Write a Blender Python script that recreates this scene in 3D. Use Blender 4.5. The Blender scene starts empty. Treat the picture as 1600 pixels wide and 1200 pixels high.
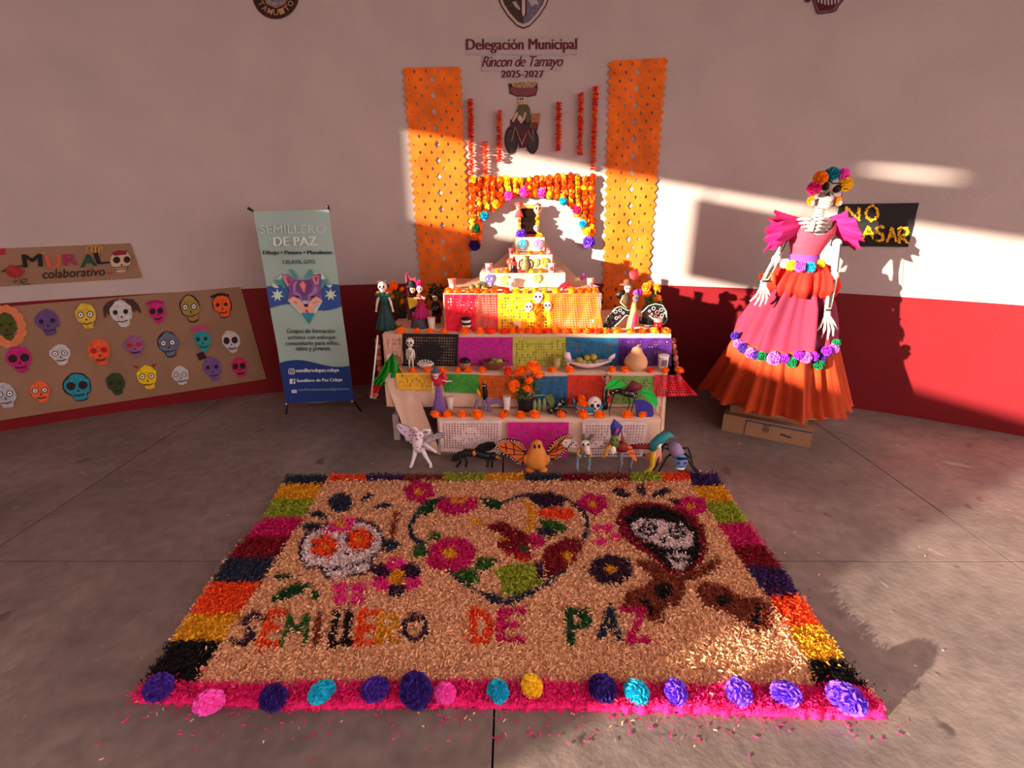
import bpy, math, random
import numpy as np
from mathutils import Vector, Matrix
random.seed(7); RNG = np.random.default_rng(7)
sc = bpy.context.scene
C = sc.collection
# ------------------------------------------------------------------ camera, sky, sun, exposure
FPX = 763.0; PITCH = math.radians(19.84); EYE = 1.6
cam = bpy.data.objects.new('camera', bpy.data.cameras.new('camera')); C.objects.link(cam)
cam.location = (0, 0, EYE); cam.rotation_euler = (math.pi/2 - PITCH, 0, 0)
cam.data.sensor_width = 36; cam.data.lens = FPX/1600*36; cam.data.clip_end = 200
sc.camera = cam
wd = bpy.data.worlds.new('dusk_sky'); sc.world = wd; wd.use_nodes = True
bg = wd.node_tree.nodes['Background']; bg.inputs[0].default_value = (1.0, .80, .74, 1); bg.inputs[1].default_value = 3.9
SUN_AZ = math.radians(62); SUN_EL = math.radians(9.5)
sd = Vector((math.sin(SUN_AZ)*math.cos(SUN_EL), math.cos(SUN_AZ)*math.cos(SUN_EL), -math.sin(SUN_EL)))
sun = bpy.data.objects.new('sun', bpy.data.lights.new('sun', 'SUN')); C.objects.link(sun)
sun.rotation_euler = sd.to_track_quat('-Z', 'Y').to_euler(); sun.data.energy = 22; sun.data.angle = math.radians(.8); sun.data.color = (1, .86, .66)
sc.view_settings.view_transform = 'Standard'; sc.view_settings.look = 'None'
sc.view_settings.gamma = 1; sc.view_settings.use_curve_mapping = False; sc.view_settings.exposure = 0
# ------------------------------------------------------------------ where a sight line meets a real surface
RW, YW, XW = 6.73, 4.536, -.1            # curved back wall: radius, depth, centre
CP, SP = math.cos(PITCH), math.sin(PITCH)
def ray(x, y):
    u = (600-y)/FPX
    return Vector(((x-800)/FPX, CP+u*SP, -SP+u*CP))
def px(x, y, Y): d = ray(x, y); return d*(Y/d.y)+Vector((0, 0, EYE))
def fl(x, y, z=0.): d = ray(x, y); return d*((z-EYE)/d.z)+Vector((0, 0, EYE))
def wl(x, y, off=0.):
    d = ray(x, y); cy = YW-RW; r = RW-off
    a = d.x**2+d.y**2; b = -2*(d.x*XW+d.y*cy); c = XW**2+cy**2-r*r
    return d*((-b+math.sqrt(b*b-4*a*c))/2/a)+Vector((0, 0, EYE))
def zc(P): return P.y*CP-(P.z-EYE)*SP
# ------------------------------------------------------------------ materials
def lin(c): return tuple((v/255/12.92 if v/255 <= .04045 else ((v/255+.055)/1.055)**2.4) for v in c)
MC = {}
def M(c, rough=.75, var=.12, scale=25, bump=0., spec=.3, metal=0., bscale=None, alpha=1., coord='Object'):
    k = (tuple(c), rough, var, scale, bump, spec, metal, bscale, alpha, coord)
    if k in MC: return MC[k]
    m = bpy.data.materials.new('mat'); m.use_nodes = True; nt = m.node_tree; N, L = nt.nodes, nt.links
    p = N['Principled BSDF']; p.inputs['Roughness'].default_value = rough; p.inputs['Metallic'].default_value = metal
    p.inputs['Specular IOR Level'].default_value = spec
    if alpha < 1: p.inputs['Transmission Weight'].default_value = 1-alpha
    tc = N.new('ShaderNodeTexCoord'); nz = N.new('ShaderNodeTexNoise'); nz.inputs['Scale'].default_value = scale; nz.inputs['Detail'].default_value = 3
    L.new(tc.outputs[coord], nz.inputs['Vector'])
    mr = N.new('ShaderNodeMapRange'); mr.inputs[1].default_value = .3; mr.inputs[2].default_value = .7; mr.inputs[3].default_value = 1-var; mr.inputs[4].default_value = 1+var
    L.new(nz.outputs['Fac'], mr.inputs[0])
    vm = N.new('ShaderNodeVectorMath'); vm.operation = 'SCALE'; vm.inputs[0].default_value = lin(c); L.new(mr.outputs[0], vm.inputs['Scale']); L.new(vm.outputs[0], p.inputs['Base Color'])
    if bump:
        n2 = N.new('ShaderNodeTexNoise'); n2.inputs['Scale'].default_value = bscale or scale*3; n2.inputs['Detail'].default_value = 4; L.new(tc.outputs[coord], n2.inputs['Vector'])
        b = N.new('ShaderNodeBump'); b.inputs['Strength'].default_value = bump; b.inputs['Distance'].default_value = .01; L.new(n2.outputs['Fac'], b.inputs['Height']); L.new(b.outputs[0], p.inputs['Normal'])
    m.diffuse_color = (*lin(c), 1); MC[k] = m; return m
# ------------------------------------------------------------------ mesh collector
class MB:
    def __init__(s, k=1.): s.v = []; s.f = []; s.m = []; s.k = k; s.mi = 0
    def add(s, vs, fs):
        o = len(s.v); s.v += [tuple(p) for p in vs]; s.f += [tuple(i+o for i in f) for f in fs]; s.m += [s.mi]*len(fs); return s
    def ball(s, c, r, n=10, m=7, fn=None):
        if not hasattr(r, '__len__'): r = (r, r, r)
        vs = [(c[0], c[1], c[2]+r[2])]
        for j in range(1, m):
            t = math.pi*j/m
            for i in range(n):
                a = 2*math.pi*i/n; k = fn(a, t) if fn else 1
                vs.append((c[0]+k*r[0]*math.sin(t)*math.cos(a), c[1]+k*r[1]*math.sin(t)*math.sin(a), c[2]+k*r[2]*math.cos(t)))
        vs.append((c[0], c[1], c[2]-r[2])); fs = []
        for i in range(n):
            k = (i+1) % n; fs.append((0, 1+i, 1+k)); b = 1+(m-2)*n; fs.append((len(vs)-1, b+k, b+i))
            for j in range(m-2): a = 1+j*n; fs.append((a+i, a+n+i, a+n+k, a+k))
        return s.add(vs, fs)
    def tube(s, P, R, n=8):
        P = [Vector(p) for p in P]
        if not hasattr(R, '__len__'): R = [R]*len(P)
        vs = []; u = None
        for i, p in enumerate(P):
            t = (P[min(i+1, len(P)-1)]-P[max(i-1, 0)])
            t = t.normalized() if t.length > 1e-9 else Vector((0, 0, 1))
            if u is None: u = t.cross(Vector((0, 1, 0)) if abs(t.y) < .9 else Vector((1, 0, 0)))
            u = (u-t*u.dot(t)).normalized(); w = t.cross(u)
            for j in range(n):
                a = 2*math.pi*j/n; vs.append(p+(u*math.cos(a)+w*math.sin(a))*R[i])
        fs = [(i*n+j, i*n+(j+1) % n, (i+1)*n+(j+1) % n, (i+1)*n+j) for i in range(len(P)-1) for j in range(n)]
        fs += [tuple(range(n))[::-1], tuple(range((len(P)-1)*n, len(P)*n))]
        return s.add(vs, fs)
    def lathe(s, prof, c=(0, 0, 0), n=16, flute=0., fc=8, ph=0., sx=1., sy=1., cap=True, fpow=1.):
        vs = []; L = len(prof)
        for k, (r, z) in enumerate(prof):
            fl_ = flute*((1-k/(L-1))**fpow if fpow else 1)
            for i in range(n):
                a = 2*math.pi*i/n; q = r*(1+fl_*math.sin(fc*a+ph+k*.15)); vs.append((c[0]+q*sx*math.cos(a), c[1]+q*sy*math.sin(a), c[2]+z))
        fs = [(k*n+i, k*n+(i+1) % n, (k+1)*n+(i+1) % n, (k+1)*n+i) for k in range(L-1) for i in range(n)]
        if cap: fs += [tuple(range(n))[::-1], tuple(range((L-1)*n, L*n))]
        return s.add(vs, fs)
    def box(s, c, d, rz=0.):
        co, si = math.cos(rz), math.sin(rz); vs = []
        for z in (-.5, .5):
            for x, y in ((-.5, -.5), (.5, -.5), (.5, .5), (-.5, .5)):
                X, Y = x*d[0], y*d[1]; vs.append((c[0]+X*co-Y*si, c[1]+X*si+Y*co, c[2]+z*d[2]))
        return s.add(vs, [(3, 2, 1, 0), (4, 5, 6, 7), (0, 1, 5, 4), (1, 2, 6, 5), (2, 3, 7, 6), (3, 0, 4, 7)])
    def poly(s, P, th=(0, 0, 0)):
        P = [Vector(p) for p in P]; n = len(P); t = Vector(th)
        if t.length < 1e-9: return s.add(P, [tuple(range(n))])
        return s.add(P+[p+t for p in P], [tuple(range(n)), tuple(range(n, 2*n))[::-1]]+[(i, i+n, (i+1) % n+n, (i+1) % n) for i in range(n)])
    def flat(s, pts, y=0., th=.6):      # outline in x,z cut from a sheet th thick, facing -y
        return s.poly([(x, y, z) for x, z in pts], (0, th, 0))
    def grid(s, fn, nu, nv):
        vs = [fn(i/nu, j/nv) for j in range(nv+1) for i in range(nu+1)]; w = nu+1
        return s.add(vs, [(j*w+i, j*w+i+1, (j+1)*w+i+1, (j+1)*w+i) for j in range(nv) for i in range(nu)])
    def strip(s, P, w, y=0.):           # flat line of width w along 2-D x,z points
        for a, b in zip(P[:-1], P[1:]):
            dx, dz = b[0]-a[0], b[1]-a[1]; l = math.hypot(dx, dz) or 1; nx, nz = -dz/l*w/2, dx/l*w/2
            s.add([(a[0]-nx, y, a[1]-nz), (b[0]-nx, y, b[1]-nz), (b[0]+nx, y, b[1]+nz), (a[0]+nx, y, a[1]+nz)], [(0, 1, 2, 3)])
        return s
    def mesh(s, name, mats, smooth=True):
        me = bpy.data.meshes.new(name); k = s.k
        me.from_pydata([(a*k, b*k, c*k) for a, b, c in s.v], [], s.f)
        for m in (mats if isinstance(mats, (list, tuple)) else [mats]): me.materials.append(m)
        if any(s.m): me.polygons.foreach_set('material_index', s.m)
        if smooth: me.polygons.foreach_set('use_smooth', [True]*len(s.f))
        me.update(); return me
    def obj(s, name, mats, parent=None, smooth=True, label=None):
        return O(name, s.mesh(name, mats, smooth), parent, label)
def O(name, me, parent=None, label=None, loc=None, rot=None, scale=None):
    o = bpy.data.objects.new(name, me); C.objects.link(o)
    if parent: o.parent = parent
    if label: o['label'] = label
    if loc is not None: o.location = loc
    if rot is not None: o.rotation_euler = rot
    if scale is not None: o.scale = (scale,)*3 if not hasattr(scale, '__len__') else scale
    return o
def tag(o, label, cat, group=None, kind=None):
    o['label'] = label; o['category'] = cat
    if group: o['group'] = group
    if kind: o['kind'] = kind
    return o
def T(name, label, cat, loc=(0, 0, 0), group=None, kind=None, rz=0.):
    o = O(name, None, loc=loc, rot=(0, 0, rz)); o.empty_display_size = .05
    return tag(o, label, cat, group, kind)
ORD = 'first second third fourth fifth sixth seventh eighth ninth tenth eleventh twelfth thirteenth fourteenth fifteenth sixteenth seventeenth eighteenth nineteenth twentieth twenty-first twenty-second twenty-third twenty-fourth twenty-fifth twenty-sixth'.split()
def ell(cx, cy, rx, ry, n=14, rot=0.): return [(cx+rx*math.cos(a)*math.cos(rot)-ry*math.sin(a)*math.sin(rot), cy+rx*math.cos(a)*math.sin(rot)+ry*math.sin(a)*math.cos(rot)) for a in [2*math.pi*i/n for i in range(n)]]
def bil(q, u, v):                        # q: TL TR BR BL, v downwards
    (a, b), (c, d), (e, f), (g, h) = q
    return ((a*(1-u)+c*u)*(1-v)+(g*(1-u)+e*u)*v, (b*(1-u)+d*u)*(1-v)+(h*(1-u)+f*u)*v)
# print on a surface: S(x, y, layer) gives the point
def pr(mb, S, pts, layer=1): return mb.poly([S(x, y, layer) for x, y in pts])
def prline(mb, S, pts, w, layer=2):
    for a, b in zip(pts[:-1], pts[1:]):
        dx, dy = b[0]-a[0], b[1]-a[1]; l = math.hypot(dx, dy) or 1; nx, ny = -dy/l*w/2, dx/l*w/2; ex, ey = dx/l*w*.3, dy/l*w*.3
        mb.poly([S(a[0]-nx-ex, a[1]-ny-ey, layer), S(b[0]-nx+ex, b[1]-ny+ey, layer), S(b[0]+nx+ex, b[1]+ny+ey, layer), S(a[0]+nx-ex, a[1]+ny-ey, layer)])
    return mb
def wallS(base): return lambda x, y, l=1: wl(x, y, base+.003*l)
def glyphs(txt, bold=0., shear=0., spacing=1.):
    cu = bpy.data.curves.new('t', 'FONT'); cu.body = txt; cu.offset = bold; cu.shear = shear; cu.space_character = spacing; cu.resolution_u = 3
    ob = bpy.data.objects.new('t', cu); C.objects.link(ob); bpy.context.view_layer.update()
    me = bpy.data.meshes.new_from_object(ob.evaluated_get(bpy.context.evaluated_depsgraph_get()))
    vs = [tuple(v.co) for v in me.vertices]; fs = [tuple(p.vertices) for p in me.polygons]
    bpy.data.objects.remove(ob); bpy.data.curves.remove(cu); bpy.data.meshes.remove(me)
    return vs, fs
def text(mb, S, txt, q, layer=2, **kw):  # glyphs stretched into the picture quad q on surface S
    vs, fs = glyphs(txt, **kw); x0 = min(v[0] for v in vs); x1 = max(v[0] for v in vs); y0 = min(v[1] for v in vs); y1 = max(v[1] for v in vs)
    return mb.add([S(*bil(q, (v[0]-x0)/(x1-x0), (y1-v[1])/(y1-y0)), layer) for v in vs], fs)
def rect(x0, y0, x1, y1): return [(x0, y0), (x1, y0), (x1, y1), (x0, y1)]
# ------------------------------------------------------------------ structure
def wall_mat():
    m = M((176, 150, 150), .9, .05, 3, .25, .15, bscale=60).copy(); return m
PAINT = M((178, 163, 160), .9, .05, 2.5, .3, .15, bscale=70); DADO = M((112, 18, 26), .5, .08, 3, .12, .2, bscale=60)
BAND = .953
mb = MB(); a0, a1, n = math.radians(-46.7), math.radians(43), 64
def wp(a, r, z): return (XW+r*math.sin(a), YW-RW+r*math.cos(a), z)
for (z0, z1, mi) in ((0, BAND, 1), (BAND, 3.9, 0)):
    mb.mi = mi; mb.grid(lambda u, v: wp(a0+(a1-a0)*u, RW, z0+(z1-z0)*v), n, 6)
    mb.grid(lambda u, v: wp(a0+(a1-a0)*u, RW+.2, z0+(z1-z0)*v), n, 1)
w = tag(mb.obj('wall_back', [PAINT, DADO]), 'curved pale pink back wall with a dark red painted band along its foot', 'wall', kind='structure')
# left wall: unseen; its long opening and doorway are shaped to place the low sun
mb = MB(); WX = -5.075
def wbox(y0, y1, z0, z1): mb.box((WX, (y0+y1)/2, (z0+z1)/2), (.15, y1-y0, z1-z0))
wbox(2.29, 2.5, 0, 3.9); wbox(-1.65, 1.52, 0, 1.80); wbox(1.52, 2.29, 0, 2.28); wbox(-3.7, 2.29, 3.01, 3.27)
wbox(-3.7, -.8, 3.27, 3.4); wbox(0, 2.29, 3.27, 3.4)
for i in range(10):
    y = -.8+.08*i; h = .005+.028*math.sin(math.pi*(i+.5)/10); m_ = 3.34-.02*(i-4.5)/5; wbox(y, y+.08, 3.27, m_-h); wbox(y, y+.08, m_+h, 3.4)  # lens-shaped slit added to throw a small patch of sun
wbox(-3.7, 2.29, 3.4, 3.9); wbox(-5, -3.7, 0, 3.9); wbox(-3.7, -2.8, 0, 3.01); wbox(-5, .6, 3.9, 8.5); mb.box((-.7, -5.07, 4.25), (8.8, .15, 8.5))  # raised top and rear wall added to hold back skylight
tag(mb.obj('gobo_wall_left', PAINT, smooth=False), 'pale pink side wall with a long opening and a doorway to the street', 'wall', kind='structure')
mb = MB(); mb.box((-5.02, .46, 2.6), (.04, .8, .66)); mb.tube([(-5.02, .15, 2.9), (-5.02, .15, 3.02)], .01); mb.tube([(-5.02, .77, 2.9), (-5.02, .77, 3.02)], .01)  # unseen blocker added in the opening, keeps sun off part of the back wall
tag(mb.obj('sun_blocker_board', M((120, 90, 70)), smooth=False), 'plain wooden board hanging from the lintel of the side opening', 'board')
mb = MB(); mb.box((0, 2.1, 4.0), (10.6, 6.2, .2)); tag(mb.obj('ceiling', M((150, 130, 128), .9), smooth=False), 'plain plastered ceiling slab over the hall', 'ceiling', kind='structure')
# floor: concrete slabs cut by saw joints
def floor_mat():
    m = bpy.data.materials.new('concrete'); m.use_nodes = True; nt = m.node_tree; N, L = nt.nodes, nt.links; p = N['Principled BSDF']
    g = N.new('ShaderNodeNewGeometry')
    def noise(s, d=4, dist=0.):
        q = N.new('ShaderNodeTexNoise'); q.inputs['Scale'].default_value = s; q.inputs['Detail'].default_value = d; q.inputs['Distortion'].default_value = dist; L.new(g.outputs['Position'], q.inputs['Vector']); return q.outputs['Fac']
    def ramp(f, stops):
        r = N.new('ShaderNodeValToRGB'); L.new(f, r.inputs[0]); e = r.color_ramp.elements
        while len(e) < len(stops): e.new(.5)
        for q, (t, c) in zip(e, stops): q.position = t; q.color = (*c, 1)
        return r.outputs[0]
    def mix(f, a, b, mode='MIX'):
        q = N.new('ShaderNodeMix'); q.data_type = 'RGBA'; q.blend_type = mode
        if isinstance(f, float): q.inputs[0].default_value = f
        else: L.new(f, q.inputs[0])
        L.new(a, q.inputs[6]); L.new(b, q.inputs[7]) if not isinstance(b, tuple) else setattr(q.inputs[7], 'default_value', (*b, 1)); return q.outputs[2]
    a = ramp(noise(1.3, 6, .8), [(.3, (.14, .108, .098)), (.5, (.19, .148, .134)), (.7, (.245, .192, .172))])
    b = ramp(noise(14, 5, .3), [(.25, (.72, .72, .72)), (.75, (1.2, 1.2, 1.2))])
    c = mix(1., a, b, 'MULTIPLY')
    s1 = ramp(noise(9, 2, 1.5), [(.735, (0, 0, 0)), (.76, (.7, .7, .7))])
    c = mix(s1, c, (.40, .31, .29))
    s2 = ramp(noise(6, 3, 0), [(.28, (.8, .8, .8)), (.33, (0, 0, 0))])
    c = mix(s2, c, (.06, .042, .038)); L.new(c, p.inputs['Base Color'])
    r = ramp(noise(3, 4, 0), [(.3, (.34, .34, .34)), (.7, (.55, .55, .55))]); L.new(r, p.inputs['Roughness']); p.inputs['Specular IOR Level'].default_value = .45
    bu = N.new('ShaderNodeBump'); bu.inputs['Strength'].default_value = .25; bu.inputs['Distance'].default_value = .01; L.new(noise(40, 5, 0), bu.inputs['Height']); L.new(bu.outputs[0], p.inputs['Normal'])
    return m
FM = floor_mat()
floor = T('floor', 'worn brown concrete floor cut into large slabs by straight joints', 'floor', kind='structure')
xs = [-9, -2.572, -.06, 2.40, 9]; ys = [-9, 1.921, 6]; g = .0035
for i in range(4):
    for j in range(2):
        mb = MB(); x0, x1, y0, y1 = xs[i]+g, xs[i+1]-g, ys[j]+g, ys[j+1]-g
        mb.poly([(x0, y0, 0), (x1, y0, 0), (x1, y1, 0), (x0, y1, 0)], (0, 0, -.06)); mb.obj('slab', FM, floor, smooth=False)
mb = MB(); mb.box((0, -1.5, -.045), (18, 15, .02)); mb.obj('joint_bed', M((28, 22, 20), .9), floor, smooth=False)
SPL = M((150, 128, 122), .7, .15, 20)
def splash(x, y, rx, ry, rot, sd_):
    r = random.Random(sd_); mb = MB(); c = fl(x, y)
    pts = []
    for i in range(18):
        a = 2*math.pi*i/18; k = .55+.6*r.random(); X, Y = rx*k*math.cos(a), ry*k*math.sin(a)
        pts.append((c.x+X*math.cos(rot)-Y*math.sin(rot), c.y+X*math.sin(rot)+Y*math.cos(rot), .0015))
    mb.add([(c.x, c.y, .0015)]+pts, [(0, 1+i, 1+(i+1) % 18) for i in range(18)]); mb.obj('paint_splash', SPL, floor)
for k, a in enumerate([(405, 622, .12, .05, .5), (425, 640, .07, .012, .7), (395, 656, .06, .012, .5), (1495, 726, .10, .035, -.6), (1306, 664, .035, .03, 0), (330, 622, .06, .012, .3), (312, 626, .03, .01, 0), (560, 620, .05, .03, .2), (1420, 690, .12, .006, -.7), (1460, 700, .03, .006, -.5), (25, 793, .03, .01, .1), (470, 665, .05, .008, .6), (1510, 690, .05, .006, 0), (1410, 795, .06, .004, -.6)]): splash(*a, k)
# ------------------------------------------------------------------ prints and papers on the wall
W0 = wallS(.004)
MAROON = M((92, 30, 38), .7); CREAM = M((200, 180, 150), .8); BLACKP = M((22, 18, 20), .6)
# round emblem (cut by the top of the frame)
e = T('round_emblem', 'round dark emblem with gold lettered ring high on the wall, beside the ceiling edge', 'emblem', wl(431, -10, .005))
e.location = (0, 0, 0)
c0 = (431, -10)
mb = MB(); pr(mb, W0, ell(*c0, 37, 40, 32), 1); mb.obj('ring', M((70, 22, 22), .6), e)
mb = MB(); pr(mb, W0, ell(*c0, 34, 37, 32), 2); mb.obj('ring_band', M((38, 16, 14), .6), e)
mb = MB(); pr(mb, W0, ell(*c0, 21, 23, 8), 3); mb.obj('inner_border', M((150, 105, 60), .6), e)
mb = MB(); pr(mb, W0, ell(*c0, 18.5, 20.5, 8), 4); mb.obj('center_field', M((120, 112, 120), .6, .5, 60), e)
mb = MB(); word = 'TAMUITO'
for i, ch in enumerate(word):
    a = math.pi/2+(3-i)*.34; ux, uy = math.cos(a), math.sin(a); tx, ty = uy, -ux
    def P(r, t): return (c0[0]+37/40*(r*ux)+t*tx, c0[1]+r*uy+t*ty)
    q = [P(24.5, -4), P(24.5, 4), P(34, 4), P(34, -4)]
    text(mb, W0, ch, q, 3, bold=.01)
mb.obj('ring_lettering', M((172, 130, 85), .6), e)
# shield
e = T('shield_emblem', 'painted shield emblem with two dark fields above the wall lettering', 'emblem')
def shield(k, dy): return [(818+x*k, 45+dy+y*k) for x, y in [(0, 0), (-10, -4), (-25, -20), (-36, -37), (-44, -60), (-46, -95), (46, -95), (44, -60), (36, -37), (25, -20), (10, -4)]]
for nm, k, l, m in (('outer_line', 1, 1, (58, 24, 26)), ('pale_border', .95, 2, (186, 158, 155)), ('inner_line', .83, 3, (58, 24, 26))):
    mb = MB(); pr(mb, W0, shield(k, -(1-k)*45), l); mb.obj(nm, M(m, .6, .08), e)
s = shield(.77, -8); mb = MB(); pr(mb, W0, [s[0]]+s[1:6]+[(817, s[5][1])], 4); mb.obj('dark_field', M((62, 45, 38), .6, .6, 60), e)
mb = MB(); pr(mb, W0, [s[0], (818, s[6][1])]+s[6:], 4); mb.obj('grey_field', M((100, 96, 112), .6, .3, 60), e)
mb = MB(); pr(mb, W0, [(818, 29), (813, 22), (813, -40), (823, -40), (823, 22)], 5); mb.obj('spear_line', M((60, 24, 26), .6), e)
mb = MB(); pr(mb, W0, [(818, 27), (815.5, 21), (815.5, -40), (820.5, -40), (820.5, 21)], 6); mb.obj('spear', M((196, 165, 160), .6), e)
mb = MB(); pr(mb, W0, [(800, 3), (806, 2), (813, 13), (812, 16), (805, 11)], 5); mb.obj('white_figure', M((165, 150, 140), .6), e)
mb = MB(); pr(mb, W0, [(825, 0), (838, -3), (842, 8), (836, 6), (831, 11)], 5); mb.obj('pale_figure', M((165, 150, 150), .6), e)
# painted jaw
e = T('skull_cutout', 'dark red laughing jaw with pale teeth at the top of the right wall', 'cutout')
jaw = [(1266, -30), (1270, 2), (1274, 14), (1276, 21), (1281, 22), (1300, 20), (1307, 17), (1311, 9), (1322, -4), (1326, -30)]
def sh(pts, k, c=(1290, 4)): return [(c[0]+(x-c[0])*k, c[1]+(y-c[1])*k) for x, y in pts]
for nm, k, l, m in (('outline', 1, 1, (48, 16, 26)), ('jaw', .93, 2, (112, 60, 82)), ('mouth', .72, 3, (70, 10, 24))):
    mb = MB(); pr(mb, W0, sh(jaw, k), l); mb.obj(nm, M(m, .6, .3, 50), e)
for i in range(7):
    mb = MB(); x = 1277+i*5.2; y = 2+4*math.sin(i/6*math.pi); pr(mb, W0, [(x, y-8), (x+3.5, y-8), (x+3, y+2), (x+.6, y+2)], 4); mb.obj('tooth', M((170, 150, 150), .6), e)
mb = MB(); pr(mb, W0, ell(1262, -1, 5, 5), 1); mb.obj('earring', M((80, 20, 26), .6), e)
# lettering strips
PATCH = M((170, 157, 157), .8, .06)
def wordstrip(label, txt, q, pad, fat=0., **kw):
    t = T('wall_lettering', label, 'lettering'); mb = MB()
    (ax, ay), (bx, by), (cx, cy), (dx, dy) = q
    nseg = 12
    for i in range(nseg):
        u0, u1 = i/nseg, (i+1)/nseg; a = bil(q, u0, 0); b = bil(q, u1, 0); c = bil(q, u1, 1); d = bil(q, u0, 1)
        j = random.uniform(-1.2, 1.2); pr(mb, W0, [(a[0], a[1]-pad+j), (b[0], b[1]-pad+j), (c[0], c[1]+pad-j), (d[0], d[1]+pad-j)], 1)
    mb.obj('paper_backing', PATCH, t, smooth=False)
    mb = MB()
    for f in ((-fat, 0, fat) if fat else (0,)): text(mb, W0, txt, [(x+f, y) for x, y in q], 2+f*.2, **kw)
    mb.obj('lettering', MAROON, t, smooth=False)
wordstrip('bold maroon cut-out words Delegación Municipal under the shield', 'Delegación Municipal', [(729, 61), (901, 60), (901, 82.5), (729, 83.5)], 2, fat=.8)
wordstrip('slanted maroon script words Rincon de Tamayo below the bold title', 'Rincon de Tamayo', [(754, 88), (880, 87), (879, 109), (753, 110)], 1, fat=.35, shear=.28, spacing=.9)
wordstrip('bold maroon years 2025-2027 above the cyclist cut-out', '2025-2027', [(784, 110), (849, 110), (849, 121), (784, 121)], 2, fat=.7, spacing=1.05)
# cyclist
e = T('cyclist_cutout', 'printed cut-out of a skeleton cycling with a basket on its head', 'cutout')
def Zc(u, v): return (770+u*.10834, 120+v*.10834)
def zp(l, pts, m, nm, **k): mb = MB(); pr(mb, W0, [Zc(*p) for p in pts], l); return mb.obj(nm, M(m, .6, **k), e)
zp(1, ell(270, 910, 100, 205, 20), (48, 26, 32), 'wheel'); zp(1, ell(570, 930, 95, 185, 20), (48, 26, 32), 'wheel')
zp(2, ell(262, 915, 72, 165, 20), (52, 48, 44), 'wheel_disc'); zp(2, ell(570, 930, 68, 150, 20), (52, 48, 44), 'wheel_disc')
zp(1, [(250, 620), (330, 610), (400, 560), (540, 600), (660, 660), (640, 780), (560, 800), (480, 1020), (380, 1030), (350, 760), (255, 720)], (70, 34, 48), 'frame_body', var=.4, scale=60)
zp(3, [(555, 530), (690, 520), (650, 750), (540, 730)], (150, 98, 52), 'rear_basket', var=.3)
zp(4, [(560, 660), (655, 660), (645, 750), (550, 735)], (96, 40, 44), 'basket_base')
zp(3, [(370, 410), (420, 390), (500, 400), (540, 460), (540, 640), (450, 680), (410, 640), (370, 520), (330, 520)], (76, 76, 46), 'shirt', var=.3, scale=60)
mb = MB(); prline(mb, W0, [Zc(350, 520), Zc(310, 610), Zc(290, 640)], 3, 4); prline(mb, W0, [Zc(470, 520), Zc(450, 600), Zc(405, 660)], 3, 4); mb.obj('arm_bones', M((190, 150, 130), .6), e)
mb = MB()
for a, b in (((320, 730), (270, 930)), ((330, 740), (415, 970)), ((415, 970), (490, 800)), ((490, 800), (420, 990)), ((510, 780), (560, 900)), ((580, 760), (580, 930))): prline(mb, W0, [Zc(*a), Zc(*b)], 1.2, 4)
mb.obj('bicycle_tubes', M((150, 100, 80), .6), e)
zp(4, ell(390, 600, 32, 42), (190, 160, 155), 'paper'); zp(3, ell(490, 650, 80, 50), (40, 30, 44), 'legs')
zp(3, [(370, 290), (485, 290), (470, 370), (430, 400), (385, 395), (368, 340)], (205, 165, 130), 'skull')
mb = MB()
for p in (ell(395, 318, 13, 18, 8), ell(432, 318, 13, 18, 8), ell(405, 350, 6, 9, 6), [(390, 368), (440, 362), (440, 370), (390, 376)]): pr(mb, W0, [Zc(*q) for q in p], 4)
mb.obj('face', BLACKP, e)
zp(2, [(225, 95), (640, 90), (650, 170), (620, 270), (500, 292), (330, 280), (245, 240)], (52, 24, 30), 'tray_outline')
zp(3, [(240, 150), (640, 160), (610, 258), (490, 280), (330, 268), (255, 225)], (112, 58, 68), 'tray')
zp(3, [(265, 90), (330, 85), (400, 110), (405, 65), (470, 90), (540, 60), (560, 110), (610, 62), (630, 120), (570, 170), (300, 160)], (150, 118, 82), 'bread', var=.5, scale=70)
# orange cut paper streamers
def lattice_strip(name, label, S, q, nu, nv, mat, hole, tooth, cat='streamer', group=None, wave=.004):
    mb = MB()
    def P(u, v): x, y = bil(q, u, v); return S(x, y, .012+wave*math.sin(v*19+u*5)+wave*.6*math.sin(u*9))
    for j in range(nv):
        for i in range(nu):
            u0, u1, v0, v1 = i/nu, (i+1)/nu, j/nv, (j+1)/nv; h = hole(i, j)
            cs = [P(u0, v0), P(u1, v0), P(u1, v1), P(u0, v1)]
            if h <= 0: mb.add(cs, [(0, 3, 2, 1)]); continue
            um, vm, du, dv = (u0+u1)/2, (v0+v1)/2, (u1-u0)/2*h, (v1-v0)/2*h
            ds = [P(um, vm-dv), P(um+du, vm), P(um, vm+dv), P(um-du, vm)]
            mb.add(cs+ds, [(i_, 4+i_, (i_+1) % 4)[::1] for i_ in range(4)]+[(i_, 4+(i_-1) % 4, 4+i_) for i_ in range(4)])
    if tooth:
        nt_ = tooth[0]
        for k in range(nt_):
            v0, v1 = k/nt_, (k+1)/nt_
            mb.add([P(0, v0), P(-tooth[1], (v0+v1)/2), P(0, v1)], [(0, 1, 2)]); mb.add([P(1, v0), P(1+tooth[1], (v0+v1)/2), P(1, v1)], [(0, 1, 2)])
    return tag(mb.obj(name, mat, smooth=False), label, cat, group)
OR = M((222, 100, 6), .65, .22, 9)
def hl(i, j):
    if i == 4: return .98 if j % 2 == 1 else 0
    return (.5 if (i+j) % 2 else .0) if i not in (0, 8) else (.3 if j % 2 else 0)
WS = lambda x, y, off: wl(x, y, off)
G1 = 'orange cut-paper streamers'
lattice_strip('paper_streamer', 'wide orange cut-paper streamer with zigzag edges on the wall left of the flower arch', WS, [(633, 106), (716, 104), (736, 485), (663, 485)], 9, 30, OR, hl, (30, .07), group=G1)
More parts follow.
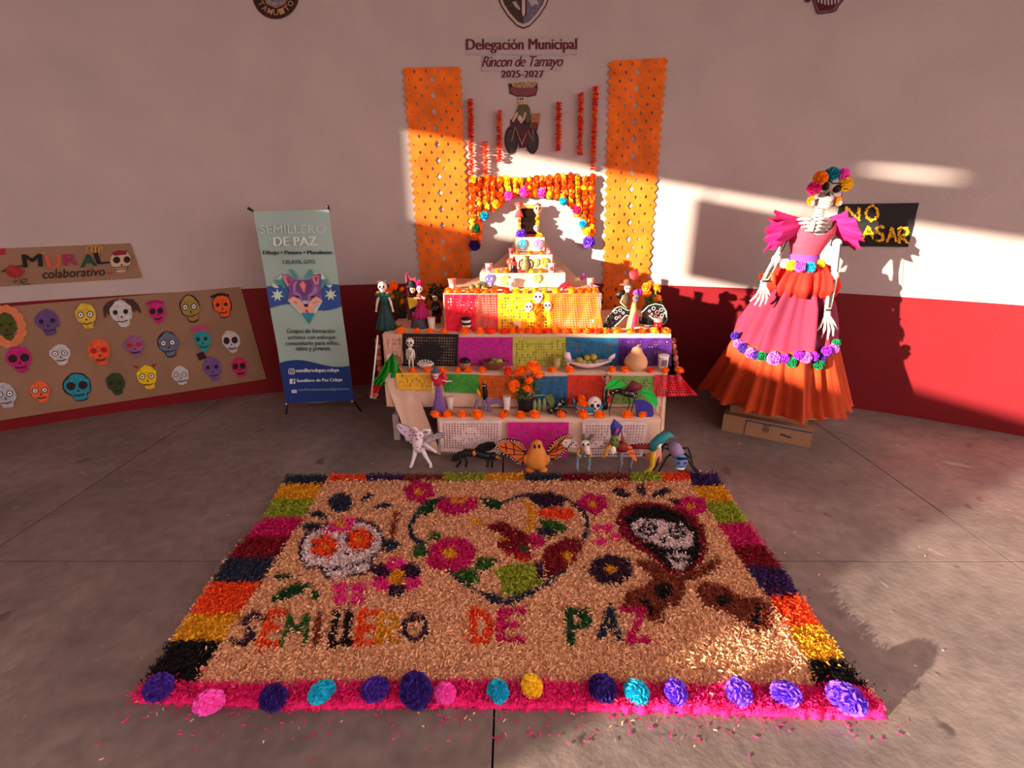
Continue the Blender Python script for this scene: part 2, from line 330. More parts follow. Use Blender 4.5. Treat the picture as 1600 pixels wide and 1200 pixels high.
lattice_strip('paper_streamer', 'wide orange cut-paper streamer with zigzag edges on the wall between flower arch and skeleton sculpture', WS, [(956, 95), (1039, 90), (1007, 485), (943, 485)], 9, 30, OR, hl, (30, .07), group=G1)
# marigold meshes
def flower_mesh(name, r, mats, flat=.75, rows=4, seed=0, n0=9):
    rr = random.Random(seed); mb = MB(); mb.ball((0, 0, 0), (r*.72, r*.72, r*.72*flat), 8, 5)
    for k in range(rows):
        el = (-.15+1.45*k/(rows-1)) if rows > 1 else .5; nn = max(4, int(n0*math.cos(el)+2))
        for i in range(nn):
            a = 2*math.pi*(i+.5*(k % 2))/nn+rr.uniform(-.15, .15); e2 = el+rr.uniform(-.12, .12)
            d = Vector((math.cos(a)*math.cos(e2), math.sin(a)*math.cos(e2), math.sin(e2)*flat)); t = Vector((-math.sin(a), math.cos(a), 0)); w = r*.33; L = r*rr.uniform(.92, 1.08); up = Vector((0, 0, 1))*r*.12
            b = d*r*.55; tip = d*L
            mb.add([b-t*w*.5, b+t*w*.5, tip*.95+t*w+up*rr.uniform(-.5, 1), tip*1.06+up*.3, tip*.95-t*w+up*rr.uniform(-.5, 1)], [(0, 1, 2, 3, 4)])
    return mb.mesh(name, mats, False)
MG = {'o': M((255, 118, 8), .8, .12, 60), 'r': M((246, 66, 22), .8, .12, 60), 'y': M((255, 186, 12), .8, .1, 60), 'd': M((226, 92, 6), .8, .12, 60)}
FM_ = {k: [flower_mesh('marigold', 1, m, .75, 4, i) for i in range(3)] for k, m in MG.items()}
def pompom_mesh(name, mat, seed=0, n=80):
    rr = random.Random(seed); mb = MB(); mb.ball((0, 0, 0), .7, 10, 7)
    for i in range(n):
        z = 1-2*(i+.5)/n; ph = i*2.39996; s_ = math.sqrt(1-z*z); d = Vector((s_*math.cos(ph), s_*math.sin(ph), z))
        t = d.cross(Vector((rr.uniform(-1, 1), rr.uniform(-1, 1), rr.uniform(-1, 1)))).normalized(); q = d.cross(t); w = .26
        for sgn in (-1, 1):
            b = d*.5; c = d*rr.uniform(.9, 1.03)+q*sgn*.12
            mb.add([b, c-t*w+d*rr.uniform(-.1, .05), c+q*sgn*rr.uniform(.02, .12)+d*.05, c+t*w+d*rr.uniform(-.1, .05)], [(0, 1, 2, 3)])
    return mb.mesh(name, mat, False)
PC = {'dp': (74, 38, 150), 'ind': (52, 28, 120), 'pk': (255, 90, 205), 'cy': (30, 188, 222), 'ye': (250, 205, 40), 'vi': (120, 66, 222), 'gr': (18, 120, 72), 'mg': (226, 40, 130), 'tl': (20, 150, 170), 'lv': (205, 110, 215), 'pu': (150, 40, 190), 'or': (245, 150, 20), 'wp': (245, 205, 205), 'og': (250, 120, 30)}
PM = {k: M(c, .8, .14, 8, coord='Object') for k, c in PC.items()}
PP = {k: pompom_mesh('pompom', m, i) for i, (k, m) in enumerate(PM.items())}
PN = {'dp': 'dark purple', 'ind': 'deep indigo', 'pk': 'hot pink', 'cy': 'turquoise', 'ye': 'yellow', 'vi': 'violet', 'gr': 'dark green', 'mg': 'magenta', 'tl': 'teal', 'lv': 'lilac', 'pu': 'purple', 'or': 'orange', 'wp': 'pale pink', 'og': 'orange'}
# hanging strings of orange petals
SG = MG['r']
strings = [(735, 155, 737, 292, 'outer left string, nearest the left paper streamer'), (758, 222, 760, 292, 'second from the left, dipping into the flower arch'), (780, 174, 781, 252, 'beside the cyclist cut-out, on its left'), (873, 160, 872, 236, 'shortest of the three right of the cyclist'), (908, 146, 906, 242, 'middle one of the three right of the cyclist'), (931, 135, 926, 264, 'longest of the three right of the cyclist')]
for x0, y0, x1, y1, d in strings:
    mb = MB(); n = int(abs(y1-y0)/2.0); rr = random.Random(x0)
    for i in range(n+1):
        t = i/n; P = wl(x0+(x1-x0)*t, y0+(y1-y0)*t, .035); mb.mi = 0 if rr.random() < .7 else 1
        for k in range(6):
            a = k*1.05+i*.5+rr.uniform(-.2, .2); d_ = Vector((math.cos(a), -math.sin(a)*.8, rr.uniform(-.5, .3))); s_ = Vector((-math.sin(a), -math.cos(a), rr.uniform(-.3, .3)))*.011
            q = P+d_*.024*rr.uniform(.85, 1.1); mb.add([P-s_, q-s_, q+d_*.004, q+s_, P+s_], [(0, 1, 2, 3, 4)])
    tag(mb.obj('petal_string', [MG['r'], MG['o']], smooth=False), 'string of orange petals, '+d, 'garland', 'hanging petal strings')
# flower arch
arch = T('flower_arch', 'rectangular arch of orange marigold strands rimmed with coloured pompoms above the altar', 'arch', wl(832, 330, .02), group=None)
arch.location = (0, 0, 0)
rr = random.Random(5)
cols = [(738+i*11.0) for i in range(18)]
for ci, x in enumerate(cols):
    xx = x
    inn = 1-((xx-833)/84)**2
    yb = 383-78*math.sqrt(inn) if inn > 0 else 383
    if xx < 749: yb = 372
    if xx > 917: yb = 372
    yt = 283-4*rr.random()-(3 if ci > 8 else 0); y = yt
    while y < yb-2:
        k = 'd' if rr.random() < .45 else ('o' if rr.random() < .55 else 'y'); P = wl(xx+rr.uniform(-1.5, 1.5), y, .032+rr.uniform(0, .012))
        O('marigold', rr.choice(FM_[k]), arch, loc=P, rot=(math.pi/2+rr.uniform(-.5, .5), rr.uniform(-.5, .5), rr.uniform(0, 6)), scale=rr.uniform(.029, .036)); y += rr.uniform(6.6, 8.2)
mb = MB()
for x in cols: mb.tube([wl(x, 276, .03), wl(x, 300, .03)], .003, 4)
mb.tube([wl(x, 281, .03) for x in cols], .006, 5); mb.obj('hanging_thread', M((200, 90, 20)), arch)
for x, y, k, r in [(742, 383, 'ind', 8.5), (742, 370, 'og', 6.5), (744, 357, 'gr', 7), (757, 337, 'cy', 7), (775, 319, 'ye', 7), (795, 306, 'pk', 7.5), (819, 300, 'pk', 8), (846, 301, 'pk', 7.5), (858, 304, 'ye', 6), (880, 314, 'cy', 6.5), (901, 328, 'mg', 6.5), (911, 350, 'cy', 6.5), (917, 362, 'ye', 6.5), (920, 378, 'vi', 9.5)]:
    P = wl(x, y, .05); O('pompom', PP[k], arch, PN[k]+' paper pompom', P, (rr.uniform(0, 3), rr.uniform(0, 3), 0), r*zc(P)/FPX)
# black NO PASAR sign
sg = T('warning_sign', 'black card sign reading NO PASAR in yellow petals behind the skeleton sculpture', 'sign')
qS = [(1312, 319), (1436, 317), (1419, 386), (1297, 384)]
mb = MB()
def SP_(u, v, o=.012): x, y = bil(qS, u, v); return wl(x, y, o)
mb.grid(lambda u, v: SP_(u, v), 6, 2); mb.grid(lambda u, v: SP_(1-u, v, .004), 6, 2); mb.obj('card', M((22, 19, 20), .55, .3, 4), sg, smooth=False)
YP = M((240, 180, 30), .7, .2, 60)
LET = {'N': [[(0, 1), (0, 0), (1, 1), (1, 0)]], 'O': [[(.5, 0), (.95, .25), (.95, .75), (.5, 1), (.05, .75), (.05, .25), (.5, 0)]], 'P': [[(0, 1), (0, 0), (.8, .05), (.9, .3), (.7, .5), (0, .5)]], 'A': [[(0, 1), (.5, 0), (1, 1)], [(.2, .6), (.8, .6)]], 'S': [[(.95, .1), (.5, 0), (.1, .15), (.2, .45), (.8, .55), (.9, .85), (.5, 1), (.05, .9)]], 'R': [[(0, 1), (0, 0), (.8, .05), (.9, .3), (.7, .5), (0, .5), (.95, 1)]]}
rr = random.Random(3)
for ch, x0, y0, w_, h_ in [('N', 1322, 324, 20, 20), ('O', 1353, 321, 19, 24), ('P', 1328, 357, 14, 21), ('A', 1348, 354, 17, 19), ('S', 1369, 353, 12, 24), ('A', 1386, 356, 15, 22), ('R', 1405, 356, 15, 24)]:
    mb = MB()
    for ln in LET[ch]:
        for a, b in zip(ln[:-1], ln[1:]):
            L = math.hypot((b[0]-a[0])*w_, (b[1]-a[1])*h_); n = max(2, int(L*1.5))
            for i in range(n):
                t = i/n; P = wl(x0+w_*(a[0]+(b[0]-a[0])*t)+rr.uniform(-1.4, 1.4), y0+h_*(a[1]+(b[1]-a[1])*t)+rr.uniform(-1.4, 1.4), .018+rr.random()*.01)
                d1 = Vector((rr.uniform(-1, 1), rr.uniform(-.6, .6), rr.uniform(-1, 1))).normalized()*.011; d2 = d1.cross(Vector((rr.uniform(-.3, .3), -1, rr.uniform(-.3, .3)))).normalized()*.006
                mb.add([P-d1, P+d2, P+d1, P-d2], [(0, 1, 2, 3)])
    mb.obj('petal_letter', YP, sg, smooth=False)
# kraft paper sheets with children's drawings
KR = M((142, 110, 88), .9, .08, 4, .2, .15, bscale=20)
mural = T('skull_mural', "long brown paper sheet of children's coloured skull drawings on the red band, left wall", 'mural')
qM = [(-70, 486), (376, 448), (416, 592), (-70, 668)]
mb = MB(); mb.grid(lambda u, v: wl(*bil(qM, u, v), .008+.004*math.sin(u*23+v*3)*math.sin(v*7)), 40, 8); mb.obj('paper_sheet', KR, mural)
WM = wallS(.014)
SK = [(-.5, -.72), (-.2, -.95), (.15, -1), (.55, -.85), (.82, -.45), (.85, 0), (.72, .35), (.5, .5), (.46, .85), (.1, 1), (-.3, .95), (-.45, .55), (-.72, .35), (-.86, 0), (-.78, -.42)]
skulls = [(10, 510, 20, 22, (70, 78, 28), 'green', 0), (74, 504, 24, 21, (96, 70, 120), 'purple', 1), (134, 494, 20, 20, (205, 170, 60), 'yellow', 2), (189, 490, 22, 21, (190, 186, 184), 'hair', 3), (245, 488, 16, 17, (186, 36, 110), 'magenta', 4), (297, 482, 18, 20, (150, 128, 62), 'khaki', 2), (347, 478, 17, 18, (226, 90, 36), 'orange', 1), (30, 562, 25, 21, (176, 34, 110), 'magenta2', 4), (94, 554, 20, 16, (184, 180, 184), 'white', 2), (155, 550, 22, 21, (214, 88, 46), 'orange2', 5), (210, 541, 19, 17, (140, 86, 130), 'mauve', 5), (263, 538, 19, 19, (98, 104, 128), 'grey', 2), (316, 532, 16, 18, (44, 140, 146), 'tealhat', 1), (361, 534, 17, 18, (190, 186, 186), 'white2', 4), (8, 618, 21, 20, (170, 170, 178), 'white3', 2), (63, 612, 20, 17, (218, 98, 56), 'orange3', 2), (121, 605, 25, 21, (36, 136, 158), 'teal', 4), (181, 600, 18, 18, (52, 66, 34), 'darkgreen', 1), (230, 590, 19, 19, (228, 190, 16), 'yellow2', 2), (282, 587, 16, 15, (184, 180, 184), 'white4', 2), (332, 576, 18, 19, (108, 80, 138), 'purplehat', 1), (374, 574, 15, 16, (186, 40, 92), 'pink', 4)]
LINE = M((40, 26, 30), .8); REDM = M((170, 30, 40), .8)
for x, y, rx, ry, col, kind, eye in skulls:
    rot = .12; rr = random.Random(int(x+y))
    def D(px_, py_): return (x+rx*px_*.95+ry*py_*.22*1.0, y+ry*py_-rx*px_*.08)
    par = mural
    if kind == 'hair':
        mb = MB()
        for i in range(26):
            X = (-1.25+.65*i/12) if i < 13 else (.65+.8*(i-13)/12); prline(mb, WM, [D(.15+X*.15, -1.08), D(.1+X*.7, -.95), D(X*.95, -.55), D(X*1.05, -.05+rr.uniform(-.15, .3))], 1.1, .4)
        mb.obj('drawn_hair', M((70, 48, 40), .9), mural, label='scribbled brown hair')
    if kind == 'green':
        mb = MB()
        for i in range(14): a = 2*math.pi*i/14; pr(mb, WM, ell(*D(1.25*math.cos(a), 1.2*math.sin(a)), 8, 8, 10), 0)
        mb.obj('drawn_petals', M((206, 120, 80), .9), mural, label='orange drawn petals')
    if kind in ('orange', 'khaki', 'teal', 'grey'):
        mb = MB(); pr(mb, WM, [D(a*1.1+rr.uniform(-.04, .04), b*1.1+rr.uniform(-.04, .04)) for a, b in SK], 0); mb.obj('skull_outline', LINE, mural)
    mb = MB(); pr(mb, WM, [D(a+rr.uniform(-.06, .06), b+rr.uniform(-.05, .05)) for a, b in SK], 1); so = mb.obj('skull_drawing', M(col, .9, .22, 40), mural, label={'hair': 'white', 'tealhat': 'teal', 'purplehat': 'purple'}.get(kind, kind.rstrip('234').replace('darkgreen', 'dark green'))+' drawn skull')
    mb = MB(); mats = [LINE, REDM, M((225, 220, 215), .9), M((150, 60, 90), .9)]
    for sx in (-.4, .38):
        if eye == 2:
            pr(mb, WM, ell(*D(sx, -.12), rx*.26, ry*.26, 10), 2); mb.mi = 2; pr(mb, WM, ell(*D(sx, -.12), rx*.19, ry*.19, 10), 3); mb.mi = 0; pr(mb, WM, ell(*D(sx, -.12), rx*.08, ry*.08, 6), 4)
        elif eye == 5: mb.mi = 1; pr(mb, WM, ell(*D(sx, -.12), rx*.25, ry*.22, 10), 2); mb.mi = 0
        else: k = {0: .1, 1: .17, 3: .18, 4: .3}[eye]; pr(mb, WM, ell(*D(sx, -.12), rx*k, ry*k*1.05, 10), 2)
    pr(mb, WM, [D(0, .12), D(-.1, .32), D(.1, .32)], 2); prline(mb, WM, [D(-.38, .55), D(0, .62), D(.38, .52)], 1.6, 2)
    if eye in (4, 5):
        for i in range(5): prline(mb, WM, [D(-.3+i*.15, .5), D(-.3+i*.15, .72)], .8, 2)
    mb.obj('drawn_face', mats, so)
    if kind in ('tealhat', 'purplehat', 'yellow2', 'orange', 'magenta'):
        mb = MB()
        if kind == 'tealhat': pr(mb, WM, [D(-.9, -.8), D(-.8, -1.25), D(.8, -1.25), D(.9, -.8)], 2); m_ = M((170, 70, 110), .9)
        elif kind == 'purplehat': pr(mb, WM, [D(-1, -.75), D(-1.15, -1.3), D(-.5, -1.45), D(-.3, -.9)], 2); m_ = LINE
        elif kind == 'yellow2': pr(mb, WM, [D(-1, -1.1), D(-.55, -1.0), D(-.7, -.75)], 2); pr(mb, WM, [D(1.1, -1.1), D(.6, -1.0), D(.75, -.75)], 2); m_ = M((150, 40, 30), .9)
        else:
            for i in range(7): pr(mb, WM, ell(*D(-.75+i*.25, -.85-.15*math.sin(i/6*math.pi)), 2.6, 2.6, 7), 2)
            m_ = LINE if kind == 'orange' else M((160, 20, 90), .9)
        mb.obj('drawn_hat', m_, so)
ms = T('mural_sign', 'brown paper sign reading MURAL colaborativo above the skull drawings', 'sign')
qT = [(-30, 389.5), (204, 380), (223, 434), (-16, 449)]
mb = MB(); mb.grid(lambda u, v: wl(*bil(qT, u, v), .008), 20, 3); mb.obj('paper_sheet', KR, ms)
def Z1(u, v): return (u*.26875, 360+v*.26875)
for ch, q, col in [('M', [(130, 140), (240, 135), (245, 210), (140, 215)], (34, 26, 30)), ('U', [(262, 150), (345, 140), (352, 212), (285, 228)], (196, 88, 56)), ('R', [(370, 140), (440, 132), (452, 198), (378, 206)], (150, 44, 80)), ('A', [(480, 143), (545, 135), (560, 205), (472, 216)], (36, 72, 50)), ('L', [(545, 130), (620, 125), (636, 190), (570, 196)], (34, 24, 30))]:
    mb = MB()
    for f in (-5, -2.5, 0, 2.5, 5): text(mb, WM, ch, [Z1(p[0]+f, p[1]) for p in q], 1+f*.05)
    mb.mi = 0; mb.obj('letter', M(col, .85), ms)
mb = MB(); text(mb, WM, 'colaborativo', [Z1(245, 228), Z1(610, 212), Z1(612, 262), Z1(250, 282)], 1, bold=.008, shear=.12); mb.obj('small_lettering', LINE, ms)
mb = MB(); pr(mb, WM, [Z1(700+70*a, 180+65*b) for a, b in SK], 1); so = mb.obj('skull_drawing', M((190, 165, 140), .9, .1), ms)
mb = MB(); mb.mi = 1; pr(mb, WM, [Z1(*p) for p in [(650, 130), (690, 115), (740, 120), (735, 140), (665, 148)]], 2); mb.mi = 0
for p in (ell(678, 172, 22, 20, 10), ell(738, 170, 20, 20, 10), [(700, 198), (715, 198), (708, 212)], [(665, 214), (750, 208), (748, 213), (666, 219)], [(670, 226), (742, 222), (742, 226), (672, 231)]): pr(mb, WM, [Z1(*q) for q in p], 2)
mb.obj('drawn_face', [LINE, M((130, 30, 50), .9)], so)
mb = MB(); pr(mb, WM, [Z1(*p) for p in [(20, 230), (60, 200), (110, 205), (145, 235), (130, 265), (90, 278), (50, 270)]], 1); mb.obj('drawn_rose', M((150, 48, 46), .9, .3, 60), ms)
mb = MB(); prline(mb, WM, [Z1(12, 238), Z1(30, 232)], 3); prline(mb, WM, [Z1(128, 205), Z1(105, 210)], 3); prline(mb, WM, [Z1(110, 278), Z1(125, 300), Z1(150, 300), Z1(160, 285), Z1(135, 282), Z1(120, 300), Z1(140, 314), Z1(175, 310)], 1.3); prline(mb, WM, [Z1(70, 298), Z1(105, 294)], 1.2); prline(mb, WM, [Z1(88, 284), Z1(90, 308)], 1.2); mb.obj('drawn_leaf', M((52, 62, 44), .9), ms)
mb = MB(); pr(mb, WM, [Z1(*p) for p in [(0, 105), (30, 102), (30, 140), (0, 145)]], 1); mb.obj('drawn_petal', M((160, 40, 60), .9), ms)
mb = MB()
for i in range(4): prline(mb, WM, [Z1(500+i*25, 130), Z1(510+i*24, 95), Z1(530+i*20, 90), Z1(540+i*18, 128)], 1.6)
prline(mb, WM, [Z1(240, 135), Z1(262, 130)], 1.5); mb.obj('drawn_scallops', M((190, 140, 50), .9), ms)
mb = MB(); prline(mb, WM, [Z1(625, 248), Z1(660, 244)], 1.3); prline(mb, WM, [Z1(641, 238), Z1(644, 256)], 1.3); mb.obj('drawn_sparkle', REDM, ms)
# ------------------------------------------------------------------ stand-up banner
def BS(x, y, l=1):
    a, b = 3.72-.0018*l, .045; d = ray(x, y); t = (a+EYE*b)/(d.y-b*d.z); return d*t+Vector((0, 0, EYE))
bn = T('banner_stand', 'tall pale green and blue printed banner on black X-shaped stand reading SEMILLERO DE PAZ', 'banner')
qB = [(396, 330), (514, 328), (553, 626), (447, 630)]
mb = MB()
def bsheet(u, v):
    P = BS(*bil(qB, u, v), 0); P.y += .006*math.sin(u*6.3+v*2)-.004*math.sin(v*15); return P
mb.grid(bsheet, 16, 30); sheet = mb.obj('printed_sheet', M((158, 184, 176), .6, .04, 3, 0, .2), bn)
BSl = lambda x, y, l=1: BS(x, y, l*1.2+6)
NAVY = M((24, 56, 122), .45, .04, 3); WHT = M((214, 222, 222), .5, .03); INK = M((26, 34, 44), .6)
def bq(x, y): return (x, y)
def Z2(u, v): return (370+u*.3, 300+v*.3)
def edge(v_, side):
    x, y = bil(qB, side, v_); return x, y
def bandpoly(top, bot):   # lists of (u, v) over the sheet
    return [bil(qB, u, v) for u, v in top]+[bil(qB, u, v) for u, v in reversed(bot)]
us = [i/12 for i in range(13)]
def wavepart(name, f, g_, mat, l):
    mb = MB()
    for a, b in zip(us[:-1], us[1:]): mb.poly([BSl(*bil(qB, a, f(a)), l), BSl(*bil(qB, b, f(b)), l), BSl(*bil(qB, b, g_(b)), l), BSl(*bil(qB, a, g_(a)), l)])
    return mb.obj(name, mat, sheet)
wavepart('blue_base', lambda u: .795-.022*math.sin(u*5.0+.4)+.005, lambda u: 1., NAVY, 1)
wavepart('blue_wave', lambda u: .393-.012*math.sin(u*3), lambda u: .506-.02*math.sin(u*6.3), M((44, 78, 150), .45, .04, 3), 1)
def btext(t, q, m, nm='lettering', l=2, fat=0., **k):
    mb = MB()
    for f in ((-fat, 0, fat) if fat else (0,)): text(mb, BSl, t, [(x+f, y) for x, y in q], l+f*.2, **k)
    mb.obj(nm, m, sheet, smooth=False)
btext('SEMILLERO', [Z2(118, 172), Z2(465, 172), Z2(465, 214), Z2(122, 216)], M((190, 208, 204), .4))
btext('DE PAZ', [Z2(190, 236), Z2(415, 232), Z2(420, 277), Z2(194, 280)], WHT, fat=.7)
btext('Dibujo • Pintura • Muralismo', [Z2(136, 305), Z2(495, 304), Z2(497, 330), Z2(138, 331)], INK, fat=.35)
btext('CELAYA, GTO.', [Z2(238, 355), Z2(411, 353), Z2(411, 376), Z2(239, 378)], INK, fat=.15)
for t, q in (('Grupos de formación', [(260, 712), (510, 712), (510, 742), (261, 742)]), ('artística con enfoque', [(266, 747), (513, 745), (514, 772), (267, 773)]), ('comunitario para niñas,', [(254, 778), (532, 775), (532, 802), (256, 806)]), ('niños y jóvenes.', [(308, 804), (490, 803), (490, 832), (310, 834)])):
    btext(t, [Z2(*p) for p in q], INK, fat=.12)
btext('semillerodepaz.celaya', [Z2(309, 920), Z2(531, 917), Z2(532, 942), Z2(310, 945)], WHT, fat=.3)
btext('Semillero de Paz Celaya', [Z2(312, 975), Z2(549, 968), Z2(551, 990), Z2(314, 995)], WHT, fat=.3)
btext('semillerodepazcelaya@gmail.com', [Z2(320, 1022), Z2(584, 1018), Z2(585, 1034), Z2(321, 1039)], M((150, 170, 200), .5))
mb = MB()
def rr_(x0, y0, x1, y1, w, l=2):
    pts = [Z2(x0+6, y0), Z2(x1-6, y0), Z2(x1, y0+6), Z2(x1, y1-6), Z2(x1-6, y1), Z2(x0+6, y1), Z2(x0, y1-6), Z2(x0, y0+6)]; prline(mb, BSl, pts+[pts[0]], w, l)
rr_(270, 921, 301, 948, 1.1); c = [Z2(285.5+7*math.cos(a), 935+7*math.sin(a)) for a in [i*.628 for i in range(11)]]; prline(mb, BSl, c, 1.0, 2); pr(mb, BSl, ell(*Z2(294, 927), .7, .7, 6), 2); mb.obj('camera_icon', WHT, sheet)
mb = MB(); pr(mb, BSl, [Z2(275, 974), Z2(304, 973), Z2(304, 999), Z2(276, 1000)], 2); ic = mb.obj('square_icon', WHT, sheet); mb = MB(); text(mb, BSl, 'f', [Z2(288, 977), Z2(301, 977), Z2(300, 1001), Z2(289, 1001)], 3, bold=.03); mb.obj('icon_letter', NAVY, sheet)
mb = MB(); pr(mb, BSl, [Z2(284, 1030), Z2(312, 1029), Z2(313, 1046), Z2(286, 1047)], 2); mb.mi = 1; prline(mb, BSl, [Z2(285, 1031), Z2(299, 1039), Z2(312, 1030)], .7, 3); mb.obj('envelope_icon', [WHT, NAVY], sheet)
# fox emblem
def Z5(u, v): return (410+u*.0917, 410+v*.0917)
def fx(l, col, *polys):
    for p in polys: mb = MB(); pr(mb, BSl, [Z5(*q) for q in p], l); mb.obj('fox_print', M(col, .5, .08, 30), sheet)
fx(2, (60, 150, 150), [(440, 125), (500, 120), (620, 280), (560, 260)], [(800, 120), (850, 125), (840, 220), (700, 280)], [(190, 300), (330, 300), (430, 470), (380, 450)], [(1130, 280), (1000, 320), (980, 470), (1010, 460)])
fx(2, (44, 96, 150), [(270, 460), (430, 430), (440, 600), (380, 630), (270, 560)], [(980, 480), (1120, 420), (1150, 520), (1090, 620), (1010, 620)])
def star(cx, cy, r):
    P = []
    for i in range(14): a = math.pi*2*i/14+.2; k = r if i % 2 == 0 else r*.45; P.append((cx+k*math.cos(a), cy+k*math.sin(a)))
    return P
fx(3, (196, 220, 200), star(255, 560, 115), star(1165, 550, 110), [(160, 350), (290, 420), (240, 440), (180, 420)], [(1080, 380), (1200, 380), (1150, 440)], [(400, 190), (300, 280), (250, 290), (330, 200)], [(870, 190), (1000, 180), (1080, 270), (1020, 290)])
fx(3, (40, 140, 160), [(650, 870), (890, 870), (800, 1060)])
fx(3, (190, 214, 204), [(430, 650), (640, 870), (800, 1060), (1030, 650)])
fx(4, (40, 140, 160), [(660, 860), (880, 860), (798, 1045)])
fx(5, (124, 74, 140), [(320, 195), (430, 210), (540, 290), (690, 300), (820, 280), (900, 200), (1000, 190), (990, 400), (1020, 640), (430, 640), (460, 470), (380, 350)])
fx(6, (196, 130, 150), [(335, 215), (420, 225), (520, 300), (430, 420), (370, 330)], [(840, 260), (910, 210), (970, 230), (960, 370), (900, 390)])
fx(7, (150, 60, 110), [(400, 240), (480, 270), (500, 330), (440, 370)], [(880, 260), (940, 240), (930, 350)])
fx(6, (160, 120, 170), [(520, 350), (600, 310), (560, 500), (640, 540), (700, 700), (760, 700), (780, 560), (850, 500), (880, 400), (950, 430), (930, 520), (840, 580), (760, 720), (690, 710), (620, 590), (530, 540)])
fx(7, (104, 60, 130), [(600, 310), (820, 310), (840, 420), (780, 520), (715, 590), (640, 500), (560, 440)])
fx(8, (220, 120, 130), [(690, 310), (745, 380), (715, 520), (690, 490), (625, 370)])
fx(9, (240, 150, 90), [(690, 340), (715, 390), (700, 450), (665, 410)])
fx(7, (228, 170, 150), [(430, 640), (530, 580), (620, 620), (690, 700), (760, 700), (860, 620), (920, 580), (1020, 640), (900, 740), (850, 840), (760, 860), (680, 850), (600, 760)])
fx(8, (220, 140, 96), [(520, 650), (600, 670), (590, 720), (530, 690)], [(840, 690), (950, 650), (900, 710)])
fx(8, (60, 24, 60), [(545, 560), (600, 560), (645, 600), (590, 605)], [(800, 600), (850, 565), (890, 565), (860, 600)])
fx(9, (34, 14, 40), [(700, 710), (785, 710), (775, 750), (745, 765), (715, 745)])
fx(9, (200, 60, 90), [(725, 840), (755, 790), (790, 850), (760, 860)])
mb = MB(); BLK = M((20, 20, 22), .4)
tl, tr_, bl_, br_ = BS(396, 330, -6), BS(514, 328, -6), BS(449, 630, -6), BS(552, 626, -6); hub = (tl+tr_+bl_+br_)/4+Vector((0, .12, 0))
for P in (tl, tr_, bl_, br_): m_ = MB(); m_.tube([hub, P], .007, 6); m_.obj('cross_pole', BLK, bn)
for P, Q in ((tl, BS(387, 325, 2)), (tr_, BS(512, 321, 2))): m_ = MB(); m_.tube([P, Q], [.008, .011], 6); m_.obj('top_hook', BLK, bn)
for P, Q in ((bl_, fl(447, 648, .008)), (br_, fl(565, 643, .008))):
    m_ = MB(); m_.tube([hub+(P-hub)*.8, P, Q], .008, 6); m_.obj('foot', BLK, bn)
    m_ = MB(); m_.ball(P+Vector((0, -.02, .0)), .013, 8, 6); m_.obj('grommet', M((190, 190, 200), .25, metal=.9), bn)
m_ = MB(); m_.tube([hub, hub+Vector((0, .25, -hub.z+.01))], .008, 6); m_.obj('foot', BLK, bn)
# ------------------------------------------------------------------ altar
YA, YB, YC, YD, YE, YF, YG = 3.0, 3.2, 3.4, 3.52, 3.78, 4.02, 4.26
ZA, ZB, ZC, ZD, ZE, ZF, ZG = .267, .52, .747, 1.015, 1.127, 1.243, 1.362
LEV = {'A': ZA, 'B': ZB, 'C': ZC, 'D': ZD, 'E': ZE, 'F': ZF, 'G': ZG, '0': 0.}
CL = M((214, 178, 156), .55, .07, 6, .25, .35, bscale=30); WOODW = M((190, 180, 172), .6)
al = T('stepped_altar', 'seven-level stepped altar of boards and boxes against the curved wall', 'altar', (.1, 3.0, 0)); al.location = (0, 0, 0)
TI = [('A', YA, YB+.06, -.5, 1.0, 0, ZA), ('B', YB, YC+.05, -.88, 1.06, ZB-.05, ZB), ('C', YC, 4.3, -.92, 1.13, .60, ZC), ('D', YD, 4.34, -.49, .64, ZC, ZD), ('E', YE, 4.36, -.24, .40, ZD, ZE), ('F', YF, 4.38, -.016, .317, ZE, ZF), ('G', YG, 4.42, .032, .268, ZF, ZG)]
for nm, y0, y1, x0, x1, z0, z1 in TI:
    mb = MB(); mb.box(((x0+x1)/2, (y0+y1)/2+.006, (z0+z1)/2-.006), (x1-x0-.02, y1-y0, z1-z0-.006)); mb.obj('step', M((150, 120, 100), .8), al, smooth=False)
for x, y, z in ((-.84, 3.25, .2), (1.02, 3.25, .2), (-.88, 3.5, .6), (1.08, 3.5, .6), (-.88, 4.25, .6), (1.08, 4.25, .6)):
    mb = MB(); mb.box((x, y, z/2), (.045, .045, z)); mb.obj('leg', WOODW, al, smooth=False)
cl = T('altar_cloth', 'cream satin cloth draped over every level of the stepped altar', 'cloth')
def drape(name, x0, x1, y, ztop, zbot, yback, fold=.005, k=30., hem=None):
    mb = MB(); nu, nv = 60, 10
    def fn(u, v):
        x = x0+(x1-x0)*u
        if v < .3: return (x, yback+(y-yback)*v/.3, ztop+.004)
        w_ = (v-.3)/.7; zb = zbot+(hem(u) if hem else 0)
        return (x, y-.006-fold*w_*(1+math.sin(k*x+2*math.sin(7*x))), ztop+.004-(ztop-zb)*w_)
    mb.grid(fn, nu, nv); return mb.obj(name, CL, cl)
drape('step_cloth', -.5, 1.0, YA, ZA, .02, YB+.05, .006, 34, lambda u: .012*math.sin(u*25))
drape('step_cloth', -.885, 1.065, YB, ZB, ZA+.008, YC+.04)
drape('step_cloth', -.925, 1.135, YC, ZC, ZB+.008, 4.29)
drape('step_cloth', -.495, .645, YD, ZD, ZC+.008, 4.32)
drape('step_cloth', -.245, .405, YE, ZE, ZD+.008, 4.34, .006)
drape('step_cloth', -.02, .322, YF, ZF, ZE+.008, 4.36, .005)
drape('step_cloth', .028, .272, YG, ZG, ZF+.008, 4.4, .004)
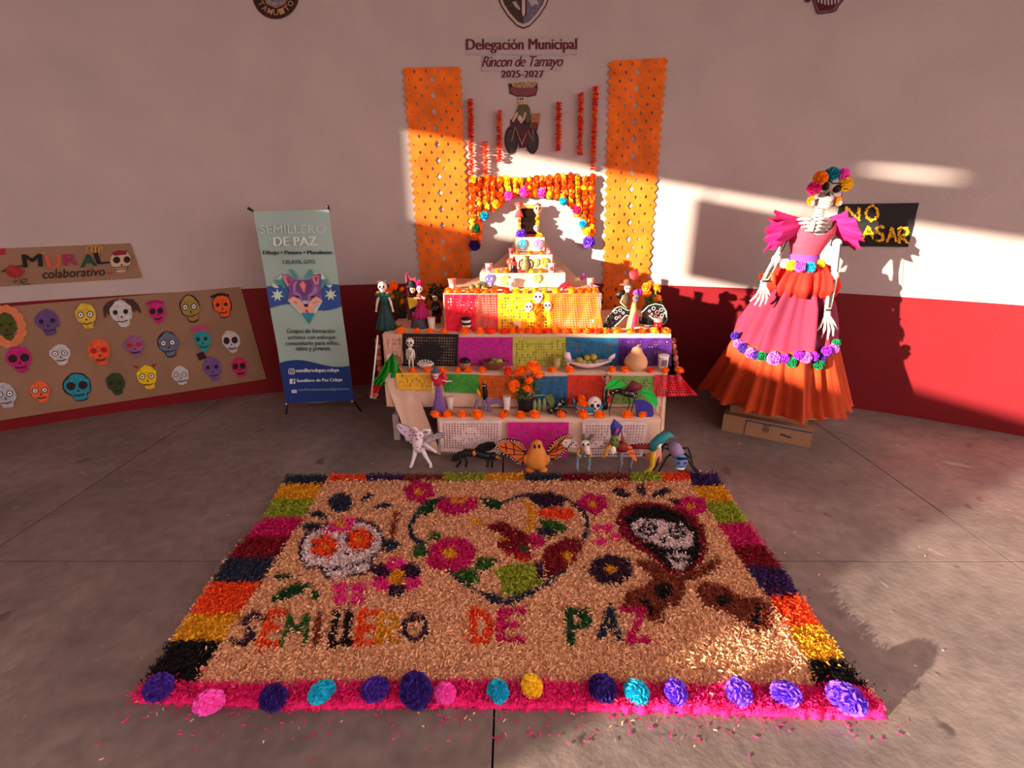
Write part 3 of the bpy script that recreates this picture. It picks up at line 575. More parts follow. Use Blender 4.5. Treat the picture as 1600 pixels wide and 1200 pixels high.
# diagonal drape of the lowest cloth, front left, and right hanging edge
mb = MB()
def lf(u, v):
    xa, ya = 598+ (686-598)*u, 588+(655-588)*u*u*.4; 
    a = (599+44*u, 587+3*u); b = (640+50*u, 692+20*u)
    x, y = a[0]+(b[0]-a[0])*v, a[1]+(b[1]-a[1])*v
    Y = 3.188-.195*min(1, max(0, v-.3)/.55)*(1-.2*(1-u))-.008*math.sin(11*u+6*v)*min(1, v*2); return px(x, y, Y)
mb.grid(lf, 16, 16); mb.obj('corner_drape', CL, cl)
mb = MB()
def rf(u, v):
    x = 1.0+.075*u+.02*v; return (x, 3.19-.01*math.sin(u*12), .515-(.515-.07)*v+.02*u)
mb.grid(rf, 8, 8); mb.obj('corner_drape', CL, cl)
mb = MB()     # the side faces of the lowest step and of the second
mb.grid(lambda u, v: (1.005, 3.0+.2*u, ZA*(1-v)+.02*v), 6, 4); mb.grid(lambda u, v: (-.505, 3.0+.2*u, ZA*(1-v)+.02*v), 6, 4); mb.obj('side_drape', CL, cl)
# tent-like sheet around the upper pyramid
Lp = [(806, 372, 4.40), (797, 392, 4.36), (774, 412, 4.26), (752, 430, 4.12), (722, 445, 3.98), (697, 455, 3.80)]
Rp = [(850, 372, 4.40), (866, 395, 4.36), (884, 416, 4.26), (900, 432, 4.12), (918, 441, 3.98), (938, 448, 3.80)]
mb = MB(); LP = [px(*p) for p in Lp]; RP = [px(*p) for p in Rp]
def tent(u, v):
    t = v*5; i = min(4, int(t)); f = t-i; a = LP[i].lerp(LP[i+1], f); b = RP[i].lerp(RP[i+1], f); P = a.lerp(b, u)
    P.y += .1*math.sin(math.pi*u)*(.3+v)+.012*math.sin(u*26+v*9)*math.sin(math.pi*u)+.012*v*math.sin(v*14+u*4); return P
mb.grid(tent, 30, 20); mb.obj('pyramid_drape', CL, cl)
# dark printed tablecloth at the sides of the upper table
dk = M((46, 26, 28), .7, .8, 24)
mb = MB(); mb.grid(lambda u, v: (-.935-.05*v-.02*math.sin(u*14)*v, 3.42+.85*u, ZC-.01-.45*v+.04*math.sin(u*5)*v), 20, 8); d1 = tag(mb.obj('side_cloth', dk), 'dark printed cloth hanging off the left end of the upper table', 'cloth')
mb = MB(); mb.grid(lambda u, v: (1.14+.10*v+.03*math.sin(u*12)*v, 3.40+.85*u, ZC-.01-.40*v), 20, 8); d2 = tag(mb.obj('side_cloth', dk), 'dark printed cloth hanging off the right end of the upper table', 'cloth')
for d_, sx, base in ((d1, -1, -.96), (d2, 1, 1.19)):
    for k in range(9):
        rr = random.Random(k+int(sx)); mb = MB(); y = 3.41+.02*k; z = ZC-.05-.042*k; cx = (base if sx < 0 else 1.142+.10*(.04+.042*k)/.4)
        mb.ball((cx-.01 if sx < 0 else cx+.006, 3.405+.01*rr.random(), z), (.022, .012, .026), 7, 5); mb.obj('printed_flower', M((190, 110, 96) if k % 2 else (150, 60, 50), .8), d_)
# bunched flag-coloured paper at the left corner
fp = T('paper_fringe', 'bunched green white and red cut paper hanging at the left end of the second step', 'decoration', px(590, 590, 3.22)); fp.location = (0, 0, 0)
for nm, q, m in (('green_paper', [(597, 574), (614, 550), (630, 588), (588, 594)], (30, 150, 40)), ('green_paper', [(585, 590), (606, 584), (601, 602), (582, 601)], (30, 160, 40)), ('red_paper', [(581, 602), (593, 602), (589, 622), (576, 618)], (226, 30, 30)), ('white_paper', [(580, 614), (592, 614), (588, 624), (577, 622)], (210, 190, 190))):
    mb = MB(); mb.grid(lambda u, v: px(*bil(q, u, v), 3.19+.028*math.sin(u*17+v*7)), 14, 8); mb.obj(nm, M(m, .5, .25, 40), fp)
mb = MB(); mb.tube([px(590, 524, 3.19), px(585, 575, 3.18), px(580, 622, 3.17)], .006, 5); mb.obj('white_ribbon', WHT, fp)
# cut paper sheets
def pattern(nu, nv, seed, style):
    r = random.Random(seed); H = {}
    for j in range(nv):
        for i in range((nu+1)//2):
            m = min(i, j, nv-1-j)
            if m == 0: h = 0 if style != 'net' else .5
            elif style == 'net': h = .82
            elif style == 'lace':
                c = abs(i-nu/2)/(nu/2)+abs(j-nv/2)/(nv/2); h = .85 if c > .75 else r.choice([0, .3, .5, .7])
            elif style == 'skull':
                dx, dy = (i-nu/2+.5)/(nu*.22), (j-nv/2)/(nv*.3); h = (r.choice([0, 0, .35]) if dx*dx+dy*dy < 1 else r.choice([.85, .8, .6]))
            else: h = r.choice([0, .3, .5, .7, .85])
            H[i, j] = H[nu-1-i, j] = h
    return lambda i, j: H[i, j]
def picado(label, q, Y, col, nu, nv, style, seed, fringe=True, sag=.006, group=None, drop=0.):
    S = lambda x, y, o: px(x, y, Y-.026-o*.6)
    mb = MB(); hole = pattern(nu, nv, seed, style)
    def P(u, v): x, y = bil(q, u, v); return S(x, y, .006+sag*math.sin(u*9+seed)*v+sag*.6*math.sin(u*23+v*6))
    for j in range(nv):
        for i in range(nu):
            u0, u1, v0, v1 = i/nu, (i+1)/nu, j/nv, (j+1)/nv; h = hole(i, j); cs = [P(u0, v0), P(u1, v0), P(u1, v1), P(u0, v1)]
            if h <= 0: mb.add(cs, [(0, 3, 2, 1)]); continue
            um, vm, du, dv = (u0+u1)/2, (v0+v1)/2, (u1-u0)/2*h, (v1-v0)/2*h
            mb.add(cs+[P(um, vm-dv), P(um+du, vm), P(um, vm+dv), P(um-du, vm)], [(a, 4+a, (a+1) % 4) for a in range(4)]+[(a, 4+(a-1) % 4, 4+a) for a in range(4)])
    if fringe:
        for k in range(nu):
            mb.add([P(k/nu, 1), P((k+.5)/nu, 1+.9/nv), P((k+1)/nu, 1)], [(0, 1, 2)])
    return tag(mb.obj('papel_picado', M(col, .6, .12, 30), smooth=False), label, 'cut paper', group)
gD, gC, gB, gA = 'cut papers on the top table front', 'cut papers on the upper table front', 'cut papers on the second step front', 'cut papers on the lowest step front'
picado('bright red cut-paper sheet at the left of the top table front', [(694, 460), (742, 460), (742, 517), (697, 516)], YD, (236, 14, 50), 12, 12, 'floral', 1, group=gD)
picado('coral red cut-paper sheet with net holes behind the striped jar', [(738, 460), (779, 460), (779, 517), (739, 517)], YD+.004, (240, 60, 52), 12, 15, 'net', 2, group=gD)
picado('yellow cut-paper sheet in the middle of the top table front', [(778, 459), (860, 459), (860, 517), (778, 517)], YD, (250, 176, 20), 18, 12, 'floral', 3, group=gD)
picado('orange cut-paper sheet with fine net at the right of the top table front', [(858, 459), (931, 458), (943, 516), (860, 517)], YD-.004, (252, 110, 16), 20, 16, 'net', 4, group=gD)
picado('pale cream scribbled cloth panel at the left of the upper table front', [(599, 522), (630, 522), (630, 572), (603, 570)], YC, (205, 160, 140), 8, 8, 'floral', 5, False, group=gC)
picado('black cut-paper sheet with a net around a skull, upper table front', [(629, 521), (717, 522), (714, 575), (628, 573)], YC-.004, (26, 20, 24), 22, 12, 'skull', 6, group=gC)
picado('magenta cut-paper sheet behind the basket of limes', [(716, 527), (801, 527), (801, 572), (715, 573)], YC, (186, 20, 140), 16, 9, 'floral', 7, False, group=gC)
picado('lime yellow cut-paper sheet behind the large marigold pot', [(801, 527), (886, 527), (886, 578), (801, 578)], YC, (176, 176, 60), 20, 12, 'floral', 8, False, group=gC)
picado('teal blue cut-paper sheet behind the white dish of fruit', [(885, 527), (966, 528), (966, 576), (885, 577)], YC-.004, (26, 96, 140), 18, 11, 'floral', 9, False, group=gC)
picado('purple cut-paper sheet behind the squash, upper table front', [(966, 528), (1050, 528), (1049, 572), (966, 574)], YC, (74, 24, 118), 18, 11, 'floral', 10, False, group=gC)
picado('yellow cut-paper sheet at the left of the second step front', [(618, 583), (680, 583), (680, 609), (621, 607)], YB, (236, 180, 40), 16, 8, 'floral', 11, group=gB)
picado('leaf green cut-paper sheet behind the red and purple catrina doll', [(692, 584), (748, 585), (748, 613), (695, 611)], YB, (56, 150, 52), 14, 8, 'floral', 12, group=gB)
picado('brown orange cut-paper sheet left of the large marigold pot', [(747, 586), (812, 588), (810, 624), (750, 620)], YB, (190, 84, 16), 14, 8, 'floral', 13, False, group=gB)
picado('steel blue cut-paper sheet right of the large marigold pot', [(838, 588), (887, 588), (887, 635), (838, 633)], YB-.004, (30, 92, 136), 12, 10, 'floral', 14, False, group=gB)
picado('orange red cut-paper sheet above the blue bowl', [(887, 586), (960, 587), (956, 630), (887, 632)], YB, (206, 46, 24), 16, 10, 'floral', 15, False, group=gB)
picado('olive green cut-paper sheet behind the green-winged insect', [(957, 587), (1022, 588), (1022, 632), (957, 631)], YB-.004, (110, 150, 70), 14, 10, 'floral', 16, False, group=gB)
picado('crimson cut-paper sheet drooping off the right end of the second step', [(1022, 586), (1063, 586), (1090, 618), (1022, 620)], YB-.01, (214, 16, 44), 14, 9, 'net', 17, False, sag=.014, group=gB)
picado('white lace cut-paper sheet at the left of the lowest step front', [(686, 657), (784, 657), (782, 708), (689, 704)], YA, (226, 200, 200), 22, 13, 'lace', 18, group=gA)
picado('magenta cut-paper sheet in the middle of the lowest step front', [(793, 660), (889, 660), (886, 716), (796, 712)], YA, (206, 20, 140), 20, 12, 'floral', 19, group=gA)
picado('white lace cut-paper sheet at the right of the lowest step front', [(910, 659), (1013, 659), (1003, 716), (912, 717)], YA, (222, 196, 198), 22, 13, 'lace', 20, group=gA)
# ------------------------------------------------------------------ things on the altar; local unit = one photo pixel at the thing's depth
YEDGE = {'A': (YA, YB), 'B': (YB, YC), 'C': (YC, 4.2), 'D': (YD, 4.0), 'E': (YE, YF), 'F': (YF, YG), 'G': (YG, 4.42), '0': (0, 9)}
def F(name, label, cat, x, y, lev, group=None, r=4.):
    z = LEV[lev]; P = fl(x, y, z); a, b = YEDGE[lev]; s = zc(P)/FPX
    yy = min(max(P.y, a+r*s+.01), b-.02 if lev != '0' else 9)
    if abs(yy-P.y) > 1e-6: d = ray(x, y); P = Vector((d.x*yy/d.y, yy, z))
    s = zc(P)/FPX
    t = T(name, label, cat, (P.x, P.y, z+(.005 if lev != '0' else 0)), group); return t, s
WH = M((228, 218, 214), .6, .06); BONE = M((222, 206, 196), .6, .08); BK = M((20, 16, 18), .5)
# rows of marigold heads
rows = [('front edge of the lowest step', 'A', [(680, 650), (699, 651), (721, 650), (746, 651), (787, 650), (814, 648), (835, 651), (876, 651), (910, 650), (937, 653), (980, 653), (1003, 654)], 8),
 ('front edge of the second step', 'B', [(598, 577), (622, 579), (645, 579), (668, 577), (692, 578), (715, 579), (732, 580), (754, 581), (793, 579), (863, 582), (890, 584), (956, 582), (976, 583), (1016, 581), (1039, 583), (1061, 582)], 6.6),
 ('front edge of the upper table', 'C', [(626, 517), (650, 517), (672, 519), (694, 520), (727, 522), (750, 522), (767, 520), (787, 521), (800, 522), (814, 523), (827, 523), (840, 521), (854, 519), (868, 523), (883, 523), (899, 523), (916, 523), (932, 523), (946, 521), (963, 520), (985, 522), (1003, 521), (1022, 521), (1040, 520)], 7),
 ('front edge of the top table', 'D', [(701, 455), (717, 454), (732, 455), (745, 456), (758, 455), (772, 456), (790, 455), (806, 457), (821, 457), (836, 455), (850, 455), (868, 455), (893, 454), (906, 454), (917, 457), (929, 456)], 6.5),
 ('lowest pyramid step', 'E', [(777, 424), (790, 423), (830, 424), (845, 425)], 5.2), ('middle pyramid step', 'F', [(809, 397), (828, 398), (846, 397)], 4.6)]
rr = random.Random(11)
RED = {('C', 767), ('C', 787), ('C', 854), ('C', 932), ('B', 793), ('B', 1016), ('D', 790)}; YEL = {('D', 806), ('D', 821), ('D', 836), ('D', 850), ('D', 868), ('D', 893), ('E', 830)}
CNT = {}
for nm, lev, pts, r in rows:
    for x, y in pts:
        k = 'r' if (lev, x) in RED else ('y' if (lev, x) in YEL else 'o'); Y = YEDGE[lev][0]+.028; P = px(x, y, Y); rs = r*zc(P)/FPX*rr.uniform(.92, 1.15)
        P.z = max(P.z-.004, LEV[lev]+rs*.5); w = {'o': 'orange', 'r': 'red orange', 'y': 'yellow'}[k]; i = CNT.get((lev, k), 0); CNT[lev, k] = i+1
        f = O('marigold_bloom', rr.choice(FM_[k]), loc=P, rot=(rr.uniform(.1, .9), rr.uniform(-.4, .4), rr.uniform(0, 6)), scale=rs*1.08)
        tag(f, '%s marigold, %s, %s of its colour from left' % (w, nm, ORD[i]), 'flower', 'marigolds on the '+nm)
# cups, candles, glasses
def cup(label, x, y, lev, h, rt, rb, col=(226, 206, 196), name='candle_cup', liquid=None, cat='candle', logo=None):
    t, s = F(name, label, cat, x, y, lev, r=rt); mb = MB(s); mb.lathe([(rb, 0), (rb, .3), (rt, h), (rt*.93, h), (rb*.9, 1.5)], n=18); mb.obj('cup_body', M(col, .4, .04, 20), t)
    mb = MB(s); mb.lathe([(rt*.98, h), (rt*1.1, h+.5), (rt*1.08, h+1.3), (rt*.95, h+1)], n=18); mb.obj('rim', M(col, .4, .04, 20), t)
    mb = MB(s); z = h*.8; q = rb+(rt-rb)*.8; mb.lathe([(q*.9, z-1), (q*.9, z)], n=14); mb.obj('wax', M(liquid or (236, 220, 205), .5), t)
    if logo:
        mb = MB(s); q = rb+(rt-rb)*.5+.25; mb.grid(lambda u, v: (q*math.sin(-.6+1.2*u), -q*math.cos(-.6+1.2*u), h*(.25+.5*v)), 6, 2); mb.obj('printed_label', M(logo, .6, .5, 200), t)
    return t
cup('white candle cup at the left of the upper table, before the dancing couple', 675, 515, 'C', 17, 6.2, 4.3)
cup('white candle cup standing on the green paper at the left end', 611, 573, 'B', 20, 7, 5)
cup('white candle cup right of the purple-skirted catrina doll', 703, 633, 'A', 19, 6.5, 4.5)
cup('white ribbed candle cup left of the large marigold pot', 792, 641, 'A', 22, 6.2, 5)
cup('white cup with a grey oval emblem at the right end of the second step', 1035, 576, 'B', 20, 8, 7, (226, 210, 202), logo=(110, 104, 104))
cup('pink printed candle cup on the left end of the top table', 707, 455, 'D', 17, 6.2, 4, (226, 120, 112), logo=(240, 220, 210))
cup('pink printed candle cup on the right end of the top table', 922, 452, 'D', 15, 5.5, 4, (230, 150, 140), logo=(220, 90, 90))
cup('white printed candle cup below the yellow paper skull', 800, 452, 'D', 15, 5.5, 4, (230, 214, 208), logo=(200, 90, 90))
cup('pink candle cup at the left end of the lowest pyramid step', 764, 428, 'E', 13, 5.5, 4, (226, 150, 150), logo=(150, 70, 80))
cup('white and red candle cup at the right end of the lowest pyramid step', 861, 427, 'E', 13, 5, 3.8, (236, 214, 208), logo=(200, 50, 50))
cup('small red candle cup at the left of the middle pyramid step', 799, 400, 'F', 8, 4, 3, (190, 70, 80), logo=(90, 30, 50))
cup('small red candle cup at the right of the middle pyramid step', 857, 400, 'F', 8, 4, 3, (200, 70, 90), logo=(230, 190, 190))
cup('peach candle cup with a drawn skull, upper table, before the yellow paper', 808, 519, 'C', 15, 6, 4.4, (235, 180, 140), logo=(200, 70, 60))
cup('frosted glass with pink print beside the white photo card', 925, 517, 'C', 17, 6, 4, (214, 176, 160), 'drinking_glass', cat='glass', logo=(220, 110, 90))
cup('clear pale drinking glass before the lime yellow cut paper', 869, 577, 'B', 18, 7, 5.2, (170, 150, 90), 'drinking_glass', (120, 100, 60), 'glass')
t, s = F('drinking_glass', 'glass of red drink at the right end of the upper table', 'glass', 1027, 519, 'C')
mb = MB(s); mb.lathe([(6.75, 15.4), (7, 22), (6.6, 22), (6.4, 15.5)], n=18, cap=False); mb.lathe([(4.6, 0), (4.6, 1.2)], n=18); mb.obj('glass_body', M((190, 170, 165), .1, .02, 20, alpha=.35), t)
mb = MB(s); mb.lathe([(4.5, 1.2), (6.5, 8), (6.7, 15.2), (.1, 15.4)], n=18); mb.obj('red_drink', M((176, 10, 24), .25), t)
t, s = F('striped_candle', 'striped jar candle with black and white bands before the coral net paper', 'candle', 729, 519, 'C')
for i in range(6): mb = MB(s); mb.lathe([(6.6, 0), (7.2, .6), (7.2, 3), (6.6, 3.6)], (0, 0, i*3.7), 16); mb.obj('black_band' if i % 2 else 'white_band', BK if i % 2 else WH, t)
mb = MB(s); mb.tube([(-5, 0, 22), (-3, 0, 32), (2, 0, 36), (5, 0, 30), (6, 0, 22)], .8, 6); mb.obj('ribbon_loop', M((210, 60, 70)), t)
t, s = F('photo_card', 'small white photo card with a grey portrait on the upper table', 'photo', 899, 517, 'C')
mb = MB(s); mb.flat([(-14, 0), (14, 0), (14, 16), (-14, 16)], 0, .8); mb.obj('card', M((214, 196, 206), .6), t, smooth=False)
mb = MB(s); mb.flat([(-4, 2), (4, 2), (4, 14), (-4, 14)], -.3, .2); mb.obj('portrait', M((130, 110, 116), .6, .5, 200), t); mb = MB(s); mb.flat(ell(0, 9.5, 2.2, 2.8, 10), -.5, .2); mb.obj('face', M((190, 160, 150)), t)
t, s = F('folded_towel', 'pink folded cloth under the black winged dress on the upper table', 'cloth', 1003, 518, 'C'); mb = MB(s); mb.box((0, 2, 3), (26, 8, 6)); mb.tube([(-13, -2, 4), (13, -2, 4)], 2.4, 8); mb.obj('cloth_fold', M((226, 150, 130)), t)
# marigold bouquets
def bouquet(label, x, y, lev, heads, leaf_c, leaf_r, pot, n=120, name='marigold_bouquet', seed=0, leafcol=(62, 92, 30)):
    t, s = F(name, label, 'flowers', x, y, lev, r=pot[1] if pot else 6); rr = random.Random(seed)
    if pot:
        h, r1, r0, col = pot; mb = MB(s); mb.lathe([(r0, 0), (r0*1.05, h*.5), (r1, h), (r1*1.06, h+1), (r1*.9, h+1), (r0*.7, 1)], n=18); mb.obj('pot', M(col, .45, .1), t)
    mb = MB(s)
    for i in range(n):
        a, b, q = rr.uniform(0, 6.28), rr.uniform(-1, 1), rr.uniform(.3, 1)**.5; c_ = math.sqrt(1-b*b)
        P = Vector((leaf_c[0]+leaf_r[0]*q*c_*math.cos(a), leaf_r[0]*.7*q*c_*math.sin(a), leaf_c[1]+leaf_r[1]*q*b)); d = Vector((rr.uniform(-1, 1), rr.uniform(-1, .4), rr.uniform(-.6, 1))).normalized(); w = d.cross(Vector((rr.uniform(-1, 1), -1, rr.uniform(-1, 1)))).normalized()
        L = rr.uniform(5, 9); mb.add([P, P+d*L*.5+w*1.6, P+d*L, P+d*L*.5-w*1.6], [(0, 1, 2, 3)])
    mb.obj('foliage', M(leafcol, .7, .3, 4), t)
    for hx, hz, hr, *k in heads:
        mb = MB(s); mb.tube([(leaf_c[0]*.6, 0, pot[0] if pot else leaf_c[1]-leaf_r[1]*.6), (hx*.75, -hr*.2, hz*.6+leaf_c[1]*.3), (hx, -hr*.3, hz)], .7, 5); mb.obj('stem', M((70, 84, 34)), t)
        O('marigold', rr.choice(FM_[k[0] if k else 'o']), t, loc=(hx*s, -hr*.5*s, hz*s), rot=(rr.uniform(.5, 1.2), rr.uniform(-.4, .4), rr.uniform(0, 6)), scale=hr*s)
    return t
bouquet('large black pot of orange marigolds in the middle of the lowest step', 821, 641, 'A', [(-7, 64, 10.5), (-13, 63, 8), (11, 71, 11), (5, 50, 10), (1, 37, 10), (-17, 41, 9), (20, 58, 9), (-26, 60, 7, 'r')], (0, 35), (18, 22), (20, 14, 11, (34, 32, 30)), 150, seed=1)
bouquet('marigold bouquet with dark leaves behind the green catrina doll, left end', 628, 497, 'C', [(-28, 49, 6), (-22, 44, 6), (-8, 50, 7), (-14, 42, 6), (3, 25, 5), (-12, 33, 4), (4, 44, 4)], (-6, 22), (16, 20), (8, 10, 8, (40, 30, 26)), 110, seed=2)
bouquet('tall vase of marigolds at the right end of the upper table', 1010, 502, 'C', [(-6, 52, 7), (9, 51, 8), (-4, 42, 7), (13, 35, 6), (0, 58, 5)], (4, 32), (13, 13), (22, 9, 7, (120, 100, 80)), 90, seed=3, leafcol=(96, 130, 56))
bouquet('dark leafy twig bunch between the dancing couple and the top table', 686, 494, 'C', [(-6, 40, 3, 'd')], (-4, 34), (16, 14), (10, 6, 5, (44, 30, 28)), 110, 'leafy_branch', seed=4, leafcol=(34, 46, 22))
# lime basket, fruit dish, limes, squash, jars
def fruit(parent_label, x, y, Y, r, col, name='lime', group=None, flat=.92, z=None):
    P = px(x, y, Y); s = zc(P)/FPX; f = MB(); f.ball((0, 0, 0), (r*s, r*s, r*s*flat), 12, 8, lambda a, t: 1+.03*math.sin(5*a)); o = f.obj(name, M(col, .5, .2, 30)); o.location = P; tag(o, parent_label, 'fruit', group)
    m = MB(); m.tube([(0, 0, r*s*flat*.9), (.0, 0, r*s*flat*1.1)], .0025, 5); m.obj('stem', M((70, 60, 30)), o); return o
t, s = F('wicker_basket', 'brown wicker basket holding limes before the magenta paper', 'basket', 772, 577, 'B', r=16)
mb = MB(s); mb.lathe([(9, 0), (13, 4), (17, 11), (18, 13), (16.5, 13), (12, 5), (8, 1.5)], n=20, sy=.7); mb.obj('basket_body', M((84, 46, 36), .8, .5, 90), t)
for k, z in enumerate((3, 6, 9, 12)):
    mb = MB(s); r_ = 11.5+z*.5; mb.tube([(r_*math.cos(a)*1.04, .7*r_*math.sin(a)*1.04, z+.5*math.sin(a*8)) for a in [i*.2618 for i in range(25)]], .8, 5); mb.obj('woven_rim', M((150, 90, 66), .8), t)
yb = t.location.y
gl = 'limes in the wicker basket'
fruit('front left lime in the wicker basket', 768, 569, yb-.005, 5.5, (150, 156, 70), group=gl); fruit('large round lime at the right of the wicker basket', 780, 566, yb, 6.5, (166, 172, 76), group=gl); fruit('rear lime in the middle of the wicker basket', 773, 563, yb+.04, 5, (140, 150, 66), group=gl)
t, s = F('fruit_dish', 'white cloth-wrapped dish of guavas tied at both ends, second step', 'dish', 918, 583, 'B', r=18)
def dish(u, v):
    x = -36+72*u; w = 1-(abs(x)/36)**2*.8; a = math.pi*(v-.5); return (x, -12*w*math.sin(a)*.9, 2+11*(abs(x)/36)**1.7+11*(1-math.cos(a))*w*.9)
mb = MB(s); mb.grid(dish, 20, 10); mb.obj('dish_body', M((226, 196, 204), .5, .05), t)
for sx, pts in ((-1, [(-30, 12), (-38, 20), (-36, 28), (-29, 27), (-26, 17)]), (-1, [(-30, 12), (-35, 9), (-31, 6), (-25, 12)]), (1, [(28, 13), (34, 22), (41, 26), (41, 20), (33, 12)])): mb = MB(s); mb.flat(pts, -1, 1.5); mb.obj('cloth_knot', M((230, 204, 210), .5, .05), t)
yb = t.location.y; gl = 'guavas in the white dish'
for i, (x, y, r, d, n) in enumerate([(905, 563, 6, 0, 'leftmost guava'), (912, 567, 5.5, 0, 'lower guava left of the middle'), (920, 568, 6, 0, 'front middle guava with dark calyx'), (927, 558, 6, .02, 'topmost green guava'), (932, 566, 5.5, 0, 'rightmost guava'), (917, 559, 5.5, .025, 'rear middle guava')]): fruit(n+' in the white tied dish', x, y, yb+d, r, (170, 150, 64) if i % 2 else (146, 146, 66), 'guava', gl)
gl = 'limes on the top table'
for i, (x, y) in enumerate([(738, 449), (748, 447), (756, 449)]): fruit(['left', 'middle', 'right'][i]+' dark green lime behind the marigolds, left of the purple paper skull', x, y, 3.70, 5, (96, 92, 34), group=gl)
t, s = F('squash', 'large pale bottle-shaped squash before the purple paper', 'fruit', 992, 583, 'B', r=16)
mb = MB(s); mb.lathe([(3, 0), (12, 1), (17, 7), (18, 13), (16, 19), (11, 25), (8.5, 30), (7, 34), (3.5, 36.5), (1.2, 37)], n=24, flute=.02, fc=9, cap=True); mb.obj('squash_body', M((216, 160, 116), .6, .1, 12), t); mb = MB(s); mb.tube([(0, 0, 36), (1, 0, 38.5), (4, 0, 40)], [1.6, 1.2, .9], 6); mb.obj('stem', M((170, 130, 90)), t)
t, s = F('clay_jar', 'brown clay jar with glossy black lid before the magenta paper', 'jar', 727, 578, 'B', r=9)
mb = MB(s); mb.lathe([(8, 0), (9.5, 4), (9.5, 9), (8, 12)], n=18); mb.obj('jar_body', M((150, 98, 78), .6, .3, 60), t); mb = MB(s); mb.lathe([(8, 0), (8.6, 2), (7.5, 5), (4, 6.5), (.5, 7)], (0, 0, 12), 18); mb.obj('lid', M((18, 14, 18), .15), t)
t, s = F('shell_bowl', 'white scalloped dish standing before the black cut paper', 'dish', 665, 577, 'B', r=9)
mb = MB(s); mb.lathe([(4, 0), (9, 4), (12.5, 9), (11.5, 9.5), (7, 4.5), (2, 2)], n=26, flute=-.07, fc=9, fpow=0, sy=.7); mb.obj('dish_body', M((228, 214, 208), .4), t)
for i in range(9): a = math.pi*i/8; mb = MB(s); mb.ball((12*math.cos(a), 2, 6+7*math.sin(a)), 1.5, 7, 5); mb.obj('bead', WH, t)
t, s = F('terracotta_jar', 'small brown clay jar behind the white cup at the left end of the second step', 'jar', 622, 571, 'B', r=9); mb = MB(s); mb.lathe([(5, 0), (8, 4), (8, 9), (5.5, 13), (6.2, 14.5)], n=16); mb.obj('jar_body', M((150, 100, 84), .7, .2), t)
# skeleton figures -----------------------------------------------------------
def skullhead(mb_w, mb_k, c, r, ty=-1.):
    mb_w.ball(c, (r, r*.95, r*1.05), 12, 8); mb_w.ball((c[0], c[1]-r*.2, c[2]-r*.85), (r*.62, r*.6, r*.5), 10, 6)
    for sx in (-1, 1): mb_k.ball((c[0]+sx*r*.4, c[1]-r*.84, c[2]+r*.02), (r*.27, r*.2, r*.28), 8, 5)
    mb_k.ball((c[0], c[1]-r*.93, c[2]-r*.36), (r*.1, r*.12, r*.17), 6, 4); mb_k.box((c[0], c[1]-r*.75, c[2]-r*.92), (r*.75, r*.12, r*.07))
def catrina_doll(t, s, dx, h, r, skirt, top, hatfn=None, arm=None, fc=9, torso=None, name=''):
    """skirt h high and r wide at the hem, head on top"""
    mb = MB(s); mb.lathe([(r, 0), (r*.94, h*.12), (r*.72, h*.45), (r*.42, h*.85), (r*.3, h)], (dx, 0, 0), 54, .2, fc); mb.obj('skirt', M(skirt, .7, .15, 20), t)
    mb = MB(s); w = r*.33; mb.lathe([(w*.9, 0), (w*1.25, h*.2), (w*1.35, h*.33), (w*.5, h*.42), (w*.34, h*.5)], (dx, 0, h), 16, sy=.7); mb.obj('bodice', M(top, .7, .1), t)
    W_, K_ = MB(s), MB(s); hr = h*.17; hc = (dx, -hr*.2, h*1.5+hr*.9); skullhead(W_, K_, hc, hr); hd = W_.obj('skull', BONE, t); K_.obj('face', BK, hd)
    for sx in (-1, 1):
        mb = MB(s); pts = arm[sx] if arm else [(sx*w*1.3, 0, h*1.3), (sx*w*2.1, -1, h*1.05), (sx*w*2.6, -2, h*.72)]
        mb.tube([(dx+p[0], p[1], p[2]) for p in pts], [hr*.28]*(len(pts)-1)+[hr*.18], 6); mb.ball((dx+pts[-1][0], pts[-1][1], pts[-1][2]), hr*.3, 6, 5); mb.obj('arm', BONE, t)
    return hc, hr
t, s = F('catrina_doll', 'small catrina doll in a dark green gown at the far left of the upper table', 'figurine', 604, 515, 'C', r=14)
hc, hr = catrina_doll(t, s, 0, 40, 15, (26, 62, 58), (24, 84, 80))
for sx in (-1, 1): mb = MB(s); mb.lathe([(2, 0), (6, 2), (5, 5), (1, 7)], (sx*8, 0, 50), 14, .2, 7); mb.obj('puff_sleeve', M((30, 80, 70)), t); mb = MB(s); mb.ball((sx*7, -1, 57), (4, 3, 2), 8, 5); mb.obj('shoulder_trim', M((190, 110, 40)), t)
mb = MB(s)
for i in range(6): mb.lathe([(.2, 0), (1.6, 2), (.3, 5)], (-6+i*2.4, 1, hc[2]+hr*.6), 6)
mb.obj('feather_crown', M((96, 70, 60)), t); mb = MB(s); mb.tube([(8, 0, 12), (16, -1, 5), (22, -1, 4), (25, -1, 7)], [3, 2.4, 1.6, .8], 7); mb.obj('gown_train', M((80, 70, 40)), t)
t, s = F('dancing_couple', 'dancing pair of skeleton dolls, magenta gown and yellow shawl, left of top table', 'figurine', 657, 512, 'C', r=12)
mb = MB(s); mb.lathe([(15, 0), (15, 1), (13, 14), (12, 15)], (0, 0, 0), 20, .05, 9); mb.obj('grey_base', M((70, 62, 70), .7, .3), t)
mb = MB(s); mb.lathe([(12, 15), (11, 20), (7, 32), (3.5, 42)], (3, -2, 0), 55, .16, 11); mb.obj('magenta_skirt', M((170, 22, 96), .7, .15), t)
mb = MB(s); mb.lathe([(3.2, 42), (4.5, 47), (4.8, 50), (1.6, 53), (1.3, 55)], (2, -2, 0), 14, sy=.7); mb.obj('woman_bodice', M((140, 60, 50)), t)
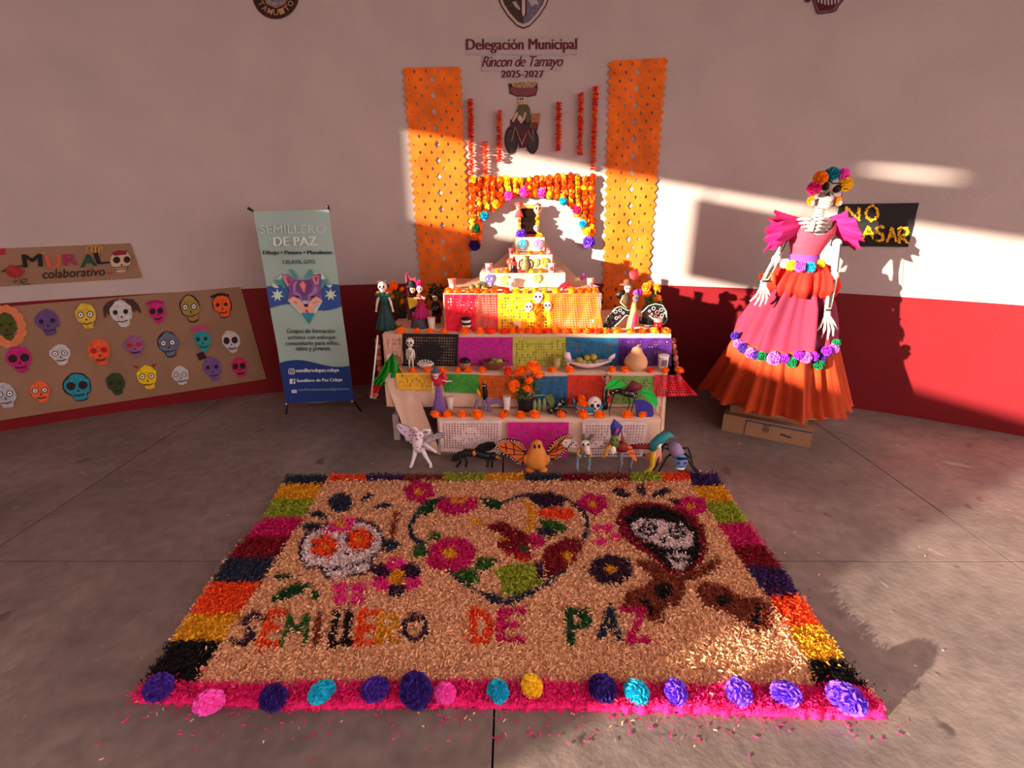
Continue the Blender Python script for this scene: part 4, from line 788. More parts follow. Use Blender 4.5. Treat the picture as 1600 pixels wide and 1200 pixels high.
W_, K_ = MB(s), MB(s); skullhead(W_, K_, (3, -3, 60), 4.6); hd = W_.obj('woman_skull', BONE, t); K_.obj('face', BK, hd)
O('rose_headdress', PP['mg'], t, loc=(2.5*s, -1*s, 67.5*s), scale=5*s)
mb = MB(s); mb.lathe([(4, 24), (5, 34), (5.5, 44), (2, 47), (1.4, 50)], (-9, 1, 0), 14, sy=.7); mb.obj('man_suit', M((34, 32, 36)), t)
W_, K_ = MB(s), MB(s); skullhead(W_, K_, (-8, -1, 58.5), 4.2); hd = W_.obj('man_skull', M((226, 176, 140)), t); K_.obj('face', BK, hd)
mb = MB(s); mb.lathe([(9, 62), (9.4, 63), (5, 64.5), (4.5, 70), (2, 72)], (-9, 0, 0), 18, sy=.8); mb.obj('black_hat', M((18, 16, 18)), t)
mb = MB(s); mb.grid(lambda u, v: (-16+14*u+2*v, -5+2*math.sin(u*3), 47-2*u-18*v*(1-.45*u)), 8, 8); mb.obj('yellow_shawl', M((196, 156, 20), .7, .15), t)
mb = MB(s); mb.tube([(-6, -4, 46), (2, -6, 46), (9, -6, 45)], [1.4, 1.3, 1], 6); mb.ball((9.5, -6, 45), 1.6, 6, 5); mb.obj('arm', M((214, 160, 120)), t); mb = MB(s); mb.tube([(5, -3, 49), (8, -4, 46), (11, -6, 47)], 1.1, 6); mb.obj('arm', BONE, t)
mb = MB(s); mb.grid(lambda u, v: (-18-2*u*(1-v)+20*u*v*.0+22*u*(1-v*.2)*.75, 6, 84-7*u+3*math.sin(u*3.1)*-2-v*(26-14*u)), 8, 8); mb.obj('red_backdrop', M((176, 40, 62), .7, .2), t)
mb = MB(s); mb.flat([(-20, 10), (-12, 10), (-15, 75), (-19, 82)], 5, .8); mb.obj('pink_back_panel', M((130, 56, 84)), t)
t, s = F('mariachi_doll', 'small skeleton doll in black with wide black hat, left of the top table', 'figurine', 682, 505, 'C', r=6)
mb = MB(s); mb.box((0, 0, 7), (13, 8, 14)); mb.obj('brown_box', M((80, 36, 26)), t, smooth=False); mb = MB(s); mb.lathe([(6, 14), (7, 22), (6, 30), (2, 34)], n=14, sy=.7); mb.obj('black_suit', BK, t)
W_, K_ = MB(s), MB(s); skullhead(W_, K_, (0, -1, 39), 4); hd = W_.obj('skull', BONE, t); K_.obj('face', BK, hd); mb = MB(s); mb.lathe([(7, 43), (7.3, 44), (3.5, 45), (2.5, 49)], n=16); mb.obj('black_hat', BK, t)
for i in range(4): mb = MB(s); mb.ball((-4+i*2.6, -5, 22+3*(i % 2)), 1.1, 6, 4); mb.obj('silver_button', BONE, t)
mb = MB(s); mb.tube([(-10, 1, 40), (-16, 2, 30)], 1.5, 6); mb.obj('arm', M((110, 36, 30)), t)
t, s = F('winged_couple', 'skeleton couple doll with huge black embroidered skirt spread like wings', 'figurine', 985, 515, 'C', r=12)
mb = MB(s); mb.lathe([(9, 0), (8, 10), (6, 24), (4, 36), (3, 42)], (2, -2, 0), 30, .06, 9, sy=.8); mb.obj('flowered_gown', M((170, 140, 90), .7, .5, 120), t)
mb = MB(s); mb.flat([(-2, 4), (4, 3), (7, 14), (6, 24), (2, 30), (-1, 18)], -12, 1); mb.obj('pink_panel', M((226, 46, 84)), t)
def wing(pts, nm, rings):
    mb = MB(s); mb.flat(pts, -3, 1.2); w = mb.obj(nm, M((24, 16, 20), .6), t, smooth=False)
    mb = MB(s); mb.tube([(x, -3.6, z) for x, z in pts], .9, 6); mb.obj('teal_hem', M((130, 176, 160)), w)
    for x, z, r, c in rings: mb = MB(s); mb.tube([(x+r*math.cos(a), -4, z+r*math.sin(a)) for a in [i*.785 for i in range(9)]], .55, 5); mb.obj('embroidered_ring', M(c), w)
rr = random.Random(8); wr_ = (214, 180, 180)
wing([(-40, 2), (-46, 4), (-37, 20), (-27, 33), (-19, 36), (-8, 30), (0, 30), (0, 22), (-10, 22), (-20, 10), (-30, 2)], 'skirt_wing', [(-26, 28, 2.6, wr_), (-19, 30, 2.3, wr_), (-32, 20, 2, (150, 110, 110)), (-14, 26, 1.8, wr_), (-38, 12, 1.8, (130, 96, 100)), (-24, 18, 2.2, wr_), (-30, 11, 1.6, (140, 100, 100)), (-19, 20, 1.8, (220, 120, 110))])
wing([(14, 26), (24, 37), (34, 40), (45, 38), (52, 28), (54, 16), (50, 8), (40, 12), (26, 22)], 'skirt_wing', [(32, 33, 2.6, wr_), (38, 27, 2.8, (230, 130, 130)), (44, 31, 2.6, wr_), (26, 29, 1.8, wr_), (36, 20, 2.2, (225, 110, 110)), (46, 22, 2.4, wr_), (30, 24, 1.7, (230, 150, 140)), (43, 15, 1.8, wr_), (50, 26, 1.6, wr_)])
mb = MB(s); mb.flat([(12, 20), (28, 16), (42, 10), (40, 4), (22, 4), (12, 10)], -2.5, 1); mb.obj('skirt_fold', M((20, 14, 18)), t); mb = MB(s); mb.tube([(12, -4, 9), (24, -4, 6), (40, -4, 7)], .8, 5); mb.obj('teal_hem', M((150, 160, 140)), t)
mb = MB(s); mb.lathe([(4, 30), (5.5, 42), (6, 51), (2, 55), (1.4, 58)], (-11, 0, 0), 14, sy=.7); mb.obj('man_torso', M((74, 50, 30), .7, .3, 80), t); mb = MB(s); mb.tube([(-15, 0, 52), (-19, -2, 42), (-9, -5, 34)], [1.6, 1.4, 1.1], 6); mb.obj('arm', M((220, 150, 120)), t)
W_, K_ = MB(s), MB(s); skullhead(W_, K_, (-10, -2, 64), 5.2); hd = W_.obj('man_skull', M((238, 230, 222)), t); K_.obj('face', BK, hd); mb = MB(s); mb.lathe([(11, 68), (11.4, 69), (5.5, 70), (5, 75), (2, 77)], (-11, 0, 0), 20, sy=.8); mb.obj('brown_hat', M((110, 66, 48)), t)
mb = MB(s); mb.lathe([(3, 40), (5, 46), (5.2, 50), (1.5, 54)], (4, -2, 0), 12, sy=.7); mb.obj('woman_bodice', M((110, 80, 90)), t); W_, K_ = MB(s), MB(s); skullhead(W_, K_, (5, -3, 50), 4.8); hd = W_.obj('woman_skull', M((90, 76, 80)), t); K_.obj('face', BK, hd)
O('flower_headdress', PP['lv'], t, loc=(3*s, 0, 57*s), scale=4.5*s); O('flower_headdress', PP['pu'], t, loc=(10*s, 0, 58*s), scale=3.6*s)
mb = MB(s); mb.flat([(-6, 78), (-8, 86), (-2, 90), (4, 92), (7, 84), (5, 76), (0, 74)], 4, 2); mb.obj('pink_cloth', M((226, 70, 80), .7, .2, 30), t); mb = MB(s); mb.flat([(-26, 52), (-18, 60), (-10, 56), (-12, 48), (-22, 46)], 5, 1); mb.obj('black_fan', BK, t)
# skeleton child
t, s = F('skeleton_doll', 'standing white skeleton doll before the black cut-paper sheet', 'figurine', 643, 576, 'B', r=5)
W_, K_ = MB(s), MB(s); skullhead(W_, K_, (1, -1, 42), 6.2); W_.lathe([(3, 14), (4.5, 20), (5, 28), (2, 34)], n=14, sy=.7)
for sx in (-1, 1): W_.tube([(sx*2.4, 0, 15), (sx*2.8, -.5, 7), (sx*2.6, 0, 0)], [1.9, 1.5, 1.4], 7); W_.ball((sx*2.6, -1, .8), (1.7, 2.4, 1), 7, 5); W_.tube([(sx*4.6, 0, 30), (sx*6, 0, 23), (sx*5.4, -1, 15)], [1.3, 1.1, 1], 6)
b = W_.obj('body', BONE, t); K_.obj('face', BK, b); mb = MB(s)
for i in range(4): mb.box((0, -3.5+.1*i, 29-2.4*i), (7-i, .8, .8))
mb.obj('rib_lines', BK, b)
t, s = F('hanging_skeleton', 'small black and bone skeleton doll with raised arms before the white dish', 'figurine', 946, 617, 'A', r=5); t.location.z = LEV['A']+.005
t.location = px(946, 630, YB-.04); s = zc(t.location)/FPX; t.location.z = LEV['A']+.005; k_ = (px(946, 617, YB-.04).z-t.location.z)/s
W_, K_ = MB(s), MB(s); z0 = k_
skullhead(W_, K_, (0, -1, z0+34), 3.8); W_.tube([(0, 0, z0+30), (0, 0, z0+14)], 1, 6)
for i in range(4): W_.tube([(-4+.5*i, -1, z0+27-2.6*i), (0, -2.4, z0+26.4-2.6*i), (4-.5*i, -1, z0+27-2.6*i)], .6, 5)
W_.ball((0, 0, z0+14), (3.2, 2, 2), 8, 5)
for sx in (-1, 1): W_.tube([(0, 0, z0+28), (sx*6, 0, z0+26), (sx*9, 0, z0+34)], .8, 5); W_.tube([(sx*2, 0, z0+14), (sx*3, -1, z0+6), (sx*2.4, 0, 0)], .8, 5)
b = W_.obj('body', M((196, 176, 160)), t); K_.obj('face', BK, b); mb = MB(s); mb.lathe([(5, 0), (4, z0*.6+4), (3, z0+12)], (0, 2, 0), 12); mb.obj('black_stand', BK, t)
# red-purple catrina with cone skirt
t, s = F('catrina_doll', 'catrina doll with cone-shaped violet skirt and red ruffled top, lowest step left', 'figurine', 687, 645, 'A', r=12)
mb = MB(s); mb.lathe([(13, 0), (11, 5), (6, 26), (3, 46)], n=6, ph=.3); mb.obj('cone_skirt', M((116, 80, 150), .7, .1), t, smooth=False)
mb = MB(s); mb.lathe([(4, 44), (7, 48), (8, 55), (3, 60)], (-1, 0, 0), 16, .15, 6, sy=.7, fpow=0); mb.obj('red_top', M((190, 20, 50)), t)
mb = MB(s); mb.flat([(2, 60), (8, 66), (14, 58), (12, 46), (6, 44), (8, 54)], 1, 1.5); mb.flat([(-4, 48), (-10, 52), (-12, 62), (-6, 60)], 1, 1.5); mb.obj('red_ruffle', M((226, 30, 60)), t)
W_, K_ = MB(s), MB(s); skullhead(W_, K_, (-3, -2, 61), 4.2); hd = W_.obj('skull', BONE, t); K_.obj('face', BK, hd); mb = MB(s); mb.lathe([(8, 66), (7, 67), (4, 68), (3, 73)], (-3, 0, 0), 14); mb.obj('grey_hat', M((84, 82, 104)), t)
mb = MB(s); mb.tube([(6, -2, 54), (14, -4, 52), (22, -4, 53)], [1.4, 1.2, .8], 6); mb.obj('arm', BONE, t); mb = MB(s); mb.tube([(-7, -2, 52), (-8, -3, 42), (-9, -3, 32)], [1.3, 1, .8], 6); mb.obj('arm', BONE, t)
# small animals on the lowest step
t, s = F('serpent_bird', 'black bird-headed serpent with a coiled lilac tail and yellow wing, lowest step', 'figurine', 760, 643, 'A', r=8); LI = M((120, 92, 140), .7, .2)
mb = MB(s); mb.tube([(30, 4, 6), (20, 4, 16), (8, 2, 14), (-2, 0, 22)], [1.5, 3, 3.4, 3.5], 8); mb.tube([(-14, -1, 18), (-17, -2, 8), (-12, -3, 2), (-5, -3, 5), (-4, -2, 16), (0, 0, 22)], [2, 2.5, 2.6, 2.6, 2.6, 2.8], 8); mb.tube([(0, 0, 22), (4, -3, 12), (4, -4, 2), (9, -5, 1)], [3, 2.6, 2.4, 1.8], 8); mb.obj('coiled_tail', LI, t)
mb = MB(s); mb.tube([(-2, 0, 20), (-1, -1, 30), (-2, -2, 40), (-4, -3, 44)], [3.6, 4.2, 3.6, 2], 10); mb.ball((-3, -3, 43), (3.4, 3.6, 3.6), 10, 7); mb.obj('black_body', BK, t); mb = MB(s); mb.lathe([(1.4, 0), (.2, 7)], (-1, -3, 46), 6); mb.obj('horn', M((190, 140, 40)), t)
mb = MB(s); mb.flat([(-8, 22), (-13, 28), (-15, 36), (-12, 38), (-8, 30)], -3, 1.2); mb.obj('yellow_wing', M((206, 160, 30)), t); mb = MB(s); mb.ball((-1.5, -6.2, 44), 1, 6, 4); mb.ball((-4.5, -6.2, 44), 1, 6, 4); mb.obj('eye', WH, t)
t, s = F('aloe_cutting', 'pale green pods and one broad leaf lying right of the marigold pot', 'plant', 845, 643, 'A', r=8)
for i, (x, l, k) in enumerate([(-10, 20, .1), (-3, 22, 0), (5, 23, -.1)]): mb = MB(s); mb.ball((x, -2-i*.3, l*.5), (3.2, 2.6, l*.5), 10, 8); mb.obj('pod', M((126, 140, 90), .6, .2), t)
mb = MB(s); mb.tube([(-22, 0, 18), (-10, -2, 26), (4, -3, 28), (8, -3, 24)], .9, 6); mb.obj('stalk', M((150, 160, 110)), t); mb = MB(s); mb.add([(6, -4, 27), (14, -6, 30), (20, -7, 24), (20, -7, 14), (15, -6, 10), (10, -5, 18)], [(0, 1, 2, 5), (2, 3, 4, 5)]); mb.obj('leaf', M((100, 124, 50), .6), t)
def spotted(mb_spot, pts, r, n, rr_, rad=.8):
    for i in range(n):
        k = rr_.randrange(len(pts)-1); f = rr_.random(); p = [pts[k][q]+(pts[k+1][q]-pts[k][q])*f for q in range(3)]; a = rr_.uniform(-2.6, -.5); mb_spot.ball((p[0]+r*math.cos(a)*.9, p[1]+r*math.sin(a), p[2]+rr_.uniform(-.3, .6)*r), rad, 5, 4)
t, s = F('spotted_lizard', 'black white-spotted lizard with upright tail on the lowest step', 'figurine', 868, 646, 'A', r=10)
pts = [(-8, -2, 4), (0, -3, 7), (6, -1, 14), (10, 0, 22), (12, 0, 30)]; mb = MB(s); mb.tube(pts, [3.5, 5, 4, 2.4, .8], 10); mb.ball((-10, -4, 5), (4.5, 4, 3.5), 10, 7)
for p in ((-6, -6), (0, -7), (10, -4), (14, -2)): mb.tube([(p[0]*.5, -2, 5), (p[0], p[1], 4), (p[0]*1.2, p[1]-1, .6)], .9, 5)
b = mb.obj('body', BK, t); mb = MB(s); spotted(mb, pts, 4, 22, random.Random(4), .9); mb.obj('white_spots', WH, b); mb = MB(s); mb.flat([(12, 10), (20, 22), (14, 26), (10, 18)], 1, 1); mb.obj('crest', BK, t)
t, s = F('blue_bowl', 'turquoise pointed bowl holding two marigolds and a white skull', 'bowl', 919, 646, 'A', r=20)
mb = MB(s); mb.lathe([(15, 0), (20, 4), (24, 15), (22.5, 15), (18, 5), (12, 2)], n=20, sy=.6); mb.flat([(-24, 14), (-26, 28), (-22, 22), (-19, 12)], -2, 2); mb.flat([(22, 12), (25, 22), (27, 14)], -2, 2); mb.obj('bowl_body', M((40, 120, 150), .5, .15), t); mb = MB(s); mb.lathe([(15.5, -.5), (20.5, 3), (21, 4.6), (15, 2)], n=20, sy=.62); mb.obj('white_underside', WH, t)
P0 = t.location.copy()
sk = T('sugar_skull', 'white sugar skull with black eyes and red forehead mark inside the turquoise bowl', 'skull', P0+Vector((8*s, -4*s, 6*s))); W_, K_ = MB(s), MB(s); skullhead(W_, K_, (0, 0, 11), 11); hd = W_.obj('skull', WH, sk); K_.obj('face', BK, hd); mb = MB(s); mb.box((0, -9.6, 17.5), (4, 1, 1.2)); mb.obj('red_mark', M((200, 60, 50)), sk)
for i, (dx, dz, r_) in enumerate(((-9, 11, 10.5), (-11, 21, 8))): f = O('marigold_bloom', FM_['o'][i], loc=P0+Vector((dx*s, (-5+6*i)*s, dz*s)), rot=(.9, .1, i), scale=r_*s); tag(f, ['large orange marigold in the front of the turquoise bowl', 'orange marigold at the back of the turquoise bowl'][i], 'flower', 'marigolds in the turquoise bowl')
# green-winged insect with indigo tail
t, s = F('winged_insect', 'black insect figure with bright green wings and an indigo tail, lowest step right', 'figurine', 985, 650, 'A', r=6)
pts = [(-36, 0, 36), (-24, -2, 42), (-10, -3, 38), (6, -2, 34)]; mb = MB(s); mb.tube(pts, [2, 4.5, 5.5, 4.5], 10); mb.ball((-18, -5, 41), (5, 4, 4), 8, 6); b = mb.obj('body', BK, t); mb = MB(s); spotted(mb, pts, 5, 20, random.Random(2), 1); mb.obj('white_spots', M((220, 190, 190)), b)
for nm, pts_ in (('green_wing', [(-43, 44), (-40, 54), (-32, 61), (-22, 60), (-12, 52), (-22, 46), (-32, 45)]), ('green_wing', [(9, 42), (16, 45), (28, 42), (37, 32), (40, 20), (38, 14), (30, 20), (20, 32)])):
    mb = MB(s); mb.flat(pts_, -3, 1.2); w = mb.obj(nm, M((34, 190, 70), .6, .1), t, smooth=False); mb = MB(s); mb.tube([((pts_[0][0]), -3.4, pts_[0][1]), (sum(p[0] for p in pts_)/7, -3.4, sum(p[1] for p in pts_)/7), (pts_[3][0], -3.4, pts_[3][1])], .4, 4); mb.obj('wing_vein', M((16, 120, 50)), w)
mb = MB(s); mb.flat([(-12, 44), (-2, 58), (8, 54), (16, 50), (12, 44), (2, 38)], -1, 1.5); mb.obj('patterned_wing', M((110, 40, 50), .7, .9, 160), t)
for x0, x1 in ((-34, -42), (-28, -32), (-8, -4), (4, 2)): mb = MB(s); mb.tube([(x0, -2, 38), (x1, -5, 24), (x1-3, -5, 9), (x1-1, -6, .8)], [1.2, .9, .7, .6], 5); mb.obj('leg', BK, t)
mb = MB(s); mb.add([(2, -3, 28), (18, -2, 27), (32, -3, 18), (35, -5, 4), (30, -7, -4), (36, -8, -18), (28, -8, -18), (22, -7, -3), (8, -6, -1), (6, -4, 12)], [(0, 1, 2, 9), (2, 3, 8, 9), (3, 4, 7, 8), (4, 5, 6, 7)]); mb.obj('indigo_tail', M((50, 36, 136), .6, .5, 120), t)
# upper pyramid things
def paperskull(label, x, y, Y, r, col):
    P = px(x, y, Y-.02); s = zc(P)/FPX; t = T('paper_skull', label, 'decoration', P, 'paper skulls on the pyramid fronts'); mb = MB(s); mb.flat([(a*r, -b*r) for a, b in SK], 0, .5); mb.obj('skull_shape', M(col, .7, .1), t, smooth=False)
    mb = MB(s)
    for sx in (-.36, .36): mb.flat(ell(sx*r, r*.1, r*.22, r*.24, 9), -.3, .2)
    mb.flat([(0, -r*.15), (-r*.1, -r*.35), (r*.1, -r*.35)], -.3, .2)
    for i in range(4): mb.flat([(-r*.3+i*r*.18, -r*.55), (-r*.2+i*r*.18, -r*.55), (-r*.2+i*r*.18, -r*.85), (-r*.3+i*r*.18, -r*.85)], -.3, .2)
    mb.obj('cut_openings', M((232, 205, 185)), t); return t
paperskull('turquoise paper skull on the top pyramid step front', 816, 382, YG, 8, (40, 160, 215)); paperskull('pink paper skull on the top pyramid step front', 841, 382, YG, 8, (240, 110, 180))
paperskull('purple paper skull on the lowest pyramid step, left', 765, 437, YE, 8.5, (96, 84, 190)); paperskull('yellow paper skull on the lowest pyramid step', 789, 438, YE, 7.5, (240, 190, 60)); paperskull('green paper skull on the lowest pyramid step, right of centre', 839, 436, YE, 7.5, (120, 205, 70)); paperskull('orange paper skull on the middle pyramid step, right', 850, 410, YF, 7.5, (245, 140, 30)); paperskull('red paper skull on the middle pyramid step, left', 797, 410, YF, 7, (240, 70, 40)); paperskull('pale green paper skull on the middle pyramid step', 836, 411, YF, 7, (160, 170, 90))
t, s = F('cola_bottle', 'small bottle of dark drink with red label on the pyramid', 'bottle', 803, 429, 'E', r=5); mb = MB(s); mb.lathe([(5, 0), (5.2, 8), (4.4, 11), (4.6, 14), (2.2, 19), (1.9, 22)], n=16); mb.obj('bottle_body', M((30, 12, 12), .2), t); mb = MB(s); mb.lathe([(4.75, 11.2), (4.95, 12), (4.95, 16), (4, 17)], n=16); mb.obj('red_label', M((216, 40, 40)), t); mb = MB(s); mb.lathe([(2.1, 21), (2.1, 24), (1.5, 24.4)], n=10); mb.obj('cap', M((200, 30, 30)), t)
t, s = F('clay_jug', 'mottled green clay jug with brown handles on the pyramid', 'jug', 822, 427, 'E', r=8); mb = MB(s); mb.lathe([(6, 0), (8.5, 5), (8.5, 12), (6, 18), (4.5, 22), (5.2, 25)], n=18); mb.obj('jug_body', M((110, 96, 56), .5, .5, 90), t)
for sx in (-1, 1): mb = MB(s); mb.tube([(sx*5.5, -1, 20), (sx*10, -1, 17), (sx*11, -1, 10), (sx*8, -1, 5)], 1.2, 6); mb.obj('handle', M((96, 50, 36)), t)
t, s = F('red_dish', 'small red dish of sweets in the middle of the lowest pyramid step', 'dish', 815, 430, 'E', r=6); mb = MB(s); mb.lathe([(4, 0), (7, 2), (7.4, 4), (6, 4), (3, 1.5)], n=16); mb.obj('dish_body', M((216, 20, 40), .5), t); mb = MB(s); [mb.ball((-3+2*i, 0, 4+(i % 2)), 1.7, 6, 5) for i in range(4)]; mb.obj('sweets', M((230, 50, 50)), t)
t, s = F('cockscomb_bunch', 'red cockscomb flower bunch on the right of the top table', 'flower', 883, 455, 'D', r=8)
rr = random.Random(9); mb = MB(s)
for i in range(46): a, q = rr.uniform(0, 6.28), rr.random()**.5; mb.ball((13*q*math.cos(a), -2+6*q*math.sin(a), 3+9*(1-q*q)*rr.uniform(.6, 1.1)), rr.uniform(1.4, 2.4), 5, 4)
mb.obj('flower_clusters', M((240, 30, 50), .8, .15), t)
t, s = F('bread_rolls', 'pale knotted bread on the right of the top table', 'bread', 868, 450, 'D', r=4); t.location.y += .1
for i, (x, z, r_) in enumerate([(-7, 3, 4), (0, 5, 4.4), (7, 7, 4)]): mb = MB(s); mb.ball((x, 0, z+6), (5, 3.5, 3), 9, 6); mb.obj('roll', M((236, 200, 120), .7, .15), t)
O('magenta_bow', PP['pu'], t, loc=(-2*s, 3*s, 18*s), scale=6*s); mb = MB(s); mb.tube([(-9, 2, 6), (-9, 2, 20)], 2.5, 8); mb.obj('roll', WH, t)
t, s = F('pan_dulce', 'orange sugar bread leaning behind the marigolds, right of centre', 'bread', 846, 451, 'D', r=4); mb = MB(s); mb.ball((0, 2, 9), (8, 4, 6), 12, 8); mb.obj('bread_body', M((226, 110, 60), .7, .2), t)
t, s = F('butterfly_pick', 'pale butterfly ornament with magenta wing at the right of the top table', 'decoration', 908, 449, 'D', r=4); t.location.y += .06; mb = MB(s); mb.tube([(0, 0, 0), (0, 0, 10)], .5, 5); mb.obj('stick', WH, t); mb = MB(s); mb.flat([(0, 8), (-14, 6), (-10, 12), (-2, 13)], 0, .8); mb.obj('pale_wing', M((240, 210, 150)), t); mb = MB(s); mb.flat([(0, 10), (5, 20), (7, 14), (4, 8)], 0, .8); mb.obj('magenta_wing', M((206, 50, 190)), t)
# sugar skulls on a marigold cross in front of the top table
t, s = F('marigold_cross', 'marigold bunch with three painted paper skulls before the top table', 'decoration', 840, 518, 'C', r=5)
rr = random.Random(6)
for i in range(13): O('marigold', FM_['oyd'[i % 3]][i % 3], t, loc=(rr.uniform(-5, 3)*s, -2*s, (4+i*3.0)*s), rot=(rr.uniform(.6, 1.4), 0, i), scale=rr.uniform(4.2, 5.2)*s)
for x, z, r_, c, rot in ((-1, 53, 8.5, (238, 226, 220), 0), (-15, 38, 7.5, (226, 206, 220), .4), (14, 40, 7.5, (226, 180, 160), -.4)):
    mb = MB(s); mb.flat([(x+a*r_*math.cos(rot)-b*r_*math.sin(rot)*.3, z-b*r_) for a, b in SK], -4, .6); sk = mb.obj('painted_skull', M(c, .6, .06), t, smooth=False); mb = MB(s)
    for sx in (-.36, .36): mb.flat(ell(x+sx*r_, z+.1*r_, r_*.26, r_*.26, 10), -4.3, .2); mb.mi = 1; mb.flat(ell(x+sx*r_, z+.1*r_, r_*.12, r_*.12, 7), -4.6, .2); mb.mi = 0
    mb.mi = 1; mb.flat([(x, z-.15*r_), (x-.1*r_, z-.38*r_), (x+.1*r_, z-.38*r_)], -4.4, .2); mb.flat([(x-.35*r_, z-.6*r_), (x+.35*r_, z-.6*r_), (x+.3*r_, z-.68*r_), (x-.3*r_, z-.68*r_)], -4.4, .2); mb.obj('painted_face', [M((214, 60, 110)), BK], sk)
mb = MB(s); mb.tube([(22, -1, 2), (23, -1, 18)], .6, 5); mb.obj('stick', M((200, 60, 30)), t)
# mirror frame at the top
t, s = F('mirror_frame', 'small dark mirror in a marigold frame with skull figures, top of the pyramid', 'mirror', 826, 372, 'G', r=3); t.location.y = 4.41; s = zc(t.location)/FPX*1.04; t.rotation_euler.x = -.26
mb = MB(s); mb.flat([(-12, 1), (13, 1), (13, 42), (-12, 42)], 0, 1.5); mb.obj('mirror_glass', M((30, 18, 16), .12, .3, 10), t, smooth=False)
for nm, pts_ in (('frame_side', [(-15, 0), (-11, 0), (-11, 44), (-15, 44)]), ('frame_side', [(12, 0), (16, 0), (16, 44), (12, 44)]), ('frame_top', [(-15, 41), (16, 41), (16, 46), (-15, 46)]), ('frame_base', [(-15, 0), (16, 0), (16, 3), (-15, 3)])): mb = MB(s); mb.flat(pts_, -1, 3); mb.obj(nm, M((236, 150, 60) if nm != 'frame_base' else (214, 40, 40), .7, .3, 60), t, smooth=False)
rr = random.Random(3)
for i in range(9): O('marigold', FM_['oy'[i % 2]][i % 3], t, loc=((13.5+rr.uniform(-1, 1) if i % 2 else -13+rr.uniform(-1, 1))*s, -2*s, (8+i*3.6)*s), rot=(1.2, 0, i), scale=2.8*s)
W_, K_ = MB(s), MB(s); skullhead(W_, K_, (-14, -3, 42), 4); hd = W_.obj('corner_catrina', M((226, 120, 110)), t); K_.obj('face', BK, hd); mb = MB(s); mb.lathe([(7, 46), (6.5, 47), (3, 49)], (-14, -2, 0), 14); mb.obj('red_hat', M((216, 70, 70)), hd); mb = MB(s); mb.lathe([(7, 28), (4, 36), (2, 39)], (-14, -2, 0), 14, sy=.5); mb.obj('red_gown', M((216, 70, 70)), hd)
W_, K_ = MB(s), MB(s); skullhead(W_, K_, (14, -3, 39), 6); hd = W_.obj('corner_skull', M((244, 170, 130)), t); K_.obj('face', BK, hd); mb = MB(s); mb.flat([(8, 44), (14, 48), (20, 44), (14, 43)], -6, 3); mb.obj('red_brow', M((190, 60, 50)), hd)
W_, K_ = MB(s), MB(s); skullhead(W_, K_, (12, -3, 12), 4); hd = W_.obj('small_skull', WH, t); K_.obj('face', BK, hd)
P = px(814, 367, 4.36); tag(O('paper_pompom', PP['vi'], loc=P, scale=8*zc(P)/FPX), 'violet paper pompom at the foot of the mirror on the pyramid top', 'pompom')
P = px(843, 370, 4.36); tag(O('marigold_bloom', FM_['y'][0], loc=P, rot=(.8, 0, 0), scale=6*zc(P)/FPX), 'yellow marigold at the right foot of the mirror on the pyramid top', 'flower')
# ------------------------------------------------------------------ painted creatures on the floor before the altar
def rebase(t, base):
    b = Vector(base)
    for c in t.children: c.location = Vector(c.location)-b
    t.location = b
def spots(mb, c, r, n, seed, rad):
    q = random.Random(seed)
    for _ in range(n):
        a, e_ = q.uniform(-2.9, -.25), q.uniform(-.9, .9); mb.ball((c[0]+r[0]*math.cos(a)*math.cos(e_), c[1]+r[1]*math.sin(a)*math.cos(e_), c[2]+r[2]*math.sin(e_)), rad, 5, 4)
def wingpart(t, s, nm, pts, y, col, edge=None, veins=(), dots=(), th=1.2, dotc=(230, 224, 220)):
    mb = MB(s); mb.flat(pts, y, th); w = mb.obj(nm, col, t, smooth=False)
    if edge: mb = MB(s); mb.tube([(a, y-.2, b) for a, b in pts+[pts[0]]], edge[1], 5); mb.obj('wing_edge', edge[0], w)
    if veins:
        mb = MB(s)
        for v in veins: mb.tube([(a, y-.3, b) for a, b in v], .7, 4)
        mb.obj('wing_veins', edge[0] if edge else BK, w)
    if dots:
        mb = MB(s)
        for a, b in dots: mb.ball((a, y-1.6, b), (1.1, .8, 1.1), 6, 4)
        mb.obj('wing_dots', M(dotc), w)
    return w
GR = 'painted creatures on the floor'
t, s = F('painted_creature', 'white long-eared creature with spotted butterfly wings standing on the floor, left', 'figurine', 657, 728, '0', GR)
WT = M((226, 212, 220), .6, .06)
mb = MB(s)
for sx, x0, x1 in ((-1, -5, -13), (1, 4, 16)): mb.tube([(x0, 0, 30), ((x0+x1)/2, -1, 16), (x1, -1, 4), (x1+sx*1, -5, 1.5)], [4.4, 3, 2.4, 2.2], 9); mb.ball((x1+sx, -5, 2), (3, 4.5, 2), 8, 5)
mb.obj('legs', WT, t); mb = MB(s); mb.tube([(0, 0, 26), (-2, -1, 36), (-1, -2, 48), (0, -3, 54)], [6, 8, 7.5, 5], 12); b = mb.obj('body', WT, t); mb = MB(s); spots(mb, (-1, -1, 38), (8, 8, 10), 14, 1, 1); mb.obj('purple_spots', M((120, 60, 110)), b)
mb = MB(s); mb.ball((2, -5, 56), (7.5, 7, 6.5), 12, 8); mb.ball((1, -11, 53), (4, 4, 3.5), 9, 6); h = mb.obj('head', WT, t); mb = MB(s); mb.ball((-1.5, -11, 58), 1.3, 6, 4); mb.ball((5.5, -11, 58), 1.3, 6, 4); mb.ball((1, -15, 54), 1.2, 6, 4); mb.obj('face', BK, h)
